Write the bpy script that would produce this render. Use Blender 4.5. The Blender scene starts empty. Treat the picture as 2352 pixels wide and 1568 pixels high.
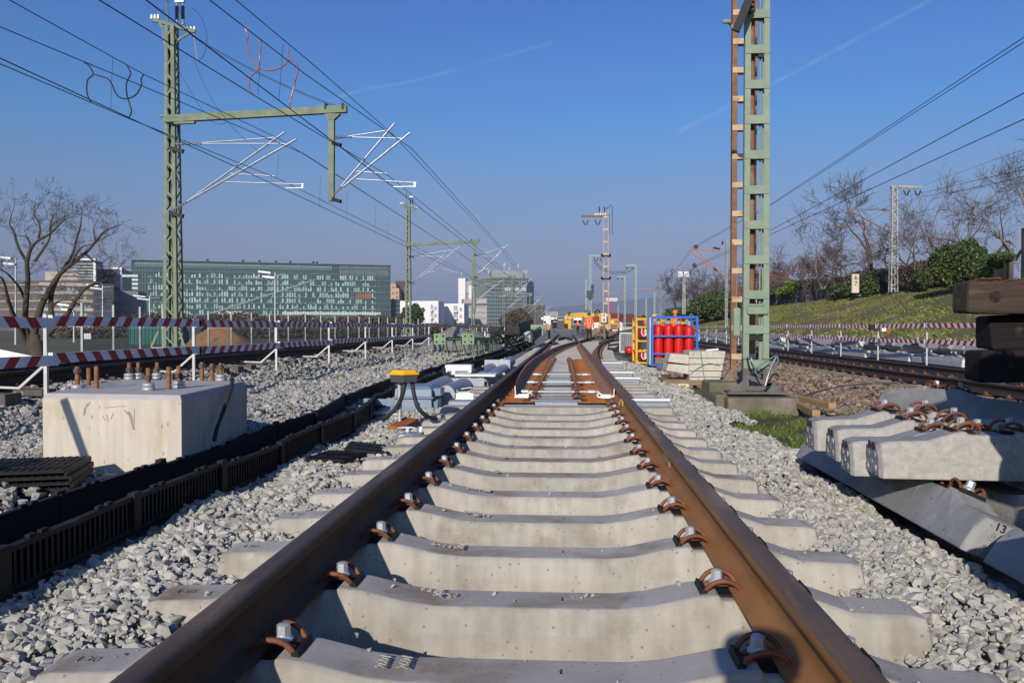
import bpy, bmesh, math, random
import numpy as np
from mathutils import Vector, Matrix
sc = bpy.context.scene
COL = sc.collection
RND = random.Random(11)
pi = math.pi

# ------------------------------------------------------------------ camera, sky, sun, exposure
FPX = 1900.0                                  # focal length in units of a 2352 px wide picture
PSI = math.atan(126 / FPX)                    # camera turned a little left of the track direction
TH = math.atan(32 / FPX * math.cos(PSI))      # and tilted slightly down
CAMH = 1.0
cam_d = bpy.data.cameras.new('camera'); cam = bpy.data.objects.new('camera', cam_d); COL.objects.link(cam)
cam.location = (0, 0, CAMH); cam.rotation_euler = (pi/2 - TH, 0, PSI)
cam_d.sensor_width = 36; cam_d.lens = 36 * FPX / 2352; cam_d.clip_end = 30000; cam_d.clip_start = .05
sc.camera = cam
SUN_EL, SUN_AZ = math.radians(22), math.radians(13)     # sun low behind the camera, a little to its left
SDIR = Vector((math.sin(SUN_AZ)*math.cos(SUN_EL), math.cos(SUN_AZ)*math.cos(SUN_EL), -math.sin(SUN_EL)))
w = bpy.data.worlds.new('World'); sc.world = w; w.use_nodes = True
nt = w.node_tree; bg = nt.nodes['Background']
sky = nt.nodes.new('ShaderNodeTexSky'); sky.sky_type = 'NISHITA'; sky.sun_disc = False
sky.sun_elevation = SUN_EL; sky.sun_rotation = pi + SUN_AZ
sky.altitude = 0; sky.air_density = 1.0; sky.dust_density = 1.0; sky.ozone_density = 3.0
stc = nt.nodes.new('ShaderNodeTexCoord'); ssp = nt.nodes.new('ShaderNodeSeparateXYZ'); srp = nt.nodes.new('ShaderNodeValToRGB'); smx = nt.nodes.new('ShaderNodeMix')
smx.data_type = 'RGBA'; smx.blend_type = 'MULTIPLY'; smx.inputs['Factor'].default_value = 1; smx.clamp_result = False
nt.links.new(stc.outputs['Generated'], ssp.inputs[0]); nt.links.new(ssp.outputs['Z'], srp.inputs[0]); nt.links.new(sky.outputs[0], smx.inputs['A']); nt.links.new(srp.outputs[0], smx.inputs['B'])
SKYGRADE = [(0,(.33,.36,.64)),(.033,(.332,.362,.662)),(.069,(.50,.436,.61)),(.1165,(.526,.515,.668)),(.175,(.488,.604,.792)),(.242,(.36,.66,.97)),(.36,(.315,.60,1.03)),(1,(.36,.6,1))]           # air over the city: violet grey near the horizon, deeper blue above
while len(srp.color_ramp.elements) < len(SKYGRADE): srp.color_ramp.elements.new(.5)
for e_, (p_, c_) in zip(srp.color_ramp.elements, SKYGRADE): e_.position = p_; e_.color = (*c_, 1)
nt.links.new(smx.outputs['Result'], bg.inputs[0]); bg.inputs[1].default_value = 0.125
sun_d = bpy.data.lights.new('sun', 'SUN'); sun = bpy.data.objects.new('sun', sun_d); COL.objects.link(sun)
sun_d.energy = 4.6; sun_d.angle = math.radians(.53); sun_d.color = (1, .93, .82)
sun.rotation_euler = SDIR.to_track_quat('-Z', 'Y').to_euler()
sc.view_settings.view_transform = 'Standard'; sc.view_settings.look = 'None'
sc.view_settings.exposure = 0.0; sc.view_settings.gamma = 1
sc.render.engine = 'CYCLES'
sc.cycles.use_denoising = True; sc.cycles.max_bounces = 6; sc.cycles.volume_bounces = 0
sc.cycles.transparent_max_bounces = 16

# ------------------------------------------------------------------ where things stand
_cy, _sy, _ct, _st = math.cos(PSI), math.sin(PSI), math.cos(TH), math.sin(TH)
_R = Vector((_cy, _sy, 0)); _F = Vector((-_sy*_ct, _cy*_ct, -_st)); _U = Vector((-_sy*_st, _cy*_st, _ct))
def ray(x, y): return _R*((x-1176)/FPX) + _U*(-(y-784)/FPX) + _F
def gp(x, y, z=0):                            # surveyed point on the level z
    d = ray(x, y); t = (z-CAMH)/d.z; return Vector((d.x*t, d.y*t, z))
def px(x, y, Y):                              # surveyed point in the cross plane Y metres down the line
    d = ray(x, y); t = Y/d.y; return Vector((d.x*t, Y, CAMH+d.z*t))

# ------------------------------------------------------------------ materials
MATS = {}
def mat(name, c1, c2=None, scale=6, rough=.8, metal=0, bump=0, bscale=60, c3=None, s3=.6, amt3=.5, spec=.3, stretch=(1,1,1), coat=0, rnd=0, detail=5, lo=.35, hi=.65, pores=None, streak=0):
    if name in MATS: return MATS[name]
    m = bpy.data.materials.new(name); m.use_nodes = True; MATS[name] = m
    n = m.node_tree; b = n.nodes['Principled BSDF']; L = n.links.new
    b.inputs['Roughness'].default_value = rough; b.inputs['Metallic'].default_value = metal
    b.inputs['Specular IOR Level'].default_value = spec
    if coat: b.inputs['Coat Weight'].default_value = coat; b.inputs['Coat Roughness'].default_value = .15
    tc = n.nodes.new('ShaderNodeTexCoord'); oi = n.nodes.new('ShaderNodeObjectInfo')
    add = n.nodes.new('ShaderNodeVectorMath'); add.operation = 'ADD'
    mul = n.nodes.new('ShaderNodeVectorMath'); mul.operation = 'SCALE'; mul.inputs['Scale'].default_value = 31.7
    cmb = n.nodes.new('ShaderNodeCombineXYZ')
    for i in range(3): L(oi.outputs['Random'], cmb.inputs[i])
    L(cmb.outputs[0], mul.inputs[0]); L(tc.outputs['Object'], add.inputs[0]); L(mul.outputs[0], add.inputs[1])
    mp = n.nodes.new('ShaderNodeMapping'); mp.inputs['Scale'].default_value = stretch; L(add.outputs[0], mp.inputs[0])
    vec = mp.outputs[0]
    if c2 is None: c2 = tuple(x*.8 for x in c1)
    def noise(s, d=detail):
        t = n.nodes.new('ShaderNodeTexNoise'); t.inputs['Scale'].default_value = s; t.inputs['Detail'].default_value = d
        t.inputs['Roughness'].default_value = .62; L(vec, t.inputs['Vector']); return t.outputs['Fac']
    def ramp(f, a, z):
        r = n.nodes.new('ShaderNodeMapRange'); r.inputs['From Min'].default_value = a; r.inputs['From Max'].default_value = z; L(f, r.inputs['Value']); return r.outputs[0]
    def mix(f, A, B):
        x = n.nodes.new('ShaderNodeMix'); x.data_type = 'RGBA'; L(f, x.inputs['Factor'])
        for v, s in ((A, x.inputs['A']), (B, x.inputs['B'])):
            if isinstance(v, tuple): s.default_value = (*v[:3], 1)
            else: L(v, s)
        return x.outputs['Result']
    col = mix(ramp(noise(scale), lo, hi), tuple(c1), tuple(c2))
    if c3 is not None:
        f = ramp(noise(s3, 8), .62-.25*amt3, .72-.1*amt3); col = mix(f, col, tuple(c3))
    if streak:                                  # rain and form-work streaks running down the faces
        t = n.nodes.new('ShaderNodeTexNoise'); t.inputs['Scale'].default_value = 1; t.inputs['Detail'].default_value = 6; sm = n.nodes.new('ShaderNodeMapping'); sm.inputs['Scale'].default_value = (22,9,1.5)
        L(add.outputs[0], sm.inputs[0]); L(sm.outputs[0], t.inputs['Vector']); r_ = ramp(t.outputs['Fac'], .38, .72); m_ = n.nodes.new('ShaderNodeMath'); m_.operation = 'MULTIPLY'; m_.inputs[1].default_value = streak; L(r_, m_.inputs[0])
        col = mix(m_.outputs[0], col, tuple(x*.55 for x in c2))
    if pores:                                   # air holes and specks
        v = n.nodes.new('ShaderNodeTexVoronoi'); v.inputs['Scale'].default_value = pores; L(vec, v.inputs['Vector']); r_ = ramp(v.outputs['Distance'], .16, .08)
        m_ = n.nodes.new('ShaderNodeMath'); m_.operation = 'MULTIPLY'; m_.inputs[1].default_value = .75; L(r_, m_.inputs[0]); col = mix(m_.outputs[0], col, tuple(x*.35 for x in c1))
    if rnd:
        h = n.nodes.new('ShaderNodeHueSaturation'); L(col, h.inputs['Color'])
        r = n.nodes.new('ShaderNodeMapRange'); r.inputs['To Min'].default_value = 1-rnd; r.inputs['To Max'].default_value = 1+rnd
        L(oi.outputs['Random'], r.inputs['Value']); L(r.outputs[0], h.inputs['Value']); col = h.outputs[0]
    L(col, b.inputs['Base Color'])
    if bump:
        bp = n.nodes.new('ShaderNodeBump'); bp.inputs['Strength'].default_value = bump; bp.inputs['Distance'].default_value = .02
        L(noise(bscale, 6), bp.inputs['Height']); L(bp.outputs[0], b.inputs['Normal'])
    return m
def mat_attr(name, stops, rough=.85, bump=.3, bscale=25, spec=.2):   # colour by a per-piece 'tone' value stored on the mesh
    m = bpy.data.materials.new(name); m.use_nodes = True; n = m.node_tree; b = n.nodes['Principled BSDF']; L = n.links.new
    b.inputs['Roughness'].default_value = rough; b.inputs['Specular IOR Level'].default_value = spec
    a = n.nodes.new('ShaderNodeAttribute'); a.attribute_name = 'tone'
    tc = n.nodes.new('ShaderNodeTexCoord'); t = n.nodes.new('ShaderNodeTexNoise'); t.inputs['Scale'].default_value = bscale; t.inputs['Detail'].default_value = 4
    L(tc.outputs['Object'], t.inputs['Vector'])
    ma = n.nodes.new('ShaderNodeMath'); ma.operation = 'MULTIPLY_ADD'; ma.inputs[1].default_value = .35; L(t.outputs['Fac'], ma.inputs[0]); L(a.outputs['Fac'], ma.inputs[2])
    sb = n.nodes.new('ShaderNodeMath'); sb.operation = 'SUBTRACT'; sb.inputs[1].default_value = .175; L(ma.outputs[0], sb.inputs[0])
    r = n.nodes.new('ShaderNodeValToRGB'); el = r.color_ramp.elements
    for i, (p, c) in enumerate(stops):
        e = el[i] if i < 2 else el.new(p); e.position = p; e.color = (*c, 1)
    L(sb.outputs[0], r.inputs[0]); L(r.outputs[0], b.inputs['Base Color'])
    if bump:
        bp = n.nodes.new('ShaderNodeBump'); bp.inputs['Strength'].default_value = bump; bp.inputs['Distance'].default_value = .01
        L(t.outputs['Fac'], bp.inputs['Height']); L(bp.outputs[0], b.inputs['Normal'])
    MATS[name] = m; return m
def mat_clear(name, col, alpha, rough=.5):
    m = bpy.data.materials.new(name); m.use_nodes = True; n = m.node_tree; b = n.nodes['Principled BSDF']
    b.inputs['Base Color'].default_value = (*col, 1); b.inputs['Roughness'].default_value = rough; b.inputs['Alpha'].default_value = alpha
    MATS[name] = m; return m

CONC = mat('sleeper concrete', (.45,.41,.345), (.35,.32,.27), scale=5, rough=.9, bump=.14, bscale=70, c3=(.27,.235,.185), s3=3.5, amt3=.35, rnd=.10, pores=26, streak=.35)
CONCTOP = mat('sleeper top concrete', (.47,.425,.385), (.37,.335,.305), scale=5, rough=.85, bump=.08, bscale=90, c3=(.25,.175,.12), s3=2.6, amt3=.5, rnd=.10, pores=30)
CONCG = mat('grey sleeper concrete', (.30,.295,.29), (.20,.197,.197), scale=3.5, rough=.75, bump=.08, bscale=90, rnd=.12, pores=18, c3=(.37,.355,.33), s3=4, amt3=.25)
CONCL = mat('pale concrete', (.56,.51,.43), (.45,.41,.34), scale=14, rough=.9, bump=.15, bscale=70, c3=(.36,.32,.27), s3=9, amt3=.3)
CONCOLD = mat('weathered concrete', (.24,.20,.16), (.13,.105,.08), scale=4, rough=.95, bump=.4, bscale=40, c3=(.12,.12,.06), s3=1.5, amt3=.6)
BLOCKC = mat('fair faced concrete', (.60,.54,.45), (.50,.445,.365), scale=2.2, rough=.88, bump=.10, bscale=50, c3=(.44,.36,.25), s3=2.5, amt3=.3, stretch=(1,1,.45), pores=20, streak=.3)
RUST = mat('rusty steel', (.19,.085,.035), (.12,.055,.026), scale=14, rough=.75, bump=.1, bscale=150, c3=(.085,.045,.03), s3=3, amt3=.4, stretch=(1,.25,1))
RAILTOP = mat('mill scale steel', (.12,.078,.054), (.06,.042,.034), scale=14, rough=.55, metal=.15, bump=.12, bscale=120, c3=(.20,.135,.09), s3=9, amt3=.4, stretch=(1,.15,1))
RUSTO = mat('orange rusty plate', (.34,.115,.028), (.22,.072,.02), scale=8, rough=.8, bump=.12, bscale=80)
RUSTC = mat('rusty spring steel', (.22,.075,.03), (.13,.05,.024), scale=30, rough=.6, bump=.1, bscale=200)
DARKRAIL = mat('shade-dark rail steel', (.05,.036,.03), (.032,.025,.022), scale=8, rough=.7, bump=.05, c3=(.08,.05,.035), s3=3, amt3=.3)  # shade on the near sides of the left rails put into the colour
ZINC = mat('zinc plated steel', (.50,.51,.53), (.40,.41,.43), scale=30, rough=.45, metal=.4, spec=.5)
GALV = mat('galvanised steel', (.52,.54,.56), (.42,.44,.47), scale=20, rough=.45, metal=.5, spec=.5)
GALVB = mat('galvanised tube', (.38,.40,.44), (.29,.31,.35), scale=15, rough=.35, metal=.45, spec=.5)
WHITE = mat('white paint', (.80,.79,.77), (.72,.71,.69), scale=5, rough=.5)
BLKPL = mat('black plastic', (.010,.010,.011), (.015,.015,.016), scale=9, rough=.6, bump=.03, c3=(.035,.033,.03), s3=6, amt3=.12, spec=.2)
RUBBER = mat('black rubber', (.02,.02,.02), (.03,.03,.03), scale=20, rough=.6)
GREENST = mat('green mast paint', (.185,.225,.145), (.13,.165,.105), scale=3, rough=.65, c3=(.22,.235,.175), s3=4, amt3=.3)
GREENNEW = mat('new green paint', (.215,.30,.165), (.18,.26,.145), scale=4, rough=.55)
GREENOLD = mat('old green paint', (.245,.31,.225), (.195,.25,.18), scale=6, rough=.75, bump=.1, bscale=60, c3=(.25,.23,.18), s3=5, amt3=.3)
GREENDK = mat('dark green steel', (.05,.085,.06), (.035,.06,.045), scale=4, rough=.6)
TARGREY = mat('grey bitumen paint', (.15,.135,.12), (.10,.09,.08), scale=8, rough=.8, bump=.1)
RUSTPAINT = mat('rust brown mast paint', (.235,.12,.07), (.17,.085,.05), scale=6, rough=.8, bump=.08, c3=(.27,.19,.12), s3=4, amt3=.35)
TANST = mat('tan faded batten', (.56,.42,.26), (.46,.33,.19), scale=9, rough=.85, c3=(.24,.16,.09), s3=6, amt3=.3)
WOODOLD = mat('old sleeper timber', (.085,.058,.042), (.05,.034,.026), scale=4, rough=.9, bump=.6, bscale=14, stretch=(.6,6,6), c3=(.12,.085,.06), s3=3, amt3=.3)
WOODSHADE = mat('shade-dark tarry timber', (.016,.013,.012), (.010,.009,.009), scale=5, rough=.9, bump=.5, bscale=14, stretch=(.6,6,6))  # tar tone taken to near black for the shade on the lower timbers
WOOD = mat('sawn timber', (.42,.27,.13), (.33,.20,.09), scale=4, rough=.85, bump=.3, bscale=20, stretch=(1,8,8))
WOODGR = mat('grey weathered timber', (.22,.17,.12), (.15,.115,.085), scale=4, rough=.9, bump=.3, bscale=20, stretch=(8,1,8))
REDP = mat('red reflective stripe', (.46,.022,.025), (.40,.018,.02), scale=4, rough=.45)
WHITEP = mat('white barrier board', (.82,.82,.84), (.76,.76,.79), scale=4, rough=.5)
REDCYL = mat('red gas bottle paint', (.60,.014,.012), (.50,.011,.010), scale=3, rough=.42, spec=.35, c3=(.45,.03,.02), s3=3, amt3=.2)
BLUEP = mat('blue frame paint', (.03,.13,.50), (.025,.11,.42), scale=5, rough=.45)
YELP = mat('yellow paint', (.72,.38,.015), (.62,.31,.012), scale=4, rough=.5, c3=(.35,.2,.04), s3=4, amt3=.2)
YELLID = mat('yellow lid plastic', (.80,.42,.012), (.74,.38,.01), scale=4, rough=.4)
DGREY = mat('dark grey plastic', (.075,.075,.08), (.06,.06,.065), scale=8, rough=.5)
BLUGRY = mat('blue grey casting', (.17,.225,.29), (.14,.19,.25), scale=5, rough=.45, spec=.5)  # colour darkened for the junction box shadow on the casing
BLACK = mat('black paint', (.012,.012,.012), (.02,.02,.02), scale=5, rough=.6)
PORC = mat('brown porcelain', (.03,.022,.03), (.045,.03,.03), scale=10, rough=.3, spec=.6)
WIRE = mat('bronze wire', (.045,.05,.06), (.06,.065,.07), scale=2, rough=.6, metal=.3)
COPPER = mat('copper jumper', (.50,.25,.19), (.40,.19,.15), scale=6, rough=.5, metal=.4)
ORANGE = mat('hi-vis orange', (.95,.16,.02), (.85,.13,.015), scale=5, rough=.7)
REFL = mat('reflective tape', (.75,.70,.66), (.6,.57,.55), scale=5, rough=.4)
NAVY = mat('navy trousers', (.02,.022,.035), (.014,.016,.025), scale=9, rough=.9)
SKIN = mat('skin', (.48,.27,.19), (.42,.23,.16), scale=9, rough=.6)
HAIR = mat('dark brown hair', (.03,.018,.012), (.05,.03,.02), scale=30, rough=.6)
SAND = mat('sand heap', (.40,.22,.10), (.30,.16,.07), scale=3, rough=.95, bump=.6, bscale=12)

# ------------------------------------------------------------------ mesh building
class MB:
    def __init__(s): s.v = []; s.f = []; s.m = []
    def add(s, vs, fs, m=0):
        o = len(s.v); s.v += [tuple(v) for v in vs]; s.f += [tuple(i+o for i in f) for f in fs]; s.m += [m]*len(fs); return s
    def hexa(s, c8, m=0):
        return s.add(c8, [(3,2,1,0),(4,5,6,7),(0,1,5,4),(1,2,6,5),(2,3,7,6),(3,0,4,7)], m)
    def box(s, c, d, m=0, rz=0, rx=0, ry=0):
        x, y, z = d[0]/2, d[1]/2, d[2]/2
        p = [Vector(q) for q in ((-x,-y,-z),(x,-y,-z),(x,y,-z),(-x,y,-z),(-x,-y,z),(x,-y,z),(x,y,z),(-x,y,z))]
        if rz or rx or ry:
            M = Matrix.Rotation(rz,3,'Z') @ Matrix.Rotation(ry,3,'Y') @ Matrix.Rotation(rx,3,'X'); p = [M@q for q in p]
        return s.hexa([q+Vector(c) for q in p], m)
    def frame(s, p, q, up=(0,0,1)):
        a = (Vector(q)-Vector(p)); L = a.length; a = a/L; u = Vector(up)
        if abs(a.dot(u)) > .98: u = Vector((0,1,0))
        r = a.cross(u).normalized(); u = r.cross(a); return a, r, u, L
    def bar(s, p, q, w, h=None, m=0, up=(0,0,1)):
        h = w if h is None else h; p = Vector(p); q = Vector(q); a, r, u, L = s.frame(p, q, up)
        x = r*w/2; z = u*h/2
        return s.hexa([p-x-z, p+x-z, q+x-z, q-x-z, p-x+z, p+x+z, q+x+z, q-x+z], m)
    def ang(s, p, q, w, t, sx, sy, m=0, up=(0,1,0)):          # steel angle section, legs pointing sx, sy
        p = Vector(p); q = Vector(q)
        s.box(((p.x+q.x)/2+sx*w/2, p.y, (p.z+q.z)/2), (w, t, abs(q.z-p.z)), m)
        return s.box((p.x, (p.y+q.y)/2+sy*w/2, (p.z+q.z)/2), (t, w, abs(q.z-p.z)), m)
    def tube(s, pts, r, n=6, m=0, caps=True):
        pts = [Vector(p) for p in pts]; k = len(pts); rr = r if isinstance(r, (list, tuple)) else [r]*k
        vs = []; prev = None
        for i, p in enumerate(pts):
            t = (pts[min(i+1,k-1)]-pts[max(i-1,0)])
            t = t.normalized() if t.length > 1e-9 else Vector((0,0,1))
            if prev is None:
                u = Vector((0,0,1)) if abs(t.z) < .9 else Vector((1,0,0)); a = t.cross(u).normalized()
            else:
                a = prev - t*prev.dot(t); a = a.normalized() if a.length > 1e-6 else t.orthogonal().normalized()
            prev = a; b = t.cross(a)
            vs += [p + (a*math.cos(2*pi*j/n) + b*math.sin(2*pi*j/n))*rr[i] for j in range(n)]
        fs = [(i*n+j, i*n+(j+1)%n, (i+1)*n+(j+1)%n, (i+1)*n+j) for i in range(k-1) for j in range(n)]
        if caps: fs += [tuple(range(n))[::-1], tuple((k-1)*n+j for j in range(n))]
        return s.add(vs, fs, m)
    def sweep(s, prof, pts, m=0, cap=True, mfun=None, capm=None):   # prof: (right, up) polygon carried along a path
        pts = [Vector(p) for p in pts]; k = len(pts); n = len(prof); vs = []
        for i, p in enumerate(pts):
            t = (pts[min(i+1,k-1)]-pts[max(i-1,0)]).normalized(); r = Vector((t.y, -t.x, 0)).normalized(); u = r.cross(t)
            vs += [p + r*a + u*b for a, b in prof]
        o = len(s.v); s.v += [tuple(v) for v in vs]
        for i in range(k-1):
            for j in range(n):
                s.f.append((o+i*n+j, o+(i+1)*n+j, o+(i+1)*n+(j+1)%n, o+i*n+(j+1)%n)); s.m.append(mfun(j) if mfun else m)
        if cap:
            s.f += [tuple(o+j for j in range(n)), tuple(o+(k-1)*n+j for j in range(n))[::-1]]; s.m += [m if capm is None else capm]*2
        return s
    def lathe(s, prof, c, n=16, m=0, axis='Z'):
        c = Vector(c); vs = []
        for r, z in prof:
            for j in range(n):
                a = 2*pi*j/n; q = (r*math.cos(a), r*math.sin(a), z)
                if axis == 'Y': q = (q[0], q[2], q[1])
                if axis == 'X': q = (q[2], q[0], q[1])
                vs.append(c+Vector(q))
        k = len(prof); fl = axis == 'Y'
        fs = [(i*n+j, i*n+(j+1)%n, (i+1)*n+(j+1)%n, (i+1)*n+j) for i in range(k-1) for j in range(n)] + [tuple(range(n))[::-1], tuple((k-1)*n+j for j in range(n))]
        if fl: fs = [f[::-1] for f in fs]
        return s.add(vs, fs, m)
    def quad(s, a, b, c, d, m=0): return s.add([a,b,c,d], [(0,1,2,3)], m)
    def build(s, name, mats, parent=None, smooth=None, bevel=0, offset=None):
        me = bpy.data.meshes.new(name)
        off = Vector(offset) if offset else Vector((0,0,0))
        if parent is not None and offset is None:
            r = parent
            while r is not None: off = off + r.location; r = r.parent
        me.from_pydata([tuple(Vector(v)-off) for v in s.v], [], s.f)
        mats = mats if isinstance(mats, (list, tuple)) else [mats]
        for q in mats: me.materials.append(q)
        if len(mats) > 1: me.polygons.foreach_set('material_index', s.m)
        if smooth is not None:
            me.polygons.foreach_set('use_smooth', [True]*len(me.polygons)); me.set_sharp_from_angle(angle=math.radians(smooth))
        me.update()
        o = bpy.data.objects.new(name, me); COL.objects.link(o)
        if parent is not None: o.parent = parent; KIDS.setdefault(parent.name, []).append(o)
        elif offset is not None: o.location = off
        if bevel:
            b = o.modifiers.new('edge', 'BEVEL'); b.width = bevel; b.segments = 2; b.limit_method = 'ANGLE'; b.angle_limit = math.radians(40)
        return o

def tag(o, label, cat, group=None, kind=None):
    o['label'] = label; o['category'] = cat
    if group: o['group'] = group
    if kind: o['kind'] = kind
    return o
def structure(o): o['kind'] = 'structure'; return o
def thing(name, label, cat, loc=(0,0,0), group=None):
    o = bpy.data.objects.new(name, None); COL.objects.link(o); o.location = loc; o.empty_display_size = .2
    return tag(o, label, cat, group)
def dup(o, loc=None, rz=None, label=None, parent=None, rot=None, scale=None):
    c = o.copy(); COL.objects.link(c)
    if parent is not None: c.parent = parent
    if loc is not None: c.location = loc
    if rz is not None: c.rotation_euler = (0,0,rz)
    if rot is not None: c.rotation_euler = rot
    if scale is not None: c.scale = scale
    if label: c['label'] = label
    for k in list(KIDS.get(o.name, [])): KIDS.setdefault(c.name, []).append(dup(k, parent=c))
    return c
KIDS = {}
def crom(pts, n=6):                           # smooth curve through points
    P = [Vector(p) for p in pts]; P = [P[0]*2-P[1]] + P + [P[-1]*2-P[-2]]; out = []
    for i in range(1, len(P)-2):
        for k in range(n):
            t = k/n; a, b, c, d = P[i-1], P[i], P[i+1], P[i+2]
            out.append(.5*((2*b)+(c-a)*t+(2*a-5*b+4*c-d)*t*t+(3*b-a-3*c+d)*t**3))
    return out+[P[-2]]
def text_mesh(mb, s, size, M, depth=.004, m=0, align='CENTER'):
    cu = bpy.data.curves.new('t', 'FONT'); cu.body = s; cu.size = size; cu.extrude = depth; cu.align_x = align; cu.align_y = 'CENTER'
    o = bpy.data.objects.new('t', cu); COL.objects.link(o); dg = bpy.context.evaluated_depsgraph_get()
    me = bpy.data.meshes.new_from_object(o.evaluated_get(dg))
    mb.add([M @ v.co for v in me.vertices], [tuple(p.vertices) for p in me.polygons], m)
    bpy.data.objects.remove(o); bpy.data.curves.remove(cu); bpy.data.meshes.remove(me)
# ------------------------------------------------------------------ ground, one sheet to the horizon
HP = [(-9000,-.3),(-600,-.3),(-60,-.3),(-13,-.32),(-10.6,-.3),(-10.0,.08),(-9.6,.12),(-5.75,.12),(-5.3,-.12),(-4.2,-.05),(-3.2,-.02),(-2.6,-.05),(-2.5,-.06),(-1.9,-.06),(-1.45,-.05),(-1.3,-.10),
      (1.05,-.10),(1.2,-.03),(1.7,-.06),(2.1,-.11),(3.2,-.14),(4.6,-.10),(5.4,-.05),(8.7,-.05),(9.2,-.08),(11.2,-.08),(12.5,.15),(26,3.75),(27,3.85),(40,4.1),(90,4.6),(600,5),(9000,5)]
def hgt(x):
    for (a, ha), (b, hb) in zip(HP, HP[1:]):
        if a <= x <= b: return ha+(hb-ha)*(x-a)/(b-a)
    return 0
G_BAL = None
def ground_mats():
    dirt = mat('earth and rough grass', (.10,.095,.05), (.14,.11,.075), scale=.25, rough=1, bump=.3, bscale=3, c3=(.07,.085,.035), s3=.05, amt3=.6)
    bal = mat('ballast bed', (.30,.285,.26), (.13,.125,.12), scale=26, rough=.95, bump=1, bscale=26, lo=.4, hi=.6, detail=3)
    balb = mat('old brown ballast', (.20,.145,.10), (.085,.06,.045), scale=24, rough=.95, bump=1, bscale=24, lo=.4, hi=.6, detail=3)
    bank = mat('bank grass', (.135,.135,.035), (.10,.115,.03), scale=.9, rough=1, bump=.9, bscale=9, c3=(.17,.12,.07), s3=.45, amt3=.9)
    return [dirt, bal, balb, bank]
g = MB()
xs = []
for (a, _), (b, _) in zip(HP, HP[1:]):
    k = 1 if b-a < 1.5 else (6 if abs(b-a) < 20 else 2)
    xs += [a+(b-a)*i/k for i in range(k)]
xs.append(HP[-1][0])
ys = [-60,-20,-8,-4]+[i*1.0 for i in range(-3,30)]+[30+i*4 for i in range(1,30)]+[160,190,230,290,380,520,800,1400,3000,9000]
rg = random.Random(3)
n = len(xs)
for y in ys:
    for x in xs:
        j = 0
        if 12 < x < 27: j = rg.uniform(-.10,.10)*min(1, (x-11.5)/2)
        elif -5.2 < x < -2.7 and y > 4: j = rg.uniform(-.03,.05)
        hz = hgt(x)
        if y > 160 and x > 11: hz = hz*max(0, 1-(y-160)/140)
        g.v.append((x, y, hz+j))
for i in range(len(ys)-1):
    for k in range(n-1):
        xm = (xs[k]+xs[k+1])/2
        g.f.append((i*n+k, i*n+k+1, (i+1)*n+k+1, (i+1)*n+k))
        g.m.append(3 if 11.2 < xm < 27 else 2 if 3.0 < xm <= 11.2 else 1 if -10.6 < xm < 2.1 else 0)
structure(g.build('ground', ground_mats()))
hb = MB()                                      # far wooded hills on the horizon
hp = [(-6500,40),(-5200,170),(-4000,120),(-3000,215),(-1800,260),(-900,235),(-200,190),(300,240),(900,300),(1500,280),(2300,205),(3200,120),(4500,150),(6000,60)]
vs = []; fs = []
for i, (x, z) in enumerate(hp):
    vs += [(x, 7600, -2), (x*1.02, 8100, z), (x*1.05, 8900, -2)]
for i in range(len(hp)-1):
    a = i*3; fs += [(a, a+3, a+4, a+1), (a+1, a+4, a+5, a+2)]
hb.add(vs, fs); structure(hb.build('hills', mat('far woodland', (.05,.065,.04), (.07,.07,.05), scale=.004, rough=1)))

# ------------------------------------------------------------------ loose stones, moss and grass (nobody could count these)
def stone_shapes(k, seed, flat=.75):
    rr = random.Random(seed); out = []
    for i in range(k):
        bm = bmesh.new()
        a, b, c = rr.uniform(.8,1.25), rr.uniform(.65,.95), rr.uniform(.5,.8)*flat/.75
        for j in range(13):
            v = Vector((rr.gauss(0,1), rr.gauss(0,1), rr.gauss(0,1))).normalized()*rr.uniform(.85,1.1)
            bm.verts.new((v.x*a, v.y*b, v.z*c))
        r = bmesh.ops.convex_hull(bm, input=bm.verts)
        for e in r['geom_interior']:
            if isinstance(e, bmesh.types.BMVert) and e.is_valid: bm.verts.remove(e)
        bmesh.ops.triangulate(bm, faces=bm.faces[:]); bm.verts.index_update()
        out.append((np.array([v.co[:] for v in bm.verts]), np.array([[v.index for v in f.verts] for f in bm.faces]))); bm.free()
    return out
SHAPES = stone_shapes(26, 5)
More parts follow.
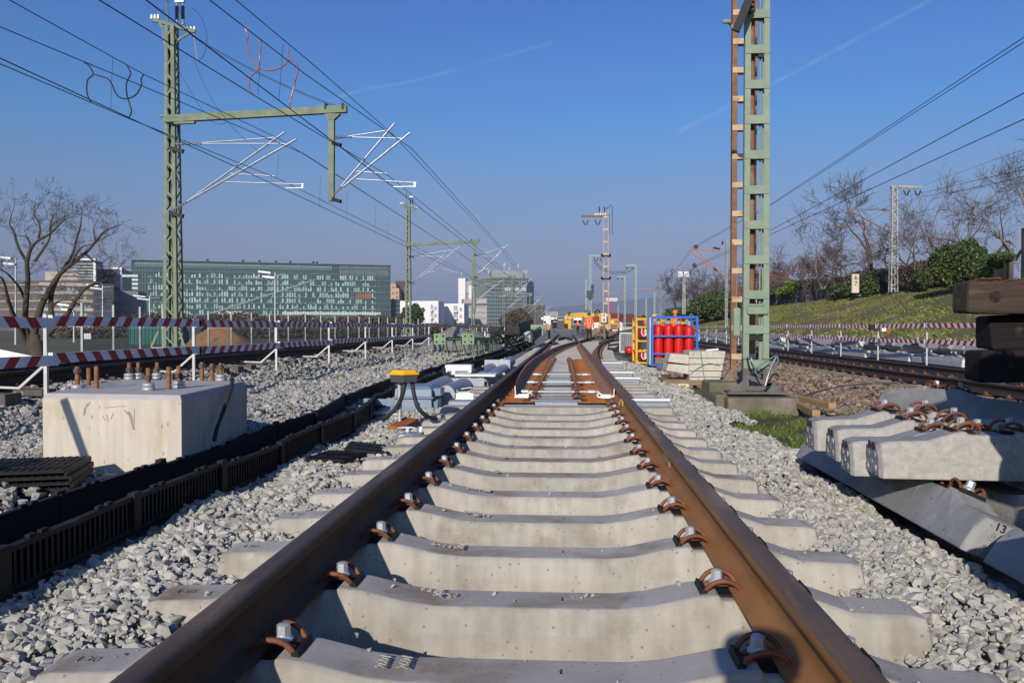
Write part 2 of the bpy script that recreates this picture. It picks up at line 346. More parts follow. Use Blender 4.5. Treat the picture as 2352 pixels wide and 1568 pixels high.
def stones(name, label, material, pts, sizes, tones, seed=1):
    rs = np.random.RandomState(seed); V = []; F = []; T = []; o = 0
    N = len(pts)
    which = rs.randint(0, len(SHAPES), N)
    ang = rs.uniform(0, 2*pi, N); tx = rs.normal(0, .38, N); ty = rs.normal(0, .38, N)
    for w_ in range(len(SHAPES)):
        idx = np.where(which == w_)[0]
        if not len(idx): continue
        bv, bf = SHAPES[w_]; k = len(bv)
        ca, sa = np.cos(ang[idx]), np.sin(ang[idx]); cx, sx = np.cos(tx[idx]), np.sin(tx[idx]); c2, s2 = np.cos(ty[idx]), np.sin(ty[idx])
        x, y, z = bv[:,0][None], bv[:,1][None], bv[:,2][None]
        y1 = y*cx[:,None]-z*sx[:,None]; z1 = y*sx[:,None]+z*cx[:,None]
        x2 = x*c2[:,None]+z1*s2[:,None]; z2 = -x*s2[:,None]+z1*c2[:,None]
        X = x2*ca[:,None]-y1*sa[:,None]; Y = x2*sa[:,None]+y1*ca[:,None]
        P = np.stack([X, Y, z2], -1)*sizes[idx][:,None,None] + pts[idx][:,None,:]
        V.append(P.reshape(-1,3)); T.append(np.repeat(tones[idx], k))
        F.append((bf[None]+ (o+np.arange(len(idx))*k)[:,None,None]).reshape(-1,3)); o += len(idx)*k
    V = np.concatenate(V).astype(np.float32); F = np.concatenate(F).astype(np.int32); T = np.concatenate(T).astype(np.float32)
    me = bpy.data.meshes.new(name); me.vertices.add(len(V)); me.vertices.foreach_set('co', V.ravel())
    me.loops.add(F.size); me.loops.foreach_set('vertex_index', F.ravel())
    me.polygons.add(len(F)); me.polygons.foreach_set('loop_start', np.arange(0, F.size, 3, dtype=np.int32)); me.polygons.foreach_set('loop_total', np.full(len(F), 3, dtype=np.int32)); me.polygons.foreach_set('use_smooth', np.zeros(len(F), dtype=bool))
    a = me.attributes.new('tone', 'FLOAT', 'POINT'); a.data.foreach_set('value', T)
    me.materials.append(material); me.update(calc_edges=True); me.validate()
    ob = bpy.data.objects.new(name, me); COL.objects.link(ob); return tag(ob, label, 'ballast', kind='stuff')
BALNEW = mat_attr('grey crushed stone', [(0,(.22,.21,.19)),(.3,(.33,.31,.275)),(.7,(.42,.395,.345)),(.94,(.50,.475,.41)),(1,(.33,.22,.13))], bump=.35, bscale=45)
BALBRN = mat_attr('brown crushed stone', [(0,(.085,.062,.048)),(.4,(.18,.125,.09)),(.75,(.27,.20,.145)),(1,(.33,.28,.23))], bump=.3, bscale=40)
BALMID = mat_attr('dusty grey stone', [(0,(.17,.163,.15)),(.4,(.28,.268,.245)),(.8,(.38,.36,.325)),(1,(.45,.425,.38))], bump=.35, bscale=45)
hv = np.vectorize(hgt)
def scatter(rects, seed, base=.026, hfun=None, keep=None):
    rs = np.random.RandomState(seed); P = []; S = []
    for (x0, x1, y0, y1, dens, sz) in rects:
        k = int((x1-x0)*(y1-y0)*dens); x = rs.uniform(x0, x1, k); y = rs.uniform(y0, y1, k)
        vis = (x/y > -.76) & (x/y < .62); x = x[vis]; y = y[vis]
        if keep is not None:
            q = keep(x, y); x = x[q]; y = y[q]
        z = (hv(x) if hfun is None else hfun(x, y, rs)) if len(x) else x
        s = rs.gamma(9, sz/9, len(x)).clip(sz*.45, sz*1.8)
        P.append(np.stack([x, y, z+s*rs.uniform(-.05,.55,len(x))], -1)); S.append(s)
    P = np.concatenate(P); S = np.concatenate(S); return P, S, rs.beta(2.2, 1.8, len(S))
def h_left(x, y, rs):        # shoulder between cable trough and sleeper ends, banked up to the sleepers
    return np.interp(x, [-2.15,-1.9,-1.6,-1.3,-1.1], [-.05,-.03,.01,.0,-.06])+.018*np.sin(x*9+y*3.1)+.015*np.sin(y*5.3-x*4)
def h_right(x, y, rs):
    return np.interp(x, [1.0,1.15,1.4,1.8,2.2,2.5], [-.06,.0,.02,-.03,-.10,-.14])+.015*np.sin(x*8+y*2.7)+.013*np.sin(y*4.7+x*5)
def h_far(x, y, rs):
    return np.interp(x, [-6.1,-5.75,-5.2,-4.2,-3.4,-2.6], [.30,.24,.02,-.01,.06,-.02])+.03*np.sin(x*4+y*1.9)+.03*np.sin(y*2.3-x*3)
P, S, T = scatter([(-2.14,-1.2,1.0,5,1350,.0215),(-2.14,-1.2,1.0,6,1500,.011),(-2.14,-1.25,5,11,850,.025),(-2.14,-1.3,11,22,400,.031)], 21, hfun=h_left)
stones('ballast_shoulder', 'pale grey crushed stone banked between black cable trough and sleeper ends', BALNEW, P, S, T, 1)
wgt = lambda x, y: np.where(y < 6.2, x < 1.70+.03*np.sin(y*4), x < 1.95+.25*np.sin(y*1.3)+.12*np.sin(y*4.1) + .012*y)
P, S, T = scatter([(.95,2.45,1.2,5,1350,.0215),(.95,2.0,1.2,6,1500,.011),(1.0,2.5,5,11,850,.025),(1.0,2.7,11,24,400,.031)], 22, hfun=h_right, keep=wgt)
stones('ballast_verge', 'pale crushed stone along right sleeper ends beside stacked sleepers', BALNEW, P, S, T, 2)
nb = lambda x, y: ~((x > -3.75) & (x < -2.5) & (y > 5.25) & (y < 6.95))
P, S, T = scatter([(-6.05,-2.52,3.4,9,650,.028),(-6.05,-2.52,9,16,420,.032),(-6.05,-2.55,16,34,150,.045),(-6.05,-2.55,34,60,60,.06)], 23, hfun=h_far, keep=nb)
stones('ballast_slope', 'grey crushed stone slope under the barrier fence behind the cable trough', BALMID, P, S, T, 3)
P, S, T = scatter([(-1.3,1.05,.9,9,350,.026)], 24, hfun=lambda x, y, rs: np.full(len(x), -.11))
stones('ballast_crib', 'crushed stone lying deep between the near sleepers', BALNEW, P, S, T*.7, 4)
brn = lambda x, y: (x > 3.3+.4*np.sin(y*.9)+.2*np.sin(y*2.9)) | (y > 14)
P, S, T = scatter([(2.6,5.6,5,12,330,.034),(2.4,5.6,12,26,150,.042),(8.4,9.3,14,40,60,.05)], 25, hfun=lambda x, y, rs: hv(x)+.02*np.sin(x*5+y*3), keep=brn)
stones('ballast_brown', 'rusty brown old ballast between lattice masts and right hand track', BALBRN, P, S, T, 5)
P, S, T = scatter([(5.4,8.7,10.5,30,90,.04)], 26, hfun=lambda x, y, rs: np.full(len(x), -.05))
stones('ballast_track', 'brown old ballast within the right hand track', BALBRN, P, S, T, 6)

def grass(name, label, pts, hmin, hmax, material, seed, wid=.004, lean=.5):
    rs = np.random.RandomState(seed); N = len(pts); a = rs.uniform(0, 2*pi, N); h = rs.uniform(hmin, hmax, N); ln = rs.normal(0, lean, (N, 2))*h[:,None]
    d = np.stack([np.cos(a), np.sin(a), np.zeros(N)], -1)*wid*rs.uniform(.6,1.6,N)[:,None]
    mid = pts+np.stack([ln[:,0]*.35, ln[:,1]*.35, h*.6], -1); tip = pts+np.stack([ln[:,0], ln[:,1], h*.95], -1)
    V = np.stack([pts-d, pts+d, mid+d*.7, mid-d*.7, tip], 1).reshape(-1,3).astype(np.float32)
    b = np.arange(N)*5; me = bpy.data.meshes.new(name)
    F = [f for i in b for f in ((i,i+1,i+2,i+3),(i+3,i+2,i+4))]
    me.from_pydata(V.tolist(), [], F); at = me.attributes.new('tone', 'FLOAT', 'POINT'); at.data.foreach_set('value', np.repeat(rs.beta(2,2,N), 5).astype(np.float32))
    me.materials.append(material); o = bpy.data.objects.new(name, me); COL.objects.link(o); return tag(o, label, 'grass', kind='stuff')
GRASS = mat_attr('short green grass', [(0,(.05,.08,.012)),(.45,(.10,.16,.025)),(.75,(.17,.20,.05)),(1,(.32,.26,.13))], bump=0)
BANKG = mat_attr('bank grass blades', [(0,(.11,.13,.03)),(.45,(.18,.20,.05)),(.75,(.24,.22,.085)),(1,(.28,.19,.11))], bump=0)
rs = np.random.RandomState(8)
k = 15000; x = rs.uniform(1.7, 3.6, k); y = rs.uniform(5.3, 12.5, k)
cl = np.sin(x*4.3+y*2.1)+np.sin(y*3.7-x*2.9)+np.sin(x*9.1-y*6.3)*.6
q = (cl > -.35) & (x > 1.9+.25*np.sin(y*1.3)+.012*y) & (x < 3.5+.3*np.sin(y*2)); x = x[q]; y = y[q]
grass('grass_patch', 'short green grass patch in front of the green mast footing', np.stack([x, y, hv(x)], -1), .03, .10, GRASS, 9, .004, .8)
k = 110000; y = rs.uniform(20, 130, k); x = 11.6+rs.uniform(0,1,k)*14.8
cl = np.sin(x*1.3+y*.7)+np.sin(y*1.1-x*.8)+np.sin(x*2.7-y*1.9)*.7+rs.normal(0,.5,k)
q = cl > -.6; x = x[q]; y = y[q]
grass('grass_bank', 'winter grass covering the railway bank below the graffiti wall', np.stack([x, y, hv(x)-.05], -1), .06, .17, BANKG, 10, .035, 1.0)
dm = MB()                                       # bare soil shows between the grass on the verge
for j in range(26):
    for i in range(9):
        dm.v.append((1.85+i*.22+rg.uniform(-.05,.05), 4.6+j*.34, hgt(1.85+i*.22)+.012+rg.uniform(-.008,.012)))
for j in range(25):
    for i in range(8): dm.f.append((j*9+i, j*9+i+1, (j+1)*9+i+1, (j+1)*9+i)); dm.m.append(0)
structure(dm.build('soil', mat('dark soil and moss', (.075,.055,.035), (.055,.065,.022), scale=4, rough=1, bump=.8, bscale=30, c3=(.14,.11,.075), s3=5, amt3=.4)))

rs = np.random.RandomState(77)                  # strays lying on the sleepers
k = 170; x = rs.uniform(-1.38, 1.12, k); y = 2.71+.595*rs.randint(-1, 11, k)+.088+rs.uniform(-.07,.07,k); q = (np.abs(np.abs(x+.135)-.75) > .17); x = x[q]; y = y[q]
stones('stray_stones', 'small stray stones and crumbs lying on the sleeper tops', BALNEW, np.stack([x, y, np.interp(np.abs(x+.135), [0,.3,.55,.63,.93,1.06,1.3], [.08,.081,.124,.132,.126,.086,.08])], -1), rs.gamma(2.2,.0032,len(x)).clip(.003,.018), rs.beta(2,3,len(x)), 9)
# ------------------------------------------------------------------ rails
_rp = [(.075,0),(.075,.011),(.032,.026),(.013,.040),(.0085,.060),(.0085,.112),(.016,.121),(.034,.128),(.0362,.132),(.0362,.158),(.033,.166),(.024,.1705),(.010,.172)]
RAILP = _rp + [(-a, b) for a, b in _rp[::-1]]
NP = len(_rp)
def railm(j): return 1 if NP-4 <= j <= NP+2 else 0     # mill scale on the head
FOOT = .118; GX = -.135; RC = .7535                    # foot level, track centre, rail centre offset
def rail(name, label, pts, mats=None, group=None, capm=None):
    o = MB().sweep(RAILP, pts, mfun=railm, capm=capm).build(name, mats or [RUST, RAILTOP], smooth=50)
    return tag(o, label, 'rail', group)
TR0, TRR = 10.0, 408.0
def dev(y): return 0 if y <= TR0 else (y-TR0)**2/(2*TRR) if y < 45 else 35**2/(2*TRR)+(y-45)*35/TRR
def path(f, y0, y1, st, z=FOOT): 
    k = max(1, int((y1-y0)/st)); return [(f(y0+(y1-y0)*i/k), y0+(y1-y0)*i/k, z) for i in range(k+1)]
XL, XR = GX-RC, GX+RC
RAILL = [mat('shaded rail rust', (.10,.05,.026), (.065,.034,.02), scale=10, rough=.7, bump=.06, bscale=120), RAILTOP]  # shade on the left rail's visible side put into a darker rust
RAILR = [mat('sunlit rail rust', (.34,.155,.052), (.26,.115,.04), scale=12, rough=.7, bump=.08, bscale=150, stretch=(1,.3,1)), mat('brown rail head', (.15,.095,.06), (.10,.066,.046), scale=10, rough=.55, bump=.05, bscale=120, stretch=(1,.15,1), c3=(.24,.165,.11), s3=9, amt3=.4)]  # sunlit web of the right rail put into a lighter rust
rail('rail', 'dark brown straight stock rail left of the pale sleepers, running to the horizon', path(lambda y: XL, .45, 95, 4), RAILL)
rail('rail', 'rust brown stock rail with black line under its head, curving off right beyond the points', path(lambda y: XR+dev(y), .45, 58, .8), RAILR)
BLADE_M = [mat('blade rust', (.36,.19,.095), (.27,.13,.065), scale=8, rough=.7, bump=.05), mat('reddish blade head', (.24,.10,.085), (.17,.07,.06), scale=6, rough=.6), mat('white painted rail end', (.78,.70,.67), (.7,.6,.57), scale=6, rough=.6)]
def blade(label, gauge, side, y0, y1):                 # gauge(y): gauge face; side -1 blade body lies to the left
    mb = MB(); k = 60; rings = []; t0 = y0
    for i in range(k+1):
        y = y0+(y1-y0)*(i/k); u = min(1, (y-y0)/7); th = .012+.060*u; top = .150+.022*min(1, (y-y0)/2.5)
        x = gauge(y); s_ = side; fw = .05
        ring = [(-th-.005-.02*u,.0),(.150,.0),(.150,.014),(.045,.028),(.004,.045),(.004,.09),(.0,.10),(.0,top-.006),(-.006,top),(-th*.8,top),(-th,top-.008),(-th,.10),(-th*.7,.09),(-th*.7,.03)]
        rings.append([(x - s_*(-1)*a if False else x + (-s_)*a, y, FOOT+.004+b) for a, b in ring])
    n = len(rings[0]); o = 0
    for r in rings: mb.v += r
    for i in range(k):
        for j in range(n):
            mb.f.append((i*n+j, (i+1)*n+j, (i+1)*n+(j+1)%n, i*n+(j+1)%n)); mb.m.append(1 if j in (7,8,9,6) else 0)
    mb.f.append(tuple(range(n))); mb.m.append(2); mb.f.append(tuple(k*n+j for j in range(n))[::-1]); mb.m.append(0)
    ob = mb.build('switch_blade', BLADE_M, smooth=45); tag(ob, label, 'rail')
    hk = MB(); xx = gauge(y0); s_ = -side                # cast hook carrying the lock clip at the blade's end
    hk.box((xx+s_*.10, y0-.008, FOOT+.03), (.13,.03,.05)); hk.tube([(xx+s_*.14,y0-.02,FOOT+.045),(xx+s_*.19,y0-.02,FOOT+.075),(xx+s_*.205,y0-.02,FOOT+.05),(xx+s_*.19,y0-.02,FOOT+.02),(xx+s_*.15,y0-.02,FOOT+.02)], .011, 6)
    h = hk.build('lock_hook', WHITE, parent=ob)
    return ob
blade('closed straight switch blade with pale end, lying against the right stock rail', lambda y: XR-.037, 1, 10.3, 43.5)
blade('open curved switch blade with pale end, standing off the left stock rail', lambda y: XL+.037+dev(y)+.20*max(0, 1-(y-10.3)/13)**2+.012, -1, 10.3, 43.0)
# frog of the near turnout and the rails beyond it
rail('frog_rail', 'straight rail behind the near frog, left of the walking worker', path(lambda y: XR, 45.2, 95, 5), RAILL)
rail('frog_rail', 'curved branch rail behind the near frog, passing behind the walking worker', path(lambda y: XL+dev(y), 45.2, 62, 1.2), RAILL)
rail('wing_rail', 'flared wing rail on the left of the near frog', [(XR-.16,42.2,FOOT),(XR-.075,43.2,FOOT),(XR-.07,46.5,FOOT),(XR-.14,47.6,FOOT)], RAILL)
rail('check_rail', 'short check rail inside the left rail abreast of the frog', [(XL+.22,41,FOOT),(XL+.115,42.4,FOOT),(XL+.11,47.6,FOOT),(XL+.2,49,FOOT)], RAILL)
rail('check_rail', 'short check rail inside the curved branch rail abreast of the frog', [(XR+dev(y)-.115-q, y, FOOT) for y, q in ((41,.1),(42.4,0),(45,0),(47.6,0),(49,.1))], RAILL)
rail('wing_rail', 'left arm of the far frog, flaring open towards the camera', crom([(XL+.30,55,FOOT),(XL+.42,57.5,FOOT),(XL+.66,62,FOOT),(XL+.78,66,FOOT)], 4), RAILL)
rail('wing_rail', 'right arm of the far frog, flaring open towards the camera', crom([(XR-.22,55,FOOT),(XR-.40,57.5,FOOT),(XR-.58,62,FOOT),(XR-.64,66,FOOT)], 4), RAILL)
pl = MB(); a0 = [(XL+.14+.30*math.cos(t), 44.6+1.9*math.sin(t)) for t in [pi*i/9-pi/2 for i in range(10)]]
pl.add([(x, y, .20) for x, y in a0]+[(x, y, .17) for x, y in a0], [tuple(range(10)), tuple(range(19, 9, -1))]+[(i, i+1, i+11, i+10) for i in range(9)])
tag(pl.build('guide_plate', RUSTO), 'rounded orange rusty plate beside the left rail near the frog', 'plate')

# ------------------------------------------------------------------ concrete sleepers with their rail fastenings
def sleeper_mb(L=2.6, zb=-.125, em=0):
    h = [(0,.076),(.30,.077),(.40,.088),(.55,.122),(.628,.130),(.642,.113),(.865,.113),(.879,.130),(.93,.124),(1.06,.082),(1.25,.076),(1.285,.068)]
    st = [(-x, z) for x, z in h[:0:-1]] + h
    k_ = L/2/1.3; mb = MB()
    rings = []
    for x, z in [(-1.30, .05)] + st + [(1.30, .05)]:
        X = x if abs(x) < 1.1 else math.copysign(abs(x)+(L/2-1.3), x); e = .03 if abs(x) > 1.29 else 0
        rings.append([(X, -.145+e, zb), (X, .145-e, zb), (X, .128-e, 0.0), (X, .098-e, z-.012), (X, .086-e, z), (X, -.086+e, z), (X, -.098+e, z-.012), (X, -.128+e, 0.0)])
    for r in rings: mb.v += r
    for i in range(len(rings)-1):
        for j in range(8):
            mb.f.append((i*8+j, (i+1)*8+j, (i+1)*8+(j+1)%8, i*8+(j+1)%8)); mb.m.append(1 if j == 4 else 0)
    N_ = (len(rings)-1)*8
    mb.f += [tuple(range(8)), tuple(N_+j for j in range(8))[::-1]]; mb.m += [em, em]
    return mb
CLIP = crom([(.056,-.046,.012),(.040,-.060,.040),(.0,-.066,.058),(-.042,-.060,.046),(-.072,-.046,.008),(-.066,-.026,.010),(-.03,-.019,.030),(.012,-.018,.034),(.026,0,.034),(.012,.018,.034),(-.03,.019,.030),(-.066,.026,.010),(-.072,.046,.008),(-.042,.060,.046),(.0,.066,.058),(.040,.060,.040),(.056,.046,.012)], 4)
def clip_meshes():
    c = MB().tube(CLIP, .0078, 8); b = MB()
    b.lathe([(.028,.034),(.028,.039),(.021,.046),(.0175,.052)], (-.018,0,0), 12); b.lathe([(.0205,.046),(.019,.076),(.012,.080)], (-.018,0,0), 6)
    p = MB().box((-.018,0,.004), (.10,.105,.012)).box((-.073,0,.010), (.02,.125,.034), ry=.35)
    return c, b, p
def add_fastenings(root, seats, zs, proto=[None]):
    # two clips per rail seat; each clip carries its screw and its guide plate
    out = []
    for sx in seats:
        for sd in (-1, 1):
            if proto[0] is None:
                c, b, p = clip_meshes(); co = c.build('rail_clip', RUSTC, parent=root, smooth=60); b.build('screw_bolt', ZINC, parent=co, smooth=35); p.build('guide_plate', BLKPL, parent=co)
                proto[0] = co
            else:
                co = dup(proto[0], parent=root); KIDS.setdefault(root.name, []).append(co)
            co.location = (sx+sd*.098, 0, zs); co.rotation_euler = (0, 0, 0 if sd < 0 else pi)
    return out
ORD = 'first second third fourth fifth sixth seventh eighth ninth tenth eleventh twelfth thirteenth fourteenth fifteenth sixteenth seventeenth eighteenth nineteenth twentieth'.split()
TENS = {2:'twenty',3:'thirty',4:'forty',5:'fifty',6:'sixty',7:'seventy',8:'eighty',9:'ninety'}
TENO = {2:'twentieth',3:'thirtieth',4:'fortieth',5:'fiftieth',6:'sixtieth',7:'seventieth',8:'eightieth',9:'ninetieth'}
def ordw(i):                                   # 1 -> first
    if i <= 20: return ORD[i-1]
    if i >= 100: return 'hundredth' if i == 100 else 'hundred and '+ordw(i-100)
    t, u = divmod(i, 10); return TENO[t] if u == 0 else TENS[t]+'-'+ORD[u-1]
SL = thing('concrete_sleeper', 'pale waisted concrete sleeper at the very bottom of the picture, first row from the camera', 'sleeper', (0,0,0), 'sleepers under the near track')
sleeper_mb().build('concrete_body', [CONC, CONCTOP], parent=SL, bevel=.006)
add_fastenings(SL, (-RC, RC), .113)
marks = MB()                                    # cast numbers and marks in the tops of the two nearest sleepers
for k in range(-2, 11):
    y = 2.71+.595*k+.088
    if k == -2: s = SL; s.location = (GX, y, 0)
    else: s = dup(SL, (GX, y, 0), 0, 'pale waisted concrete sleeper, %s row from the camera under the two rails' % ordw(k+3))
    s.rotation_euler = (0, 0, RND.uniform(-.004,.004))
    z0 = .0775
    if k < 4:
        rr = random.Random(k); tx = -.36 if k % 2 else -.30
        M1 = Matrix.Translation((tx, 0, .096 if k < 0 else .0955)) @ Matrix.Rotation(.16,4,'Y') @ Matrix.Rotation(pi/2 if k < 0 else 0, 4, 'Z')
        cm = MB(); text_mesh(cm, '%d' % rr.randint(100000,999999) if k >= 0 else '2601', .045, M1, .0015); cm.build('cast_number', CONC, parent=s, offset=(0,0,0))
        M2 = Matrix.Translation((-.88-.30, 0, .0775)); cm = MB(); text_mesh(cm, '1309', .05, M2, .0015); cm.build('cast_number', CONCTOP, parent=s, offset=(0,0,0))
        M3 = Matrix.Translation((.12, 0, .0775)); cm = MB(); text_mesh(cm, 'I', .05, M3, .0015); cm.build('cast_number', CONC, parent=s, offset=(0,0,0))
# long flat bearers of the turnout
def bearer(x0, x1, w=.27, top=.113):
    mb = MB(); st = [(x0,.06),(x0+.03,top),(x1-.03,top),(x1,.06)]
    for i, (x, z) in enumerate(st):
        e = .02 if i in (0,3) else 0
        mb.v += [(x,-w/2-.015+e,-.12),(x,w/2+.015-e,-.12),(x,w/2-e,z-.012),(x,w/2-.012-e,z),(x,-w/2+.012+e,z),(x,-w/2+e,z-.012)]
    for i in range(3):
        for j in range(6): mb.f.append((i*6+j,(i+1)*6+j,(i+1)*6+(j+1)%6,i*6+(j+1)%6)); mb.m.append(1 if j == 3 else 0)
    mb.f += [tuple(range(6)), tuple(18+j for j in range(6))[::-1]]; mb.m += [0,0]
    return mb
plate = None; DARKBOLT = mat('dull dark bolt', (.16,.15,.14), (.10,.08,.065), scale=30, rough=.5, metal=.3)
STEELROWS = {10.2:0, 13.8:1, 15.6:2, 20.4:3}
BEARTOP = mat('pale bearer top', (.46,.425,.37), (.39,.36,.315), scale=6, rough=.88, rnd=.08)
CHECKER = mat('galvanised checker plate', (.30,.33,.37), (.20,.225,.26), scale=55, rough=.5, metal=.25)
yy = 9.30; idx = 14; srows = sorted(STEELROWS)
steps = ['nearest','second','third','farthest']
while yy < 64:
    xr = 1.17+max(0, dev(yy)) if yy < 52 else 1.17
    if yy > 52: xr = 1.17+dev(52)*(1-(yy-52)/12) if yy < 64 else 1.17
    near = yy < 23
    st = [r for r in srows if abs(r-yy) < .31]
    t = thing('turnout_bearer', ('flat concrete turnout bearer with orange slide plates, %s row from the camera' if near else 'flat pale concrete turnout bearer, %s row from the camera') % ordw(idx), 'sleeper', (0, yy, 0), 'bearers under the turnout')
    if st and srows.index(st[0]) in range(4) and abs(st[0]-yy) <= .3:
        i = srows.index(st[0]); srows[i] = -99
        t['label'] = 'hollow galvanised steel turnout bearer with checker plate cover, %s of the four' % steps[i]
        bearer(GX-1.30, xr+.05, .20, .125).build('steel_trough', [CHECKER, CHECKER], parent=t, offset=(0,0,0))
        MB().box((-.13,0,.136), (.60,.20,.012)).build('checker_cover', CHECKER, parent=t, offset=(0,0,0))
        MB().box((xr-.20,-.02,.145), (.50,.10,.03)).build('rod_cover', WHITE, parent=t, offset=(0,0,0), bevel=.008)
    else:
        bearer(GX-1.30+RND.uniform(-.02,.02), xr+RND.uniform(-.03,.03)).build('concrete_body', [CONC, BEARTOP], parent=t, offset=(0,0,0))
    if 9.8 < yy < 23:
        for sx, d in ((XL, 1), (XR, -1)):
            xi = sx+d*(.50+.35*dev(yy)); xo = sx-d*.10
            mb = MB().box(((xi+xo)/2, 0, .124), (abs(xi-xo),.36,.016)); mb.box((sx+d*.06,0,.136), (.10,.30,.02))
            for q in (-.14,-.05,.05,.14): mb.box(((sx+d*.27), q, .137), (.20,.03,.014))
            mb.build('slide_plate', RUSTO, parent=t, offset=(0,0,0))
            if plate is None:
                c, b, p = clip_meshes(); plate = c.build('plate_clip', RUSTC, parent=t, offset=(0,0,0), smooth=60); b.build('screw_bolt', DARKBOLT, parent=plate, smooth=35, offset=(0,0,0)); pc = plate
            else: pc = dup(plate, parent=t); KIDS.setdefault(t.name, []).append(pc)
            pc.location = (xi-d*.02, -.02, .128); pc.rotation_euler = (0,0, pi if d > 0 else 0)
            pc2 = dup(plate, parent=t); KIDS[t.name].append(pc2); pc2.location = (sx-d*.12, 0, .125); pc2.rotation_euler = (0,0, 0 if d > 0 else pi)
    elif yy < 9.8 or yy < 40:
        for sx, d in ((XL, 1), (XR if yy < 9.8 else XR+dev(yy), -1)):
            for q in (1, -1):
                if plate is None:
                    c, b, p = clip_meshes(); plate = c.build('plate_clip', RUSTC, parent=t, offset=(0,0,0), smooth=60); b.build('screw_bolt', DARKBOLT, parent=plate, smooth=35, offset=(0,0,0)); pc = plate
                else: pc = dup(plate, parent=t); KIDS.setdefault(t.name, []).append(pc)
                pc.location = (sx+d*q*.098, 0, .115); pc.rotation_euler = (0,0, pi if d*q > 0 else 0)
    yy += .60; idx += 1
for y, lab in ((10.75,'nearest'),(12.6,'second'),(14.7,'third')):
    r = MB().tube([(XL+.28,y,.165),(XR-.2,y+.02,.165)], .014, 8); r.lathe([(.03,0),(.03,.09)], (XL+.30,y,.165), 10, axis='X'); r.lathe([(.03,0),(.03,.09)], (XR-.34,y,.165), 10, axis='X')
    tag(r.build('stretcher_rod', ZINC, smooth=40), 'thin zinc stretcher rod linking both switch blades, %s of three' % lab, 'rod')
bl = MB().tube([(XR+.07, y, .20) for y in (4.02,4.12)], .001, 4)
wm = MB().box((XR-.012, 5.05, .215), (.014,.26,.085)).build('weld_mark', mat('ground weld steel', (.24,.15,.09), (.19,.12,.075), scale=20, rough=.4), None); tag(wm, 'lighter ground weld patch on the web of the right rail', 'weld')
jb = MB().box((XR-.012, 9.1, .19), (.03,.28,.09)); jb.tube([(XR-.03,9.0,.22),(XR-.06,8.95,.17),(XR-.05,9.0,.13)], .01, 6)
tag(jb.build('cable_shoe', mat('ochre paint', (.36,.27,.10), (.3,.2,.07), scale=9, rough=.7)), 'ochre smeared cable shoe on the right rail just before the blade end', 'clamp')
# left-hand tracks: raised bed, dark rails
def plain_track(xs, zt, y0, y1, labels, mats, slp, step, x0, x1, slab, grp):
    zf = zt-.172
    for x, lb in zip(xs, labels): rail('rail', lb, [(x+FW(y), y, zf) for y in [y0+(y1-y0)*i/14 for i in range(15)]], mats)
    k = 0; y = y0+.3; base = None
    while y < min(y1, slp):
        if base is None:
            base = thing('track_sleeper', slab % ordw(1), 'sleeper', (0, y, 0), grp)
            MB().box(((x0+x1)/2, 0, zf-.115), (x1-x0,.26,.19)).build('concrete_body', DKSL if 'left' in slab else CONCOLD, parent=base, offset=(0,0,0), bevel=.01)
            for x in xs:
                for d in (-1, 1):
                    c = MB(); c.lathe([(.034,0),(.034,.015),(.020,.02),(.020,.055)], (x+d*.10,0,zf-.012), 8); c.box((x+d*.085,0,zf+.004), (.07,.09,.016)); c.build('rail_clip', RUSTC, parent=base, offset=(0,0,0))
        else: dup(base, (FW(y), y, 0), 0, slab % ordw(k+1))
        k += 1; y += step
FW = lambda y: 0
DKSL = mat('shade-dark sleeper', (.13,.11,.09), (.085,.075,.065), scale=5, rough=.95)  # shade below the left rails put into the sleeper colour
plain_track([-6.2,-7.7], .51, 5.5, 150, ['black nearest rail of the left track behind the lower barrier boards','second black rail of the left track'], [DARKRAIL, DARKRAIL], 42, .6, -8.2, -5.72, 'brown grey sleeper end below the left track, %s from the near end', 'sleepers of the left track')
plain_track([-8.95], .51, 5.5, 150, ['farthest black rail of the left tracks, edging the waste ground'], [DARKRAIL, DARKRAIL], 36, .6, -9.5, -8.5, 'grey short sleeper under the farthest left rail, %s from the near end', 'sleepers under the farthest left rail')
plain_track([6.25,7.75], .19, 8.5, 160, ['near rail of the right hand track, dark brown with lit head edge','far rail of the right hand track, alongside the stacked grey sleepers'], [mat('worn dark rail', (.06,.04,.03), (.04,.03,.025), scale=8, rough=.6), RAILTOP], 44, .63, 5.7, 8.3, 'weathered brown sleeper of the right hand track, %s from the near end', 'sleepers of the right hand track')
# ------------------------------------------------------------------ cable trough, one-metre plastic lengths laid end to end
def trough_seg():
    mb = MB(); L = 1.06; W = .36; Hh = .19
    for s in (-1, 1):
        x = s*W/2
        mb.box((x, 0, Hh/2), (.012, L, Hh)); mb.box((x+s*.012, 0, Hh-.012), (.030, L, .022)); mb.box((x+s*.010, 0, .02), (.026, L, .02))
        for i in range(26): mb.box((x+s*.012, -L/2+.03+i*.040, Hh/2), (.018,.016,Hh-.03))
        mb.box((x+s*.018, L/2-.03, Hh/2+.008), (.036,.07,Hh+.012))
        for i in (-.3,-.22,.2,.28): mb.box((x+s*.005, i, Hh+.006), (.02,.045,.014))
    mb.box((0,0,.012), (W,L,.02))
    return mb
TG = 'black cable trough lengths laid end to end'
tr0 = thing('cable_trough', 'ribbed black cable trough length nearest the camera at the left picture edge', 'cable trough', (0,0,0), TG)
trough_seg().build('channel', BLKPL, parent=tr0)
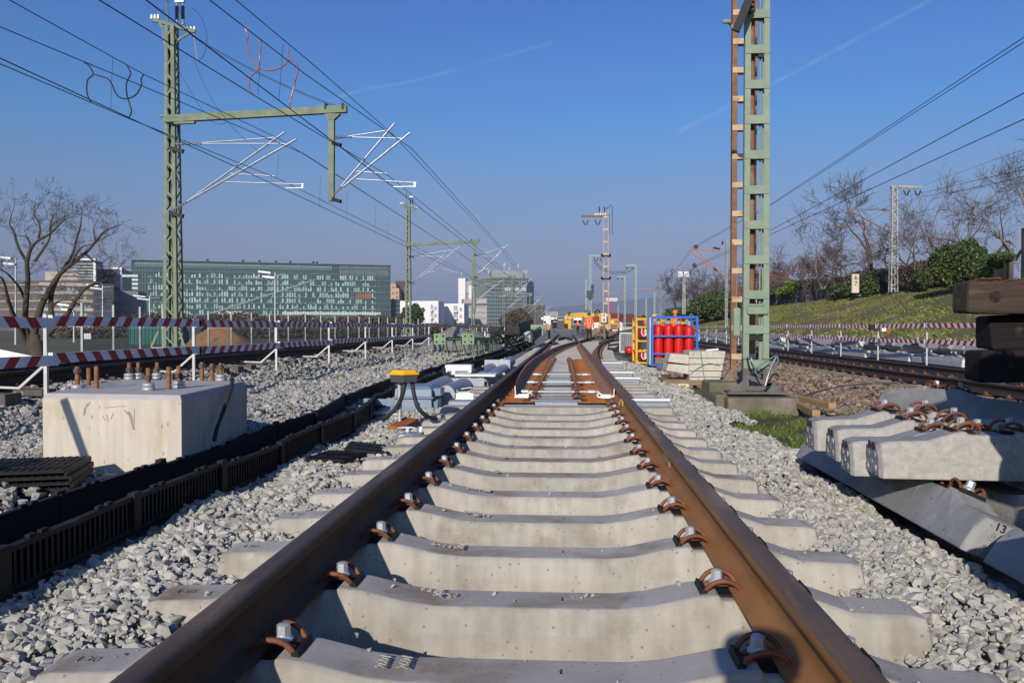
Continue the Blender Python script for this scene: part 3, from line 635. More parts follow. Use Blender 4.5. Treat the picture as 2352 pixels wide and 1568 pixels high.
tpath = crom([(-2.33,1.0,-.06),(-2.34,2.2,-.055),(-2.34,3.2,-.05),(-2.35,4.4,-.03),(-2.30,5.6,-.045),(-2.33,6.6,-.035),(-2.26,7.6,-.03),(-2.36,8.8,-.02),(-2.52,10,-.02),(-2.60,12,-.02),(-2.62,15,-.03),(-2.55,19,-.02),(-2.42,24,-.04),(-2.32,30,-.04),(-2.3,40,-.04),(-2.3,55,-.04)], 12)
d = 0; cum = [0]
for a, b in zip(tpath, tpath[1:]): cum.append(cum[-1]+(b-a).length)
def along(s):
    for i in range(len(cum)-1):
        if cum[i+1] >= s: return tpath[i].lerp(tpath[i+1], (s-cum[i])/(cum[i+1]-cum[i]))
    return tpath[-1]
s = 1.0; k = 0
while s < cum[-1]-1.1:
    a, b = along(s), along(s+1.0); c = (a+b)/2; dv = b-a
    t = tr0 if k == 0 else dup(tr0, label='ribbed black cable trough length, %s from the camera along the row' % ordw(k+1))
    t.location = c+Vector((RND.uniform(-.012,.012), 0, RND.uniform(-.008,.018))); t.rotation_euler = (math.asin(max(-.2,min(.2,dv.z)))+RND.uniform(-.01,.016), RND.uniform(-.015,.015), math.atan2(-dv.x, dv.y)+RND.uniform(-.012,.012))
    k += 1; s += 1.0
lid = thing('trough_lid', 'loose black ribbed trough lid leaning on its neighbour, nearer the trough', 'trough lid', (0,0,0), 'loose trough lids on the stone shoulder')
mb = MB().box((0,0,.012), (.46,.50,.016))
for i in range(12): mb.box((-.205+i*.0373, 0, .022), (.008,.48,.006))
for i in (-.12,.12): mb.box((0,i,.023), (.44,.010,.009))
for q in (-.23,.23): mb.box((q,0,.004), (.012,.50,.03))
mb.build('lid_plate', BLKPL, parent=lid)
p = gp(772,1050,.03); lid.location = p; lid.rotation_euler = (.03,-.02,-.25); lid.scale = (.72,.72,1)
p = gp(848,1032,.05); dup(lid, p, label='loose black ribbed trough lid, tilted and nearer the sleeper ends', rot=(.02,.12,.12))
# stacked lids by the left picture edge
base = gp(88,1140,.0)
for i in range(7):
    l2 = dup(lid, (base.x-.10+RND.uniform(-.02,.02), base.y+.10+RND.uniform(-.02,.02), -.05+.034*i), label='black ribbed trough lid in the stack by the concrete block, %s from the bottom' % ordw(i+1), rot=(0,0,.35+RND.uniform(-.05,.05)))
    l2['group'] = 'stacked trough lids'; l2.scale = (1.15,1.1,1)
pk = MB().bar(gp(-60,1098,.02), gp(108,1072,.02), .10, .05, up=(0,0,1)); tag(pk.build('plank', WOODGR, bevel=.004), 'grey weathered plank lying left of the concrete block', 'plank')

# ------------------------------------------------------------------ cast mast foundation with its holding-down bolts
blk = thing('foundation_block', 'pale square concrete mast foundation with upright bolts beside the black trough', 'foundation', (-3.1,6.0,-.08))
zt = .555; fr, fl, br, bl_ = Vector((-2.53,5.28,0)), Vector((-3.55,5.38,0)), Vector((-2.66,6.73,0)), Vector((-3.83,6.90,0))
mb = MB(); cen = (fr+fl+br+bl_)/4
def ring(k, z): return [Vector((*(cen+(q-cen)*k).xy, z)) for q in (fl, fr, br, bl_)]
rings = [ring(1,-.15), ring(1,zt-.035), ring(.965,zt)]
for r in rings: mb.v += [tuple(q) for q in r]
for i in range(2):
    for j in range(4): mb.f.append((i*4+j, i*4+(j+1)%4, (i+1)*4+(j+1)%4, (i+1)*4+j)); mb.m.append(0 if i == 0 else 1)
mb.f.append((8,9,10,11)); mb.m.append(1)
mb.build('concrete_body', [BLOCKC, mat('block top concrete', (.44,.41,.385), (.37,.345,.33), scale=5, rough=.9, bump=.05)], parent=blk, bevel=.006)
sc_ = MB()                                       # scratches and spalls on the front face
def onface(u, v): return fl.lerp(fr, u)*1+Vector((0,-.0015,0))+Vector((0,0,zt-.035-v))
for (u, v, du, dv, wd) in ((.33,.03,-.02,.05,.008),(.315,.06,-.008,.05,.012),(.33,.05,.02,-.03,.006),(.60,.07,.03,.03,.008),(.63,.08,.03,.10,.016),(.645,.10,.02,.10,.014),(.67,.06,-.004,.12,.004),(.45,.055,.16,-.015,.003),(.47,.10,.012,.05,.004),(.50,.13,.02,-.04,.004),(.44,.11,.02,.03,.003)):
    sc_.bar(onface(u,v), onface(u+du,v+dv), wd, .002, up=(0,-1,0))
sc_.build('surface_scar', mat('scarred concrete', (.27,.17,.11), (.36,.30,.24), scale=30, rough=.9), parent=blk)
bolts = [(178,891,.155,2,0),(204,884,.13,0,0),(222,892,.16,0,0),(297,871,.14,1,1),(318,870,.14,1,1),(341,896,.155,1,1),(361,870,.14,1,1),(388,894.5,.16,0,0),(411,891,.16,1,1),(464,873,.15,2,0),(487,874,.14,2,0),(507,874,.145,2,1)]
bn = ['leftmost rusty bolt with a square nut at its tip','bare rusty bolt','bare rusty bolt','','','','','bare rusty bolt','','','','']
for i, (x, y, hh, nut, col) in enumerate(bolts):
    c = gp(x, y, zt); mb = MB().lathe([(.0165,-.01),(.0165,hh),(.014,hh+.003)], c, 12)
    o = mb.build('anchor_bolt', mat('rusty bolt', (.28,.115,.035), (.16,.07,.035), scale=30, rough=.75, bump=.1), parent=blk, smooth=40)
    if nut: MB().lathe([(.03,0),(.03,.032)], (c.x, c.y, zt+(hh-.045 if nut == 2 else hh*.48)), 6).build('nut', mat('dark steel nut', (.06,.05,.04), (.09,.07,.05), scale=30, rough=.6), parent=o)
    if col or i == 0:
        cm = MB()
        for q, (r0, z0, z1) in enumerate(((.044,0,.026),(.042,.030,.052))[:1 if i == 0 else 2]): cm.lathe([(r0-.004,z0),(r0,z0+.004),(r0,z1-.004),(r0-.004,z1)], (c.x,c.y,zt), 16)
        cm.build('levelling_collar', ZINC, parent=o, smooth=40)
hs = crom([px(532,868,6.4), px(533,880,6.25), px(527,905,6.05), px(511,950,5.9), px(498,985,5.75), px(492,1012,5.7)], 5)
tag(MB().tube(hs, .015, 8).build('cable', RUBBER, smooth=60), 'thick black cable hanging down the shaded side of the concrete block', 'cable')

# ------------------------------------------------------------------ red and white barrier fences
def board_mb(L, th=.035, hh=.11, flip=1, per=.33):
    mb = MB(); mb.box((L/2,0,0), (L,th,hh)); n_ = int(L/per)
    for s in (-1, 1):
        for i in range(n_):
            x = .1+i*per; sk = .05*flip
            mb.add([(x-sk,s*(th/2+.0015),-hh/2),(x+per*.48-sk,s*(th/2+.0015),-hh/2),(x+per*.48+sk,s*(th/2+.0015),hh/2),(x+sk,s*(th/2+.0015),hh/2)], [(0,1,2,3) if s < 0 else (3,2,1,0)], 1)
    mb.box((.0,0,0), (.03,th+.012,hh+.012), 0)
    return mb
POSTST = mat('barrier post steel', (.55,.55,.52), (.46,.46,.44), scale=7, rough=.5, metal=.2, c3=(.35,.22,.13), s3=4, amt3=.1)
boards = {}
def board(name, label, a, b, grp, flip):
    L = (b-a).length; key = (round(L, 2), flip)
    if key not in boards:
        o = board_mb(key[0], flip=flip).build(name, [WHITEP, REDP]); boards[key] = o
        tag(o, label, 'barrier board', grp)
    else: o = dup(boards[key], label=label); o['group'] = grp
    o.location = a; dv = b-a; o.rotation_euler = (0, -math.asin(dv.z/L), math.atan2(dv.y, dv.x)); return o
def post_mb(zb, ztop, brace, sgn):
    mb = MB(); mb.box((0,0,(zb+ztop)/2), (.036,.036,ztop-zb))
    br_ = MB()
    if brace:
        br_.bar((0,0,.60), (-.30*sgn,0,.34), .026); br_.bar((-.29*sgn,0,.345), (-.80*sgn,0,.36), .03,.022)
    ck = MB()
    for z in (1.09, .70):
        ck.tube([(.01,-.01,z+.01),(.03,.22,z-.005),(.03,.24,z-.02),(.03,.24,z-.10)], .009, 6); ck.lathe([(.035,-.03),(.04,0),(.035,.03)], (.03,.25,z-.07), 10, axis='X')
    return mb, br_, ck
def fence(xf, ys, zb, zs, nm, grp, sgn, brace, side):
    P0 = None
    for i, y in enumerate(ys):
        lab = nm % ordw(i+1); far = y > 45
        if P0 is None:
            P0 = thing('barrier_post', lab, 'barrier post', (xf(y), y, 0), grp)
            a, b, c = post_mb(zb, 1.12, brace, sgn); a.build('post', POSTST, parent=P0, offset=(0,0,0))
            if brace: b.build('brace_rod', POSTST, parent=P0, offset=(0,0,0))
            c.build('board_clamp', BLACK if False else POSTST, parent=P0, offset=(0,0,0)); o = P0
        else: o = dup(P0, (xf(y), y, RND.uniform(-.03,.03)), RND.uniform(-.03,.03), lab)
        if i < len(ys)-1:
            y2 = ys[i+1]; w_ = RND.uniform(-.02,.02)
            for zi, (z, nmz) in enumerate(zip(zs, ('upper','lower'))):
                board('barrier_board', 'red and white striped %s barrier board in the %s bay of the %s' % (nmz, ordw(i+1), side), Vector((xf(y)+.045*sgn, y+.02, z+w_)), Vector((xf(y2)+.045*sgn, y2+.12, z-w_*.5+(.02 if i % 3 == 1 else 0))), grp.replace('posts','boards'), 1 if (i+zi) % 2 else -1)
lx = lambda y: -5.47 if y < 60 else -5.47+.012*(y-60)
fence(lx, [4.9+3.46*i for i in range(26)], -.25, (1.055,.66), 'white steel barrier post with rail brace, %s along the left fence', 'posts of the left barrier fence', 1, True, 'left fence')
fence(lambda y: 9.45, [15.6+3.42*i for i in range(22)], -.1, (1.04,.62), 'white steel barrier post, %s along the right fence', 'posts of the right barrier fence', -1, False, 'right fence')
# unseen leaning post, added so that its slanting shadow falls across the block
sp = thing('shadow_post', 'unseen post with slanting brace, added left of the concrete block to shadow it', 'barrier post', (-3.7,3.2,-.05))
MB().bar((-3.86,3.3,1.36), (-3.58,3.3,.66), .075,.06).bar((-3.58,3.3,.66),(-3.58,3.3,-.05), .05).bar((-3.62,3.3,.75),(-3.46,3.3,-.05), .06).build('post', POSTST, parent=sp)

# ------------------------------------------------------------------ point machine, junction box and tubes left of the turnout
pm = thing('point_machine', 'blue grey cast point machine on the sleeper ends behind the yellow lidded box', 'point machine', (-1.72,9.9,-.02))
def taper(mb, c, d0, d1, h, m=0):
    x, y, z = c; a, b = d0[0]/2, d0[1]/2; e, f = d1[0]/2, d1[1]/2
    return mb.hexa([(x-a,y-b,z),(x+a,y-b,z),(x+a,y+b,z),(x-a,y+b,z),(x-e,y-f,z+h),(x+e,y-f,z+h),(x+e,y+f,z+h),(x-e,y+f,z+h)], m)
q = gp(944,950,-.02); cx, cyy = q.x+.02, q.y+.35
mb = MB(); taper(mb, (cx,cyy,.0), (.46,.66,0), (.44,.64,0), .15); mb.box((cx-.24,cyy-.1,.03), (.08,.4,.05)); mb.box((cx+.25,cyy-.1,.08), (.07,.30,.12)); mb.box((cx,cyy-.33,.03), (.5,.05,.05))
mb.lathe([(.02,-.02),(.02,.0)], (cx+.06,cyy-.335,.10), 10, axis='Y'); mb.build('casing', BLUGRY, parent=pm, bevel=.008)
lb = MB(); taper(lb, (cx,cyy,.155), (.49,.69,0), (.49,.69,0), .02); taper(lb, (cx,cyy,.175), (.45,.64,0), (.44,.62,0), .095); taper(lb, (cx,cyy,.27), (.44,.62,0), (.36,.54,0), .03); lb.box((cx+.265,cyy-.06,.225), (.10,.30,.09)); lb.build('lid', BLUGRY, parent=pm, bevel=.007)
am = MB().bar((cx-.24,cyy-.2,.10), (cx-.62,cyy-.2,.11), .075); am.bar((cx-.22,cyy-.2,.10),(cx-.34,cyy-.2,.105), .10,.10); am.build('drive_arm', BLUGRY, parent=pm, bevel=.006)
fp = MB().box((cx,cyy-.12,-.012), (.95,.75,.02)); fp.build('base_plate', GALV, parent=pm)
jb = thing('junction_box', 'dark grey track box with yellow lid on a zinc pole', 'junction box', (-1.5,7.9,.05))
q = px(928,860,7.95); bx, by = q.x, 7.95
def polyring(r, k, rot, z, sx=1, sy=1): return [(bx+sx*r*math.cos(rot+2*pi*i/k), by+sy*r*math.sin(rot+2*pi*i/k), z) for i in range(k)]
def prism(mb, rr, k=6, rot=.12, sy=.85):
    o = len(mb.v)
    for r, z in rr: mb.v += polyring(r, k, rot-pi/2, z, 1, sy)
    for i in range(len(rr)-1):
        for j in range(k): mb.f.append((o+i*k+j, o+i*k+(j+1)%k, o+(i+1)*k+(j+1)%k, o+(i+1)*k+j)); mb.m.append(0)
    mb.f += [tuple(o+j for j in range(k))[::-1], tuple(o+(len(rr)-1)*k+j for j in range(k))]; mb.m += [0,0]; return mb
zb_ = px(928,877,7.95).z
prism(MB(), [(.142,zb_),(.155,zb_+.075)]).build('box_body', DGREY, parent=jb, bevel=.006)
prism(MB(), [(.172,zb_+.073),(.172,zb_+.088),(.15,zb_+.094),(.125,zb_+.118)]).build('lid', YELLID, parent=jb, bevel=.005)
pb = px(917,966,7.95); MB().tube([(bx-.045,by,zb_),(bx-.045,by,zb_-.03),(pb.x+.005,by,pb.z-.03)], .0215, 12).build('pole', GALV, parent=jb, smooth=50)
for sgn, pts, lb in ((1, [(930,877,7.9),(926,900,7.88),(917,925,7.9),(902,945,7.9),(880,962,7.85)], 'left hose'), (1, [(947,878,7.95),(951,905,7.9),(960,935,7.85),(980,955,7.9),(1003,962,8.0)], 'right hose')):
    MB().tube(crom([px(*p_) for p_ in pts], 5), .021, 10).build('cable_hose', RUBBER, parent=jb, smooth=60)
rb = MB(); a = px(908,985,7.75); b = px(945,965,8.1); rb.bar(a, b, .16, .055, up=(0,-.25,1)); tag(rb.build('rusty_bracket', RUSTO, bevel=.006), 'orange rusty channel piece under the zinc pole of the yellow lidded box', 'bracket')
gb = thing('handle_box', 'galvanised box with bent carrying handle against a sleeper end', 'metal box', (-1.55,7.1,0))
c0 = px(938,995,7.1)
mb = MB().box((c0.x+.02,7.15,c0.z-.01), (.17,.26,.012)); mb.box((c0.x-.065,7.15,c0.z-.08), (.012,.26,.14)); mb.box((c0.x+.02,7.28,c0.z-.08), (.17,.012,.14)); mb.box((c0.x-.14,7.1,c0.z-.15), (.16,.2,.012)); mb.build('box_body', GALV, parent=gb, bevel=.003)
MB().box((c0.x+.055,7.03,c0.z-.022), (.13,.02,.03)).build('wood_edge', RUSTO, parent=gb)
MB().tube(crom([(c0.x-.10,7.04,c0.z-.15),(c0.x-.085,7.04,c0.z-.10),(c0.x-.085,7.04,c0.z+.03),(c0.x-.06,7.04,c0.z+.055),(c0.x+.07,7.04,c0.z+.055),(c0.x+.09,7.04,c0.z+.02)], 4), .0085, 8).build('carry_handle', GALVB, parent=gb, smooth=60)
for k2 in (-.03,.09): MB().lathe([(.017,0),(.017,.035),(.012,.045)], (c0.x+k2,7.22,c0.z+.0), 10).build('stud_bolt', WHITE, parent=gb)
# pair of galvanised tubes with end plates
tb = thing('tube_housing', 'pair of big galvanised tubes with white cross plates along the left sleeper ends', 'tube housing', (-1.75,12.5,0))
def yz(x, y, Y): return px(x, y, Y)
TUBEG = mat('dull galvanised tube', (.34,.355,.39), (.26,.275,.31), scale=8, rough=.45, metal=.35)
for (xa, ya, Ya, xb, yb, Yb) in ((978,903,10.3,1022,880,12.4),(1024,906,10.3,1066,885,12.4),(1070,880,12.6,1128,848,15.2),(1104,884,12.6,1156,850,15.2),(1136,850,15.5,1172,830,18.5)):
    a, b = px(xa,ya,Ya), px(xb,yb,Yb); MB().tube([a, b], .115, 20).build('tube', TUBEG, parent=tb, smooth=50)
for (x0, x1, y0, y1, Y) in ((1005,1112,868,901,12.45),(1113,1172,826,858,15.3)):
    a = px(x0,y0,Y); b = px(x1,y1,Y); MB().box(((a.x+b.x)/2,Y,(a.z+b.z)/2), (b.x-a.x,.012,a.z-b.z)).build('cross_plate', GALVB, parent=tb)
a = px(1003,912,10.3); MB().box((a.x+.22,10.35,a.z-.08), (.48,.02,.26)).build('white_plate', WHITE, parent=tb)
a = px(1095,860,12.8); MB().box((a.x,12.8,a.z), (.62,.5,.03)).build('cover_plate', WHITE, parent=tb)
wb = thing('white_cabinet', 'white sheet metal cover box with two vents on the tube housing', 'cabinet', px(1053,860,13.2))
a = px(1022,838,13.2); b = px(1083,861,13.2)
MB().box(((a.x+b.x)/2,13.35,(a.z+b.z)/2+.0), (b.x-a.x,.30,a.z-b.z)).build('case', WHITE, parent=wb, bevel=.008)
for (x0, x1) in ((1027,1037),(1045,1075)):
    e = px(x0,851,13.19); f = px(x1,858,13.19); MB().box(((e.x+f.x)/2,13.197,(e.z+f.z)/2), (f.x-e.x,.012,e.z-f.z)).build('vent', mat('vent grey', (.25,.26,.27), (.2,.2,.21), rough=.5), parent=wb)
hs = crom([px(1019,846,13.0), px(1022,858,12.9), px(1040,868,12.8), px(1070,868,12.8), px(1090,855,12.9), px(1100,848,13.1), px(1108,847,13.3)], 5)
tag(MB().tube(hs, .033, 10).build('hose', RUBBER, smooth=60), 'thick black hose looping in front of the white vented box', 'hose')
lv = ['nearest','second','third','fourth','fifth','sixth']
for i, (x0, y0, x1, y1, Y) in enumerate(((1030,898,1080,890,11.0),(1058,868,1100,866,13.0),(1110,845,1160,842,15.6),(1135,830,1175,828,18.4))):
    a = px(x0,y0,Y); b = px(x1,y1,Y); hz = MB().tube(crom([(a.x,Y,a.z-.13),(a.x,Y,a.z-.03),(a.x+.04,Y,a.z),(b.x,Y,b.z),(b.x+.02,Y,b.z-.02)], 4), .0085, 8)
    hz.box(((a.x+b.x)/2+.05,Y+.12,a.z-.05), (b.x-a.x,.22,.02)); tag(hz.build('bearer_cover', GALV, smooth=40), 'galvanised cover with bent handle over a left bearer end, %s from the camera' % lv[i], 'cover', 'covers with handles on the left bearer ends')
for i, (x0, y0, x1, y1, Y) in enumerate(((1000,905,1080,901,10.5),(1105,862,1160,858,14.3),(1150,826,1180,824,20.0))):
    a = px(x0,y0,Y); b = px(x1,y1,Y); hz = MB().bar(a, b, .05, .035); hz.lathe([(.012,0),(.012,.04)], a+Vector((.1,0,.015)), 8); hz.lathe([(.012,0),(.012,.04)], a+Vector((.28,0,.015)), 8)
    tag(hz.build('detector_rod', mat('cream rod', (.62,.58,.46), (.55,.5,.4), rough=.5), smooth=40), 'cream coloured detector rod reaching left from the blade, %s from the camera' % lv[i], 'rod', 'cream rods on the left bearer ends')

# ------------------------------------------------------------------ green lattice mast lying on the ballast, and scrap behind it
def lying_mast(label, a, b, w, h, nb, mats, plates=True):
    t = thing('lying_mast', label, 'lattice mast', (a.x, a.y, -.1)); ax = (b-a); L = ax.length; ax /= L; r = Vector((ax.y,-ax.x,0)); u = Vector((0,0,1))
    C4 = [(-w/2,0),(w/2,0),(w/2,h),(-w/2,h)]
    def P(c, s, k=1): return a+ax*s+r*c[0]*k+u*(h/2+(c[1]-h/2)*k)
    for c in C4: MB().bar(P(c,0), P(c,L,.75), .11,.11).build('chord', mats, parent=t)
    lat = MB()
    for f in range(4):
        c, d_ = C4[f], C4[(f+1)%4]
        for i in range(nb):
            s0, s1 = L*i/nb, L*(i+1)/nb; e0, e1 = (c, d_) if i % 2 else (d_, c); lat.bar(P(e0,s0,1-.25*i/nb), P(e1,s1,1-.25*(i+1)/nb), .07,.02, up=r if f % 2 else u)
    lat.build('lattice_bars', mats, parent=t)
    if plates:
        for j, c in enumerate(C4):
            q = P(c, -.02); pm_ = MB().box(q, (.34,.03,.30), rz=math.atan2(-ax.x, ax.y)); pp = pm_.build('end_plate', mats, parent=t)
            hm = MB()
            for dx, dz in ((-.09,.08),(.09,.08),(-.09,-.08),(.09,-.08)): hm.lathe([(.028,-.02),(.028,.0)], q+Vector((dx,-.012,dz)), 10, axis='Y')
            hm.build('bolt_hole', BLACK, parent=pp)
    return t
lying_mast('new green lattice mast lying on the stones, drilled end plates facing the camera', Vector((-3.15,23,.06)), Vector((-3.0,33,.0)), .80, .62, 12, GREENNEW)
lying_mast('green lattice jib lying flat beyond the grey pipe stump, topped with black boxes', Vector((-3.0,35,.25)), Vector((-2.6,46,.25)), .6, .4, 10, GREENNEW, False)
gc = thing('tipping_trough', 'dark green tilted steel channel resting on the scrap left of the track', 'steel channel', (-2.6,38,0))
a = px(1204,772,36); b = px(1230,757,46)
MB().bar(a+Vector((0,0,-.05)), b, .75,.06, up=(-.5,0,.8)).bar(a+Vector((-.30,0,.28)), b+Vector((-.3,0,.28)), .06,.55).bar(a+Vector((.33,0,-.1)), b+Vector((.3,0,-.1)), .06,.4).build('channel', GREENDK, parent=gc)
cw = MB().box((-4.6,36,.25), (2.6,.25,.8)); tag(cw.build('grey_wall', CONCOLD if False else CONCG, bevel=.02), 'low grey concrete slab wall behind the lying mast', 'wall')
def heap(name, label, c, rx, ry, h, m, seed, cat):
    rr = random.Random(seed); mb = MB(); n1, n2 = 20, 9; vs = [(c[0],c[1],c[2]+h)]
    for i in range(1, n2+1):
        for j in range(n1):
            a_ = 2*pi*j/n1; k_ = i/n2; vs.append((c[0]+rx*k_*math.cos(a_)*rr.uniform(.93,1.07), c[1]+ry*k_*math.sin(a_), c[2]+h*(math.cos(k_*pi)*.5+.5)*rr.uniform(.85,1.12)))
    fs = [(0,1+j,1+(j+1)%n1) for j in range(n1)]+[(1+(i-1)*n1+j,1+i*n1+j,1+i*n1+(j+1)%n1,1+(i-1)*n1+(j+1)%n1) for i in range(1,n2) for j in range(n1)]
    mb.add(vs, fs); return tag(mb.build(name, m, smooth=60), label, cat)
heap('ballast_heap', 'grey heap of spread ballast between lying mast and dark green channel', (-4.4,33.5,.1), 2.4, 1.8, .9, MATS['ballast bed'], 3, 'heap')
heap('sand_heap', 'light brown sand heap behind the left mast foot', (-21.5,50,-.3), 2.9, 2.2, 1.45, SAND, 4, 'heap')
bbx = thing('battery_box', 'black boxes standing on the far end of the lying green mast', 'box', (-3.2,34.5,.7)); 
MB().box((-3.0,35.5,.85), (.55,.5,.40)).build('case', BLACK, parent=bbx, bevel=.02); MB().box((-2.3,35.5,.85), (.6,.5,.36)).build('case', BLACK, parent=bbx, bevel=.02)
rr = random.Random(5)
for i in range(10):                               # hydraulic hoses and scrap
    x, y = rr.uniform(-3.6,-2.7), rr.uniform(34,44); tag(MB().tube(crom([(x,y,.05),(x+.15,y,.6+rr.random()*.4),(x+.5,y+.3,.5),(x+.9,y+.4,.0)], 5), .03, 6).build('cable_loop', RUBBER, smooth=60), 'black cable loop rising from the scrap behind the lying mast', 'cable', 'cable loops behind the lying mast')
# ------------------------------------------------------------------ flat frame masts on the right
def frame_mast(root, x0, x1, y, zb, zt, ch, bat, pitch, z1, mats, batm, wb, dark=None, tap=0.0, ph=0):
    for x, s in ((x0, 1), (x1, -1)):
        mb = MB(); xt = x+s*tap; top = (xt, y, zt)
        if dark:
            dm_ = MB(); dm_.bar((x,y,zb), (x,y,dark), ch, ch*1.35, up=(0,1,0)); dm_.build('leg_foot', TARGREY, parent=root)
        st = dark or zb
        a = Vector((x,y,st)); b = Vector(top)
        mb.bar(a+Vector((0,-ch*.6,0)), b+Vector((0,-ch*.6,0)), ch, .012, up=(0,1,0)); mb.bar(a+Vector((s*-ch*.44,0,0)), b+Vector((s*-ch*.44,0,0)), .012, ch*1.2, up=(0,1,0)); mb.bar(a+Vector((0,ch*.6,0)), b+Vector((0,ch*.6,0)), ch, .012, up=(0,1,0))
        mb.build('leg', mats, parent=root, bevel=.003)
    z = z1; i = 0
    while z < zt:
        k = (z-zb)/(zt-zb); xa, xb = x0+tap*k, x1-tap*k
        for s in (-1, 1): MB().box(((xa+xb)/2, y+s*(ch*.6+.010), z), (xb-xa+ch*.9, .010, bat)).build('batten', batm, parent=root) if (s < 0 or i % 1 == 0) else None
        z += pitch; i += 1
gm = thing('frame_mast', 'tall green flat frame mast with cross battens on the mossy concrete footing', 'mast', (2.45,11.0,0))
Y1 = 11.05
xa, xb = px(1712,800,Y1).x, px(1758,800,Y1).x
frame_mast(gm, xa, xb, Y1, px(1712,896,Y1).z, 6.6, .075, .11, .455, px(1735,836,Y1).z, GREENOLD, GREENOLD, 0, dark=px(1712,823,Y1).z, tap=.012)
z_ = lambda y: px(1735,y,Y1).z
gs = MB()
for s, xx in ((-1, xa), (1, xb)):
    gs.add([(xx,Y1-.06,z_(868)),(xx+s*.22,Y1-.06,z_(899)),(xx,Y1-.06,z_(899)),(xx,Y1-.05,z_(868)),(xx+s*.22,Y1-.05,z_(899)),(xx,Y1-.05,z_(899))], [(0,1,2),(5,4,3),(0,3,4,1),(1,4,5,2)])
gs.box(((xa+xb)/2,Y1-.05,z_(853)), (xb-xa,.02,.055)); gs.bar((xa,Y1-.05,z_(862)), (xb+.05,Y1-.05,z_(884)), .02,.055, up=(0,0,1)); gs.box(((xa+xb)/2,Y1-.05,z_(891)), (xb-xa+.1,.03,.06))
gs.box(((xa+xb)/2,Y1,z_(900)), (xb-xa+.5,.32,.03)); gs.build('foot_gusset', TARGREY, parent=gm)
cwt = MB(); cwt.box(((xa+xb)/2-.02,Y1+.05,(z_(749)+z_(766))/2), (.23,.14,z_(749)-z_(766))); cwt.box(((xa+xb)/2-.02,Y1+.05,(z_(768)+z_(783))/2), (.22,.14,z_(768)-z_(783))); cwt.build('counterweight', BLACK, parent=gm, bevel=.008)
db = MB(); db.box(((xa+xb)/2+.01,Y1-.03,(z_(704)+z_(722))/2), (.27,.12,z_(704)-z_(722))); db.box(((xa+xb)/2+.0,Y1-.03,z_(701)), (.20,.1,.03)); db.build('drive_box', GREENOLD, parent=gm, bevel=.012)
sb = MB().box((xa-.09,Y1+.12,(z_(706)+z_(774))/2), (.10,.10,z_(706)-z_(774))); sb.build('side_box', GREENOLD, parent=gm, bevel=.03)
rod = MB().tube([(xb-.07,Y1+.02,z_(840)),(xb-.085,Y1+.02,6.4)], .012, 6); rod.tube([(xb-.055,Y1+.02,z_(840)),(xb-.03,Y1+.02,z_(700))], .02, 6); rod.build('operating_rod', GREENOLD, parent=gm)
rod2 = MB().tube([(xa+.10,Y1+.12,z_(720)),(xa+.085,Y1+.12,5.3)], .045, 8).build('down_pipe', RUSTPAINT, parent=gm, smooth=50)
# bracket with insulator near the top
sw = MB(); sw.bar(px(1690,72,Y1-.3), px(1730,-25,Y1-.3), .10,.05, up=(0,-1,0)); sw.build('switch_arm', BLACK, parent=gm)
ck = MB(); a = px(1669,50,Y1-.35); ck.tube([a, px(1678,57,Y1-.3), px(1688,70,Y1-.3)], .016, 8); ck.lathe([(.025,-.05),(.03,0),(.025,.05)], a, 10, axis='X'); ck.build('arm_clamp', GREENOLD, parent=gm)
ins = MB()
for i in range(3): ins.lathe([(.02,0),(.06,.008),(.055,.02),(.02,.025)], px(1722,30-i*11,Y1-.12), 12)
ins.build('insulator', mat('green glazed porcelain', (.05,.09,.07), (.04,.07,.06), rough=.25, spec=.6), parent=gm, smooth=50)
bx_ = MB(); bx_.box((((xa+xb)/2)+.06,Y1-.02,px(1738,130,Y1).z), (.10,.05,.05)); bx_.bar(px(1733,133,Y1), px(1742,125,Y1), .02); bx_.build('mast_bracket', BLACK, parent=gm)
for i, pts in enumerate(([(1716,820),(1722,845),(1733,853),(1752,853)],[(1725,822),(1735,845),(1745,850)],[(1745,868),(1735,850),(1752,835),(1782,817),(1786,830),(1774,858)],[(1790,865),(1778,858),(1765,878),(1755,882)],[(1758,885),(1770,845),(1783,820)])):
    MB().tube(crom([px(x, y, Y1-.15-.05*i) for x, y in pts], 5), .011, 6).build('loose_cable', [RUBBER, GALV, mat('teal cable', (.10,.22,.19), (.08,.18,.16), rough=.6)][i % 3], parent=gm, smooth=60)
fd = thing('mast_footing', 'weathered stepped concrete footing carrying the green frame mast', 'footing', (2.5,11,-.1))
a = gp(1680,945,-.14); mb = MB(); zt_ = z_(909)
mb.box(((px(1672,910,10.75).x+px(1838,910,10.75).x)/2, 11.05, (zt_-.3)/2), (px(1838,910,10.75).x-px(1672,910,10.75).x, .62, zt_+.3)); mb.box((px(1655,925,11.1).x, 11.25, (zt_+.02-.3)/2), (.16,.5,zt_+.32)); mb.build('concrete_body', CONCOLD, parent=fd, bevel=.03)
rm = thing('frame_mast', 'rust brown flat frame mast with tan battens behind the green one', 'mast', (2.5,13.4,0))
Y2 = 13.4; x0, x1 = px(1684,800,Y2).x, px(1728,800,Y2).x
zz = lambda y: px(1700,y,Y2).z
frame_mast(rm, x0, x1, Y2, zz(885), 7.4, .085, .085, .452, zz(818), RUSTPAINT, TANST, 0, tap=.0)
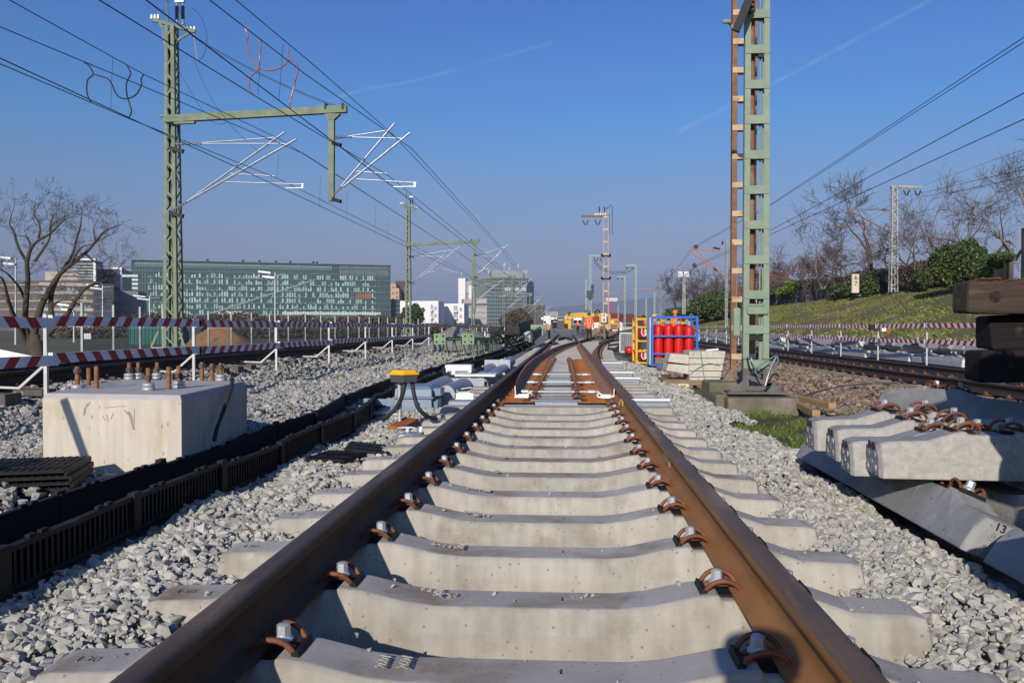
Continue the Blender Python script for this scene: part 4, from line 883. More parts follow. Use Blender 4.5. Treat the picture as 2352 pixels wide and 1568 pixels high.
g2 = MB(); g2.add([(x0,Y2-.08,zz(838)),(x0-.24,Y2-.08,zz(884)),(x0,Y2-.08,zz(884)),(x0,Y2-.06,zz(838)),(x0-.24,Y2-.06,zz(884)),(x0,Y2-.06,zz(884))], [(0,1,2),(5,4,3),(0,3,4,1)]); g2.bar((x0,Y2-.07,zz(862)), (x1,Y2-.07,zz(846)), .02,.07); g2.build('foot_gusset', mat('faded brown steel', (.24,.17,.12), (.17,.12,.09), scale=7, rough=.85), parent=rm)
f2 = thing('mast_footing', 'low rough concrete footing under the rust brown frame mast', 'footing', (2.4,13.2,-.1))
mb = MB(); xa2, xb2 = px(1640,890,13.0).x, px(1705,890,13.0).x; mb.box(((xa2+xb2)/2+.2, 13.35, (zz(874)-.35)/2), (xb2-xa2+.55,.75,zz(874)+.35)); mb.build('concrete_body', CONCOLD, parent=f2, bevel=.03)

# ------------------------------------------------------------------ gas bottles in their cages
BY = 23.2
cg = thing('bottle_cage', 'blue steel frame cage holding four red gas bottles', 'gas cage', (3.0,BY,0))
X0, X1 = px(1498,800,BY).x, px(1601,800,BY).x; Zt, Zb = px(1550,728,BY).z, px(1550,838,BY).z; Zm1, Zm2 = px(1550,772,BY).z, px(1550,813,BY).z; Dp = .95
for x in (X0, X1):
    for y in (BY, BY+Dp): MB().box((x,y,(Zt+Zb)/2), (.065,.065,Zt-Zb+.06)).build('corner_post', BLUEP, parent=cg)
rl = MB()
for y in (BY-.002, BY+Dp):
    for z in (Zt, Zm1, Zm2, Zb): rl.box(((X0+X1)/2,y,z), (X1-X0-.06,.045,.055 if z in (Zt,Zb) else .045))
for x in (X0, X1):
    for z in (Zt, Zb): rl.box((x,BY+Dp/2,z), (.045,Dp-.06,.05))
rl.build('rail_frame', BLUEP, parent=cg)
fl_ = MB().box(((X0+X1)/2,BY+Dp/2,Zb+.01), (X1-X0-.05,Dp-.05,.02)); fl_.build('floor_plate', GALV, parent=cg)
pn = MB().box((X0-.055,BY+Dp/2,(Zt+Zb)/2), (.03,Dp*.95,Zt-Zb)); pn.build('side_panel', mat('pale grey panel', (.50,.54,.58), (.44,.48,.52), rough=.5), parent=cg)
ft = MB()
for x in (X0+.28, X1-.3): ft.box((x,BY+.1,(Zb-.15)/2-.03), (.05,.1,Zb+.25))
ft.build('foot', GALV, parent=cg)
for x in (X0+.2, X1-.1):
    MB().tube(crom([(x-.1,BY,Zt+.03),(x-.06,BY,Zt+.09),(x,BY,Zt+.03)], 4), .008, 6).build('lifting_eye', GALV, parent=cg)
cyl = None; step = (X1-X0-.10)/4; r = step*.47; hz = Zt-Zb
names = ['leftmost','second from the left','third from the left','rightmost']
def bottle(root, h, r):
    MB().lathe([(r*.62,0),(r*.66,.01),(r*.66,.05),(r*.75,.06),(r*.95,.10),(r,.16),(r,h*.76),(r*.93,h*.82),(r*.72,h*.865),(r*.40,h*.885)], (0,0,0), 22).build('bottle_body', REDCYL, parent=root, smooth=40, offset=(0,0,0))
    MB().lathe([(r*.40,h*.88),(r*.40,h*.985),(r*.28,h)], (0,0,0), 14).build('valve_cap', mat('grey cap', (.30,.32,.34), (.22,.24,.26), rough=.45), parent=root, smooth=40, offset=(0,0,0))
    MB().lathe([(r*1.004,h*.60),(r*1.004,h*.604)], (0,0,0), 22).build('seam', mat('dull red seam', (.40,.02,.02), rough=.4), parent=root, offset=(0,0,0))
for row in range(2):
    for i in range(4):
        loc = (X0+.05+step*(i+.5), BY+.2+row*.42, Zb+.03)
        lb = 'red gas bottle in the blue cage, %s in the %s row' % (names[i], 'front' if row == 0 else 'rear')
        if cyl is None:
            cyl = thing('gas_bottle', lb, 'gas bottle', (0,0,0), 'red gas bottles in the blue cage'); bottle(cyl, hz*.93, r); cyl.location = loc
        else: dup(cyl, loc, RND.uniform(0,6), lb, scale=(1,1,RND.uniform(.97,1.02)))
yc = thing('bottle_cage', 'yellow steel frame rack with red bottles lying in it behind the blue cage', 'gas cage', (2.5,24.6,0))
YY = 24.9; a0, a1 = px(1462,800,YY).x, px(1496,800,YY).x; zt2, zb2 = px(1470,732,YY).z, px(1470,833,YY).z
for x in (a0, a1+.0):
    for y in (YY, YY+1.2): MB().box((x,y,(zt2+zb2)/2), (.06,.06,zt2-zb2)).build('corner_post', YELP, parent=yc)
rl = MB()
for yv in (732,751,783,806,833):
    z = px(1470,yv,YY).z
    for y in (YY-.002, YY+1.2): rl.box(((a0+a1)/2,y,z), (a1-a0,.04,.05))
    for x in (a0, a1): rl.box((x,YY+.6,z), (.04,1.2,.045))
rl.bar((a1,YY+.1,px(1500,735,YY).z), (px(1585,743,YY+.6).x,YY+.6,px(1585,743,YY+.6).z), .05,.08); rl.build('rail_frame', YELP, parent=yc)
for i, yv in enumerate((764,817)):
    c = px(1481,yv,YY+.1); b_ = thing('gas_bottle', 'red gas bottle lying end-on in the yellow rack, %s level' % ('upper','lower')[i], 'gas bottle', c, 'red gas bottles lying in the yellow rack')
    MB().lathe([(.09,0),(.14,.05),(.15,.12),(.15,1.0),(.1,1.08)], c, 18, axis='Y').build('bottle_body', REDCYL, parent=b_, smooth=40)
    mk = MB().tube(crom([c+Vector(q) for q in ((-.08,-.05,.16),(-.10,-.06,0),(-.05,-.06,-.10),(.03,-.06,-.07),(.05,-.05,.05))], 4), .016, 6); mk.tube([c+Vector((.0,-.06,.12)), c+Vector((.11,-.06,-.10))], .016, 6); mk.tube([c+Vector((.0,-.06,.12)), c+Vector((.01,-.06,-.10))], .014, 6); mk.build('guard_handle', WHITE, parent=b_, smooth=60)
c = px(1447.5,805,27); rb_ = thing('gas_bottle', 'red gas bottle lying alone on the stones left of the yellow rack', 'gas bottle', c)
MB().lathe([(.06,-.02),(.10,.0),(.13,.06),(.14,.14),(.14,.9),(.08,1.0)], c, 20, axis='Y').build('bottle_body', REDCYL, parent=rb_, smooth=40)
pl_ = thing('support_pallet', 'old timber blocks supporting the blue cage', 'pallet', (3,BY,-.1)); MB().box((X0+.25,BY+.2,.08), (.35,.5,.16)).box((X1-.3,BY+.2,.08), (.3,.5,.18)).build('timber_block', WOODGR, parent=pl_)
sk = thing('bitumen_roll', 'brown grey rounded sack leaning by the grey wire gate panel', 'sack', px(1452,795,33))
c = px(1452,795,33); MB().lathe([(.2,-.45),(.30,-.35),(.34,0),(.30,.42),(.18,.52)], c, 14).build('sack_body', mat('brown felt', (.10,.075,.055), (.07,.055,.04), scale=14, rough=1, bump=.5), parent=sk, smooth=60)
gt = thing('wire_gate', 'grey steel gate panel with wire mesh beside the brown sack', 'gate', px(1430,805,31)); a = px(1424,765,31); b = px(1434,808,31)
gmb = MB()
for x in (a.x, b.x+.35): gmb.box((x,31,(a.z+b.z)/2), (.05,.05,a.z-b.z))
for z in (a.z, b.z): gmb.box(((a.x+b.x)/2+.17,31,z), (b.x-a.x+.35,.05,.05))
for i in range(7): gmb.box((a.x+(b.x+.35-a.x)*i/7,31,(a.z+b.z)/2), (.012,.012,a.z-b.z))
for i in range(9): gmb.box(((a.x+b.x)/2+.17,31.0,b.z+(a.z-b.z)*i/9), (b.x-a.x+.35,.012,.012))
gmb.build('mesh_panel', GALV, parent=gt)
bn_ = thing('rail_bender', 'black bent steel bar frame at the edge of the branch bearers', 'bar frame', px(1410,800,34))
mb = MB(); mb.tube(crom([px(1396,812,33),px(1397,795,33),px(1401,786,33.5),px(1413,783,34)], 4), .025, 6); mb.tube([px(1396,801,33), px(1424,803,33)], .06, 8); mb.tube([px(1398,793,33), px(1420,790,33.5), px(1452,787,34)], .04, 6); mb.build('bar', BLACK, parent=bn_)

# ------------------------------------------------------------------ pallet of kerb slabs in front of the rust brown mast
SY = 15.2
sx0, sx1 = px(1583,840,SY).x, px(1667,840,SY).x
zs = [px(1625,y,SY).z for y in (806,823,837,852,866,882)]
for i in range(5):
    t = MB(); a, b = zs[i+1]+.004, zs[i]-.004; k_ = (4-i)*.0; rr_ = (i)*.022
    t.hexa([(sx0+.0,SY,a),(sx1-rr_-.02,SY,a),(sx1-rr_-.02,SY+.8,a),(sx0,SY+.8,a),(sx0,SY,b),(sx1-rr_,SY,b),(sx1-rr_,SY+.8,b),(sx0,SY+.8,b)])
    tag(t.build('concrete_slab', CONCL, bevel=.012), 'grey concrete slab in the strapped stack, %s' % ['topmost','second from the top','in the middle','second from the bottom','lowest'][i], 'slab', 'strapped stack of concrete slabs')
st = MB().bar((sx0+.20,SY-.006,zs[0]+.01), (sx0+.30,SY-.006,zs[5]-.1), .018,.003, up=(0,1,0)); st.tube(crom([(sx0,SY-.01,zs[4]+.03),(sx0+.15,SY-.02,zs[3]+.05),(sx0+.34,SY-.02,zs[2]+.02),(sx0+.55,SY-.015,zs[2]-.02)], 5), .006, 5)
tag(st.build('packing_strap', mat('green strap', (.10,.25,.20), rough=.5)), 'green packing strap round the stack of concrete slabs', 'strap')
ms = [((1540,812),(1583,815),(1583,837),(1534,831)), ((1536,835),(1583,839),(1583,860),(1530,851))]
for i, q4 in enumerate(ms):
    ps = [px(x, y, SY+.05) for x, y in q4]; t = MB().hexa([ps[3], ps[2], ps[2]+Vector((0,.7,0)), ps[3]+Vector((0,.7,0)), ps[0], ps[1], ps[1]+Vector((0,.7,0)), ps[0]+Vector((0,.7,0))])
    tag(t.build('kerb_stone', CONCL, bevel=.015), 'beige tapered concrete kerb stone on the pallet, %s one' % ('upper','lower')[i], 'kerb stone', 'kerb stones beside the slab stack')
pt = thing('pallet', 'worn wooden pallet under the kerb stones and slabs', 'pallet', (2.1,SY,-.1))
mb = MB(); za = zs[5]-.005; p0 = px(1532,855,SY)
for i in range(3): MB().box((p0.x+.1+i*.5,SY+.45,-.09+.05), (.12,.9,.10)).build('bearer_block', WOODGR, parent=pt)
mb.box((p0.x+.6,SY+.42,.03), (1.35,.9,.035)); mb.box((p0.x+.6,SY-.01,-.02), (1.3,.03,.06)); mb.build('deck_board', mat('pallet board', (.30,.20,.12), (.20,.13,.08), scale=5, rough=.9, stretch=(1,6,6), bump=.2), parent=pt)
wl = MB().tube([px(1622,804.5,SY+.2), px(1650,802,SY+.2)], .018, 6); tag(wl.build('white_stick', WHITE), 'white plastic stick lying on top of the slab stack', 'stick')
gr_ = MB().tube(crom([gp(1475,868,-.05),gp(1500,862,-.02),gp(1515,860,0),gp(1475,871,-.03),gp(1510,876,-.03),gp(1540,886,-.05)], 5), .008, 5); tag(gr_.build('cord', MATS['green strap']), 'thin green cord lying loose on the stone verge', 'cord')
q = gp(1557,891,-.10); cn = MB().lathe([(.035,0),(.045,.03),(.045,.17),(.03,.20)], (q.x,q.y,.0-.06), 12, axis='X', m=0); tag(cn.build('spray_can', [mat('spray can yellow', (.75,.62,.05), (.7,.68,.6), scale=9, rough=.4, lo=.45, hi=.55)], smooth=40), 'white and yellow spray can lying on the grass edge', 'spray can')
for i, (x0, y0, x1, y1, zz0) in enumerate(((1826,930,1875,955,.03),(1840,927,1912,945,.07))):
    a, b = gp(x0,y0,-.02), gp(x1,y1,-.02); t = MB().bar(a+Vector((0,0,zz0)), b+Vector((0,0,zz0)), .09,.07); tag(t.build('timber_offcut', WOOD, bevel=.004), 'yellow sawn timber offcut on the grass, %s' % ('nearer and lower one','upper one pointing right')[i], 'timber', 'timber offcuts on the grass')
cb = MB().tube(crom([gp(1824,917,-.05),gp(1860,905,-.0),gp(1925,888,.02),gp(1985,882,.02),gp(2070,879,0),gp(2125,877,.0)], 6), .012, 6); tag(cb.build('earth_cable', mat('blue grey cable', (.06,.075,.10), rough=.6)), 'dark blue grey cable lying across the brown ballast', 'cable')

# ------------------------------------------------------------------ new concrete sleepers piled beside the track
def pile_sleeper(label, loc, rot, mats, zfast=True, cnt=[0]):
    t = thing('piled_sleeper', label, 'sleeper', loc, 'sleepers piled beside the near track')
    global PILE
    t.rotation_euler = rot
    key = mats[0].name
    if key not in PILE: PILE[key] = sleeper_mb(2.6, -.105, 1).build('concrete_body', mats, parent=t, offset=(0,0,0), bevel=.008)
    else: c = dup(PILE[key], parent=t); KIDS.setdefault(t.name, []).append(c)
    if zfast: add_fastenings(t, (-RC, RC), .113)
    # five strand pockets and the cast code on each end face
    hm = MB()
    for sx in (-1, 1):
        for (y, z) in ((-.05,.0),(.05,.0),(-.06,-.065),(.06,-.065),(0,-.033)): hm.lathe([(.019,-.006),(.019,.004),(.010,.005)], (sx*1.3,y,z), 12, axis='X')
    hm.build('strand_pocket', mat('strand pocket', (.42,.42,.43), (.06,.06,.06), scale=35, rough=.4), parent=t, offset=(0,0,0))
    tm = MB(); text_mesh(tm, '13 12', .05, Matrix.Translation((-1.304,0,.045)) @ Matrix.Rotation(-pi/2,4,'Z') @ Matrix.Rotation(pi/2,4,'X'), .002); tm.build('cast_code', BLACK, parent=t, offset=(0,0,0))
    return t
PILE = {}
LITC = [mat('speckled pale concrete', (.40,.375,.335), (.30,.28,.25), scale=28, rough=.9, bump=.12, bscale=60), mat('shade-grey end concrete', (.33,.325,.315), (.26,.255,.25), scale=9, rough=.85)]  # second grey holds the shade of the grazing-lit end faces in its colour
GRYC = [CONCG, CONCG]
# two lying along the track as dunnage, the rest laid across them
pile_sleeper('smooth grey dunnage sleeper along the verge, farther half of the pair', (1.86,4.95,.09), (.40,0,pi/2), GRYC)
pile_sleeper('smooth grey dunnage sleeper along the verge, nearer half of the pair', (1.90,2.24,.075), (.40,0,pi/2+.01), GRYC)
pile_sleeper('dunnage sleeper lying flat behind the smooth grey pair, farther one', (2.26,4.6,.09), (0,0,pi/2), LITC)
pile_sleeper('dunnage sleeper lying flat behind the smooth grey pair, nearer one', (2.32,1.95,.08), (0,0,pi/2-.03), LITC)
for i_ in range(6): pile_sleeper('unseen sleeper in the tall shadow-casting pile beyond the right picture edge, %s layer' % ordw(i_+2), (1.84-.03*(i_%3)+1.3,2.80+.03*(i_%2),.345+.245*(i_+1)), (0,0,.06-.03*(i_%3)), [CONCG, CONCG])  # pile added out of frame to throw shade on sleepers and timbers
pile_sleeper('pale speckled sleeper with lit face laid across the pile, nearest of the cross layer', (1.56+1.30,4.28,.355), (0,.0,-.05), LITC)
pile_sleeper('piled sleeper behind the pale speckled one, its coded end sitting lowest', (1.50+1.3,4.46,.325), (0,0,-.09), LITC)
pile_sleeper('piled sleeper third in the cross layer, coded end half hidden', (1.50+1.3,4.74,.36), (0,0,-.06), LITC)
pile_sleeper('piled sleeper farthest in the cross layer, coded end farthest left', (1.46+1.3,5.02,.38), (0,0,-.05), LITC)
pile_sleeper('grey sleeper end with strand pockets in the lower right corner of the picture', (1.50+1.3,2.82,.345), (0,0,.10), [CONCG, CONCG])
pile_sleeper('smooth grey sleeper lying at a slant behind the cross layer, bolts in shade', (3.15,5.85,.40), (.30,.0,pi/2+.36), GRYC)
# old timber beams resting on the pile
tmx = [(2.98,5.75,1.33-.085,.17,'splintered brown old timber sleeper on top of the right hand pile', WOODOLD, 0), (3.16,5.85,1.02,.27,'black shade-dark tarry timber sleeper in the middle of the right hand pile', WOODSHADE, .05), (3.05,5.8,.735,.25,'black rounded shade-dark tarry timber sleeper at the bottom of the right hand timber pile', WOODSHADE, -.03)]  # lower two coloured near black for the shade lying on them
tb_pos = [((2228,2420),(643,720),5.55), ((2284,2450),(722,803),5.7), ((2258,2440),(803,878),5.6)]
for ((u0,u1),(v0,v1),Y), (_,_,_,_,lb,m_,rz) in zip(tb_pos, tmx):
    a = px(u0,v0,Y); b = px(u0,v1,Y); hgt_ = a.z-b.z; t = thing('timber_sleeper', lb, 'timber sleeper', (a.x,Y,b.z), 'old timber sleepers on the right hand pile')
    mb = MB(); rr = random.Random(int(u0)); n_ = 14
    rings = []
    for i in range(n_+1):
        x = a.x+2.5*i/n_; j = lambda s=.008: rr.uniform(-s,s)
        rings.append([(x+(j(.03) if i == 0 else 0),Y+j(),b.z+j()),(x,Y+.26+j(),b.z+j()),(x,Y+.26+j(),a.z+j(.012)+.03*i/n_),(x+(j(.04) if i == 0 else 0),Y+j(),a.z+j(.014)+.03*i/n_)])
    for r_ in rings: mb.v += r_
    for i in range(n_):
        for j in range(4): mb.f.append((i*4+j,i*4+(j+1)%4,(i+1)*4+(j+1)%4,(i+1)*4+j)); mb.m.append(0)
    mb.f += [(3,2,1,0), tuple(n_*4+j for j in range(4))]; mb.m += [0,0]
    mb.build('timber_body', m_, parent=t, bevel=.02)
    hm = MB().lathe([(.036,-.002),(.036,.004),(.030,.004),(.028,-.001)], (a.x+.16,Y,(a.z+b.z)/2+.0), 14, axis='Y'); hm.build('screw_hole', mat('hollow wood', (.006,.005,.004), (.05,.03,.02), scale=20, rough=.9), parent=t)
    if m_ is WOODOLD:
        sp_ = MB()
        for i in range(46):
            x = a.x+.02+rr.uniform(0,.55); sp_.bar((x,Y+rr.uniform(-.006,.1),a.z+rr.uniform(-.05,.012)), (x+rr.uniform(.05,.2),Y+rr.uniform(-.01,.1),a.z+rr.uniform(-.04,.022)), .008,.006)
        sp_.build('splinters', mat('split wood', (.14,.065,.03), (.08,.04,.025), scale=9, rough=.9), parent=t)
# sleepers stacked along the far side of the right hand track
proto = None
cols = [(9.75,.12,20),(10.6,.12,16),(9.95,.42,15),(10.75,.42,10)]
DIMC = [mat('stacked grey concrete', (.40,.40,.41), (.31,.31,.325), scale=5, rough=.75, rnd=.1), mat('stacked grey top', (.36,.355,.35), (.30,.295,.29), scale=5, rough=.8)]
rr = random.Random(31); cnt = {0:0,1:0}
for ci, (x, z, n_) in enumerate(cols):
    y = 13.6 if z < .3 else 14.6
    for i in range(n_):
        lay = 0 if z < .3 else 1; cnt[lay] += 1
        lb = 'grey concrete sleeper stacked beyond the right track, %s layer, %s in the %s file' % (('lower','upper')[lay], ordw(i+1), 'front' if ci % 2 == 0 else 'rear')
        loc = (x+rr.uniform(-.12,.12)+(.0 if lay else 0), y+1.7, z+.05); rot = (rr.choice((0,0,0,.0,-.9)) if lay else rr.uniform(-.05,.05), 0, pi/2+rr.uniform(-.05,.05)+(rr.uniform(-.12,.12) if lay else 0))
        if proto is None:
            proto = thing('stacked_sleeper', lb, 'sleeper', loc, 'sleepers stacked beyond the right track'); proto.rotation_euler = rot; proto.scale = (1,1.15,1.2)
            sleeper_mb(3.2, -.11).build('concrete_body', DIMC, parent=proto, offset=(0,0,0), bevel=.02)
            for sx in (-1, 1): MB().box((sx*1.602,0,-.035), (.006,.25,.15)).build('end_face', mat('white sleeper end', (.66,.64,.60), (.55,.53,.50), scale=8, rough=.8), parent=proto, offset=(0,0,0))
            hm = MB()
            for sx in (-1, 1):
                for (yy_, zz_) in ((-.05,.005),(.05,.005),(-.07,-.06),(.07,-.06)): hm.lathe([(.014,-.004),(.014,.004)], (sx*1.606,yy_,zz_), 8, axis='X')
            hm.build('strand_pocket', BLACK, parent=proto, offset=(0,0,0)); add_fastenings(proto, (-RC, RC), .113)
        else: dup(proto, loc, None, lb, rot=rot)
        y += 3.42
# ------------------------------------------------------------------ lattice masts with cantilevers on the left
def lattice(root, base, h, w0, d0, w1, d1, nb, mats, pname='mast_leg', c=.055, lname='lattice_bars', rb=.05):
    B = Vector(base)
    def P(i, t): 
        sx, sy = ((-1,-1),(1,-1),(1,1),(-1,1))[i]; return B+Vector((sx*(w0+(w1-w0)*t)/2, sy*(d0+(d1-d0)*t)/2, h*t))
    for i in range(4):
        sx, sy = ((-1,-1),(1,-1),(1,1),(-1,1))[i]; a, b = P(i,0), P(i,1); mb = MB()
        mb.bar(a+Vector((-sx*c/2,0,0)), b+Vector((-sx*c/2,0,0)), c, .012, up=(0,1,0)); mb.bar(a+Vector((0,-sy*c/2,0)), b+Vector((0,-sy*c/2,0)), .012, c, up=(0,1,0)); mb.build(pname, mats, parent=root)
    lat = MB()
    for f in range(4):
        i, j = f, (f+1) % 4
        for k in range(nb):
            t0, t1 = k/nb, (k+1)/nb; e0, e1 = (i, j) if (k+f) % 2 else (j, i); up = (0,1,0) if f % 2 == 0 else (1,0,0)
            lat.bar(P(e0,t0), P(e1,t1), rb, .010, up=up)
    lat.build(lname, mats, parent=root)
def porcelain(mb, a, b, r, n=7):
    a, b = Vector(a), Vector(b); d = b-a
    for i in range(n):
        p = a+d*((i+.3)/n); q = a+d*((i+.6)/n); mb.tube([p, q], [r, r*.5], 8)
    mb.tube([a, b], r*.45, 6)
def cantilever(root, Y, pts, sc_=1.0):
    """pts: mast top hold, tip, mast low hold, registration tube ends, steady arm end (all surveyed in the cross plane Y)"""
    top, tip, low, r0, r1, s0 = [Vector(p) for p in pts]
    mb = MB(); d = tip-low; mb.tube([low+d*.16, tip+d.normalized()*.25], .032, 8); mb.build('strut_tube', GALVB, parent=root, smooth=60)
    d2 = tip-top; MB().tube([top+d2*.30, tip-d2*.02], .021, 8).build('top_tube', GALVB, parent=root, smooth=60)
    i1 = MB(); porcelain(i1, top+d2*.06, top+d2*.30, .042, 8); i1.build('insulator', mat('grey insulator', (.30,.33,.35), (.12,.13,.15), scale=40, rough=.35), parent=root, smooth=50)
    i2 = MB(); porcelain(i2, low+d*.02, low+d*.16, .04, 7); i2.build('insulator', MATS['grey insulator'], parent=root, smooth=50)
    MB().tube([r0, r1], .019, 8).build('registration_tube', GALVB, parent=root, smooth=60)
    if (s0-r1).length > .05:
        sa = MB().tube([r1+Vector((-.04,0,-.10)), s0], .018, 6); sa.bar(r1+Vector((-.05,0,.02)), r1+Vector((-.05,0,-.12)), .05); sa.build('steady_arm', GALVB, parent=root, smooth=60)
def masthead(root, T, s=1.0):
    mb = MB(); mb.bar(T+Vector((-.62,-.1,.18)), T+Vector((.55,.1,-.12)), .09,.10); mb.bar(T+Vector((-.45,-.08,.10)), T+Vector((-.05,0,-.45)), .06); mb.bar(T+Vector((.40,.08,-.14)), T+Vector((.05,0,-.40)), .06); mb.build('head_bracket', GREENST, parent=root)
    pi_ = MB()
    for x in (-.66,-.56,-.46): pi_.lathe([(.035,0),(.045,.04),(.03,.13)], T+Vector((x,-.1,.2)), 8)
    for x in (.3,.42,.52): pi_.lathe([(.03,0),(.04,.04),(.025,.11)], T+Vector((x,.1,-.08)), 8)
    pi_.build('pin_insulator', WHITE, parent=root, smooth=50)
    po = MB()
    for x in (.02,.20): porcelain(po, T+Vector((x,.05,.22)), T+Vector((x,.05,.62)), .065, 9)
    po.build('post_insulator', PORC, parent=root, smooth=50)
    wt = MB()
    for x in (.02,.20): wt.lathe([(.03,0),(.03,.16)], T+Vector((x,.05,.08)), 8); wt.lathe([(.03,0),(.03,.14)], T+Vector((x,.05,.62)), 8)
    wt.box(T+Vector((.11,.05,.74)), (.26,.1,.05)); wt.build('switch_contact', GALVB, parent=root)
    rd = MB(); rd.tube([T+Vector((-.24,0,.1)), T+Vector((-.24,0,.72))], .026, 6); porcelain(rd, T+Vector((-.24,0,.72)), T+Vector((-.24,0,1.1)), .04, 8); rd.build('spike_rod', GREENST, parent=root)
    ch = MB(); porcelain(ch, T+Vector((-.36,-.1,.0)), T+Vector((-.26,-.1,-.75)), .03, 5); porcelain(ch, T+Vector((.50,.1,-.18)), T+Vector((.60,.1,-.95)), .03, 6); ch.build('hanging_insulator', GALV, parent=root, smooth=50)
masts = {}
def left_mast(Y, lb, full=True, beam=True, nb=22, base_z=.40):
    k = Y/23.5
    def Q(x, y, dy=0):          # same shape at every mast: survey of the nearest one, carried down the line
        p = px(x, y, 23.5); return Vector((p.x+(.0), Y+dy, p.z))
    b = Q(399,800); b.z = base_z; t = thing('lattice_mast', lb, 'mast', (b.x, Y, b.z), 'green lattice masts on the left side')
    top = Q(403,62); lattice(t, b, top.z-b.z, .42,.46,.27,.30, nb, GREENST, c=.095)
    fp = MB()
    for dx in (-.24,.24): fp.box((b.x+dx, Y-.05, b.z-.03), (.40,.8,.12))
    fp.build('footing', CONCL, parent=t)
    if full:
        sp = MB()
        for dx in (-1, 1): sp.bar(b+Vector((dx*.31,-.3,.5)), b+Vector((dx*.50,-.35,.04)), .06,.015, up=(0,1,0))
        sp.build('foot_stay', GREENST, parent=t); masthead(t, top)
    if beam:
        bm_ = MB(); a = Q(420,278,-.3); e = Q(803,257,-.3)
        bm_.bar(a+Vector((-.4,0,-.02)), e, .16,.20); bm_.bar(Q(381,273,-.34), Q(440,278,-.34), .10,.06); bm_.bar(a+Vector((-.1,0,-.14)), a+Vector((.5,0,-.13)), .12,.06); bm_.build('cross_beam', GREENST, parent=t)
        dr = MB(); dr.bar(Q(769,268,-.3), Q(768,466,-.3), .16,.14, up=(0,1,0)); dr.add([Q(754,269,-.38),Q(789,269,-.38),Q(775,282,-.38),Q(762,282,-.38),Q(754,269,-.22),Q(789,269,-.22),Q(775,282,-.22),Q(762,282,-.22)], [(3,2,1,0),(4,5,6,7),(0,1,5,4),(1,2,6,5),(2,3,7,6),(3,0,4,7)])
        dr.build('drop_post', GREENST, parent=t)
        cl = MB()
        for x in (756,795): cl.box(Q(x,252,-.3), (.05,.22,.16))
        for y in (333,460): cl.bar(Q(765,y,-.3), Q(793,y+7,-.9) if False else Q(768,y,-.3)+Vector((.30,-.1,-.10)), .10,.10)
        cl.build('bracket', BLACK, parent=t)
        for y in (345,492): MB().bar(Q(402,y,-.3), Q(432,y+8,-.3), .10,.11).build('bracket', BLACK, parent=t)
    if beam == 'near':
        cantilever(t, Y, [Q(400,339,-.3), Q(645,321,-.3), Q(400,495,-.3), Q(538,403,-.3), Q(640,409,-.3), Q(640,409,-.3)])
        cantilever(t, Y, [Q(432,353,-1.3), Q(697,353,-1.3), Q(436,502,-1.3), Q(560,436,-1.3), Q(732,441,-1.3), Q(690,450,-1.3)])
        cantilever(t, Y, [Q(766,325,-.3), Q(898,305,-.3), Q(770,456,-.3), Q(825,398,-.3), Q(894,403,-.3), Q(894,403,-.3)])
        cantilever(t, Y, [Q(790,338,-1.3), Q(946,342,-1.3), Q(792,466,-1.3), Q(845,430,-1.3), Q(976,438,-1.3), Q(925,447,-1.3)])
    elif beam:
        cantilever(t, Y, [Q(420,345), Q(668,300), Q(425,500), Q(560,410), Q(700,440), Q(640,452)])
        cantilever(t, Y, [Q(420,348,-1), Q(600,352,-1), Q(425,505,-1), Q(520,440,-1), Q(560,436,-1), Q(560,436,-1)])
        cantilever(t, Y, [Q(776,340), Q(946,285), Q(780,460), Q(840,415), Q(960,430), Q(905,440)])
        cantilever(t, Y, [Q(776,345,-1), Q(900,350,-1), Q(780,463,-1), Q(830,420,-1), Q(860,418,-1), Q(860,418,-1)])
    masts[Y] = t; return t
left_mast(23.5, 'nearest green lattice mast on the left, full height with insulators on its head', beam='near')
left_mast(59.5, 'second green lattice mast from the left, with insulators on its head', nb=24)
m3 = left_mast(101, 'third green lattice mast, standing before the white slab building', full=False, nb=22)
wt_ = MB(); wt_.tube([(-11.3,100.6,3.0),(-11.3,100.6,5.2)], .2, 8); wt_.build('tension_weight', CONCG, parent=m3)
left_mast(150, 'fourth green lattice mast, standing before the dark glass tower', full=False, nb=20)
left_mast(222, 'fifth green lattice mast, small at the right edge of the dark glass tower', full=False, nb=16)
left_mast(300, 'sixth green lattice mast, smallest, right of the dark glass tower', full=False, nb=12)

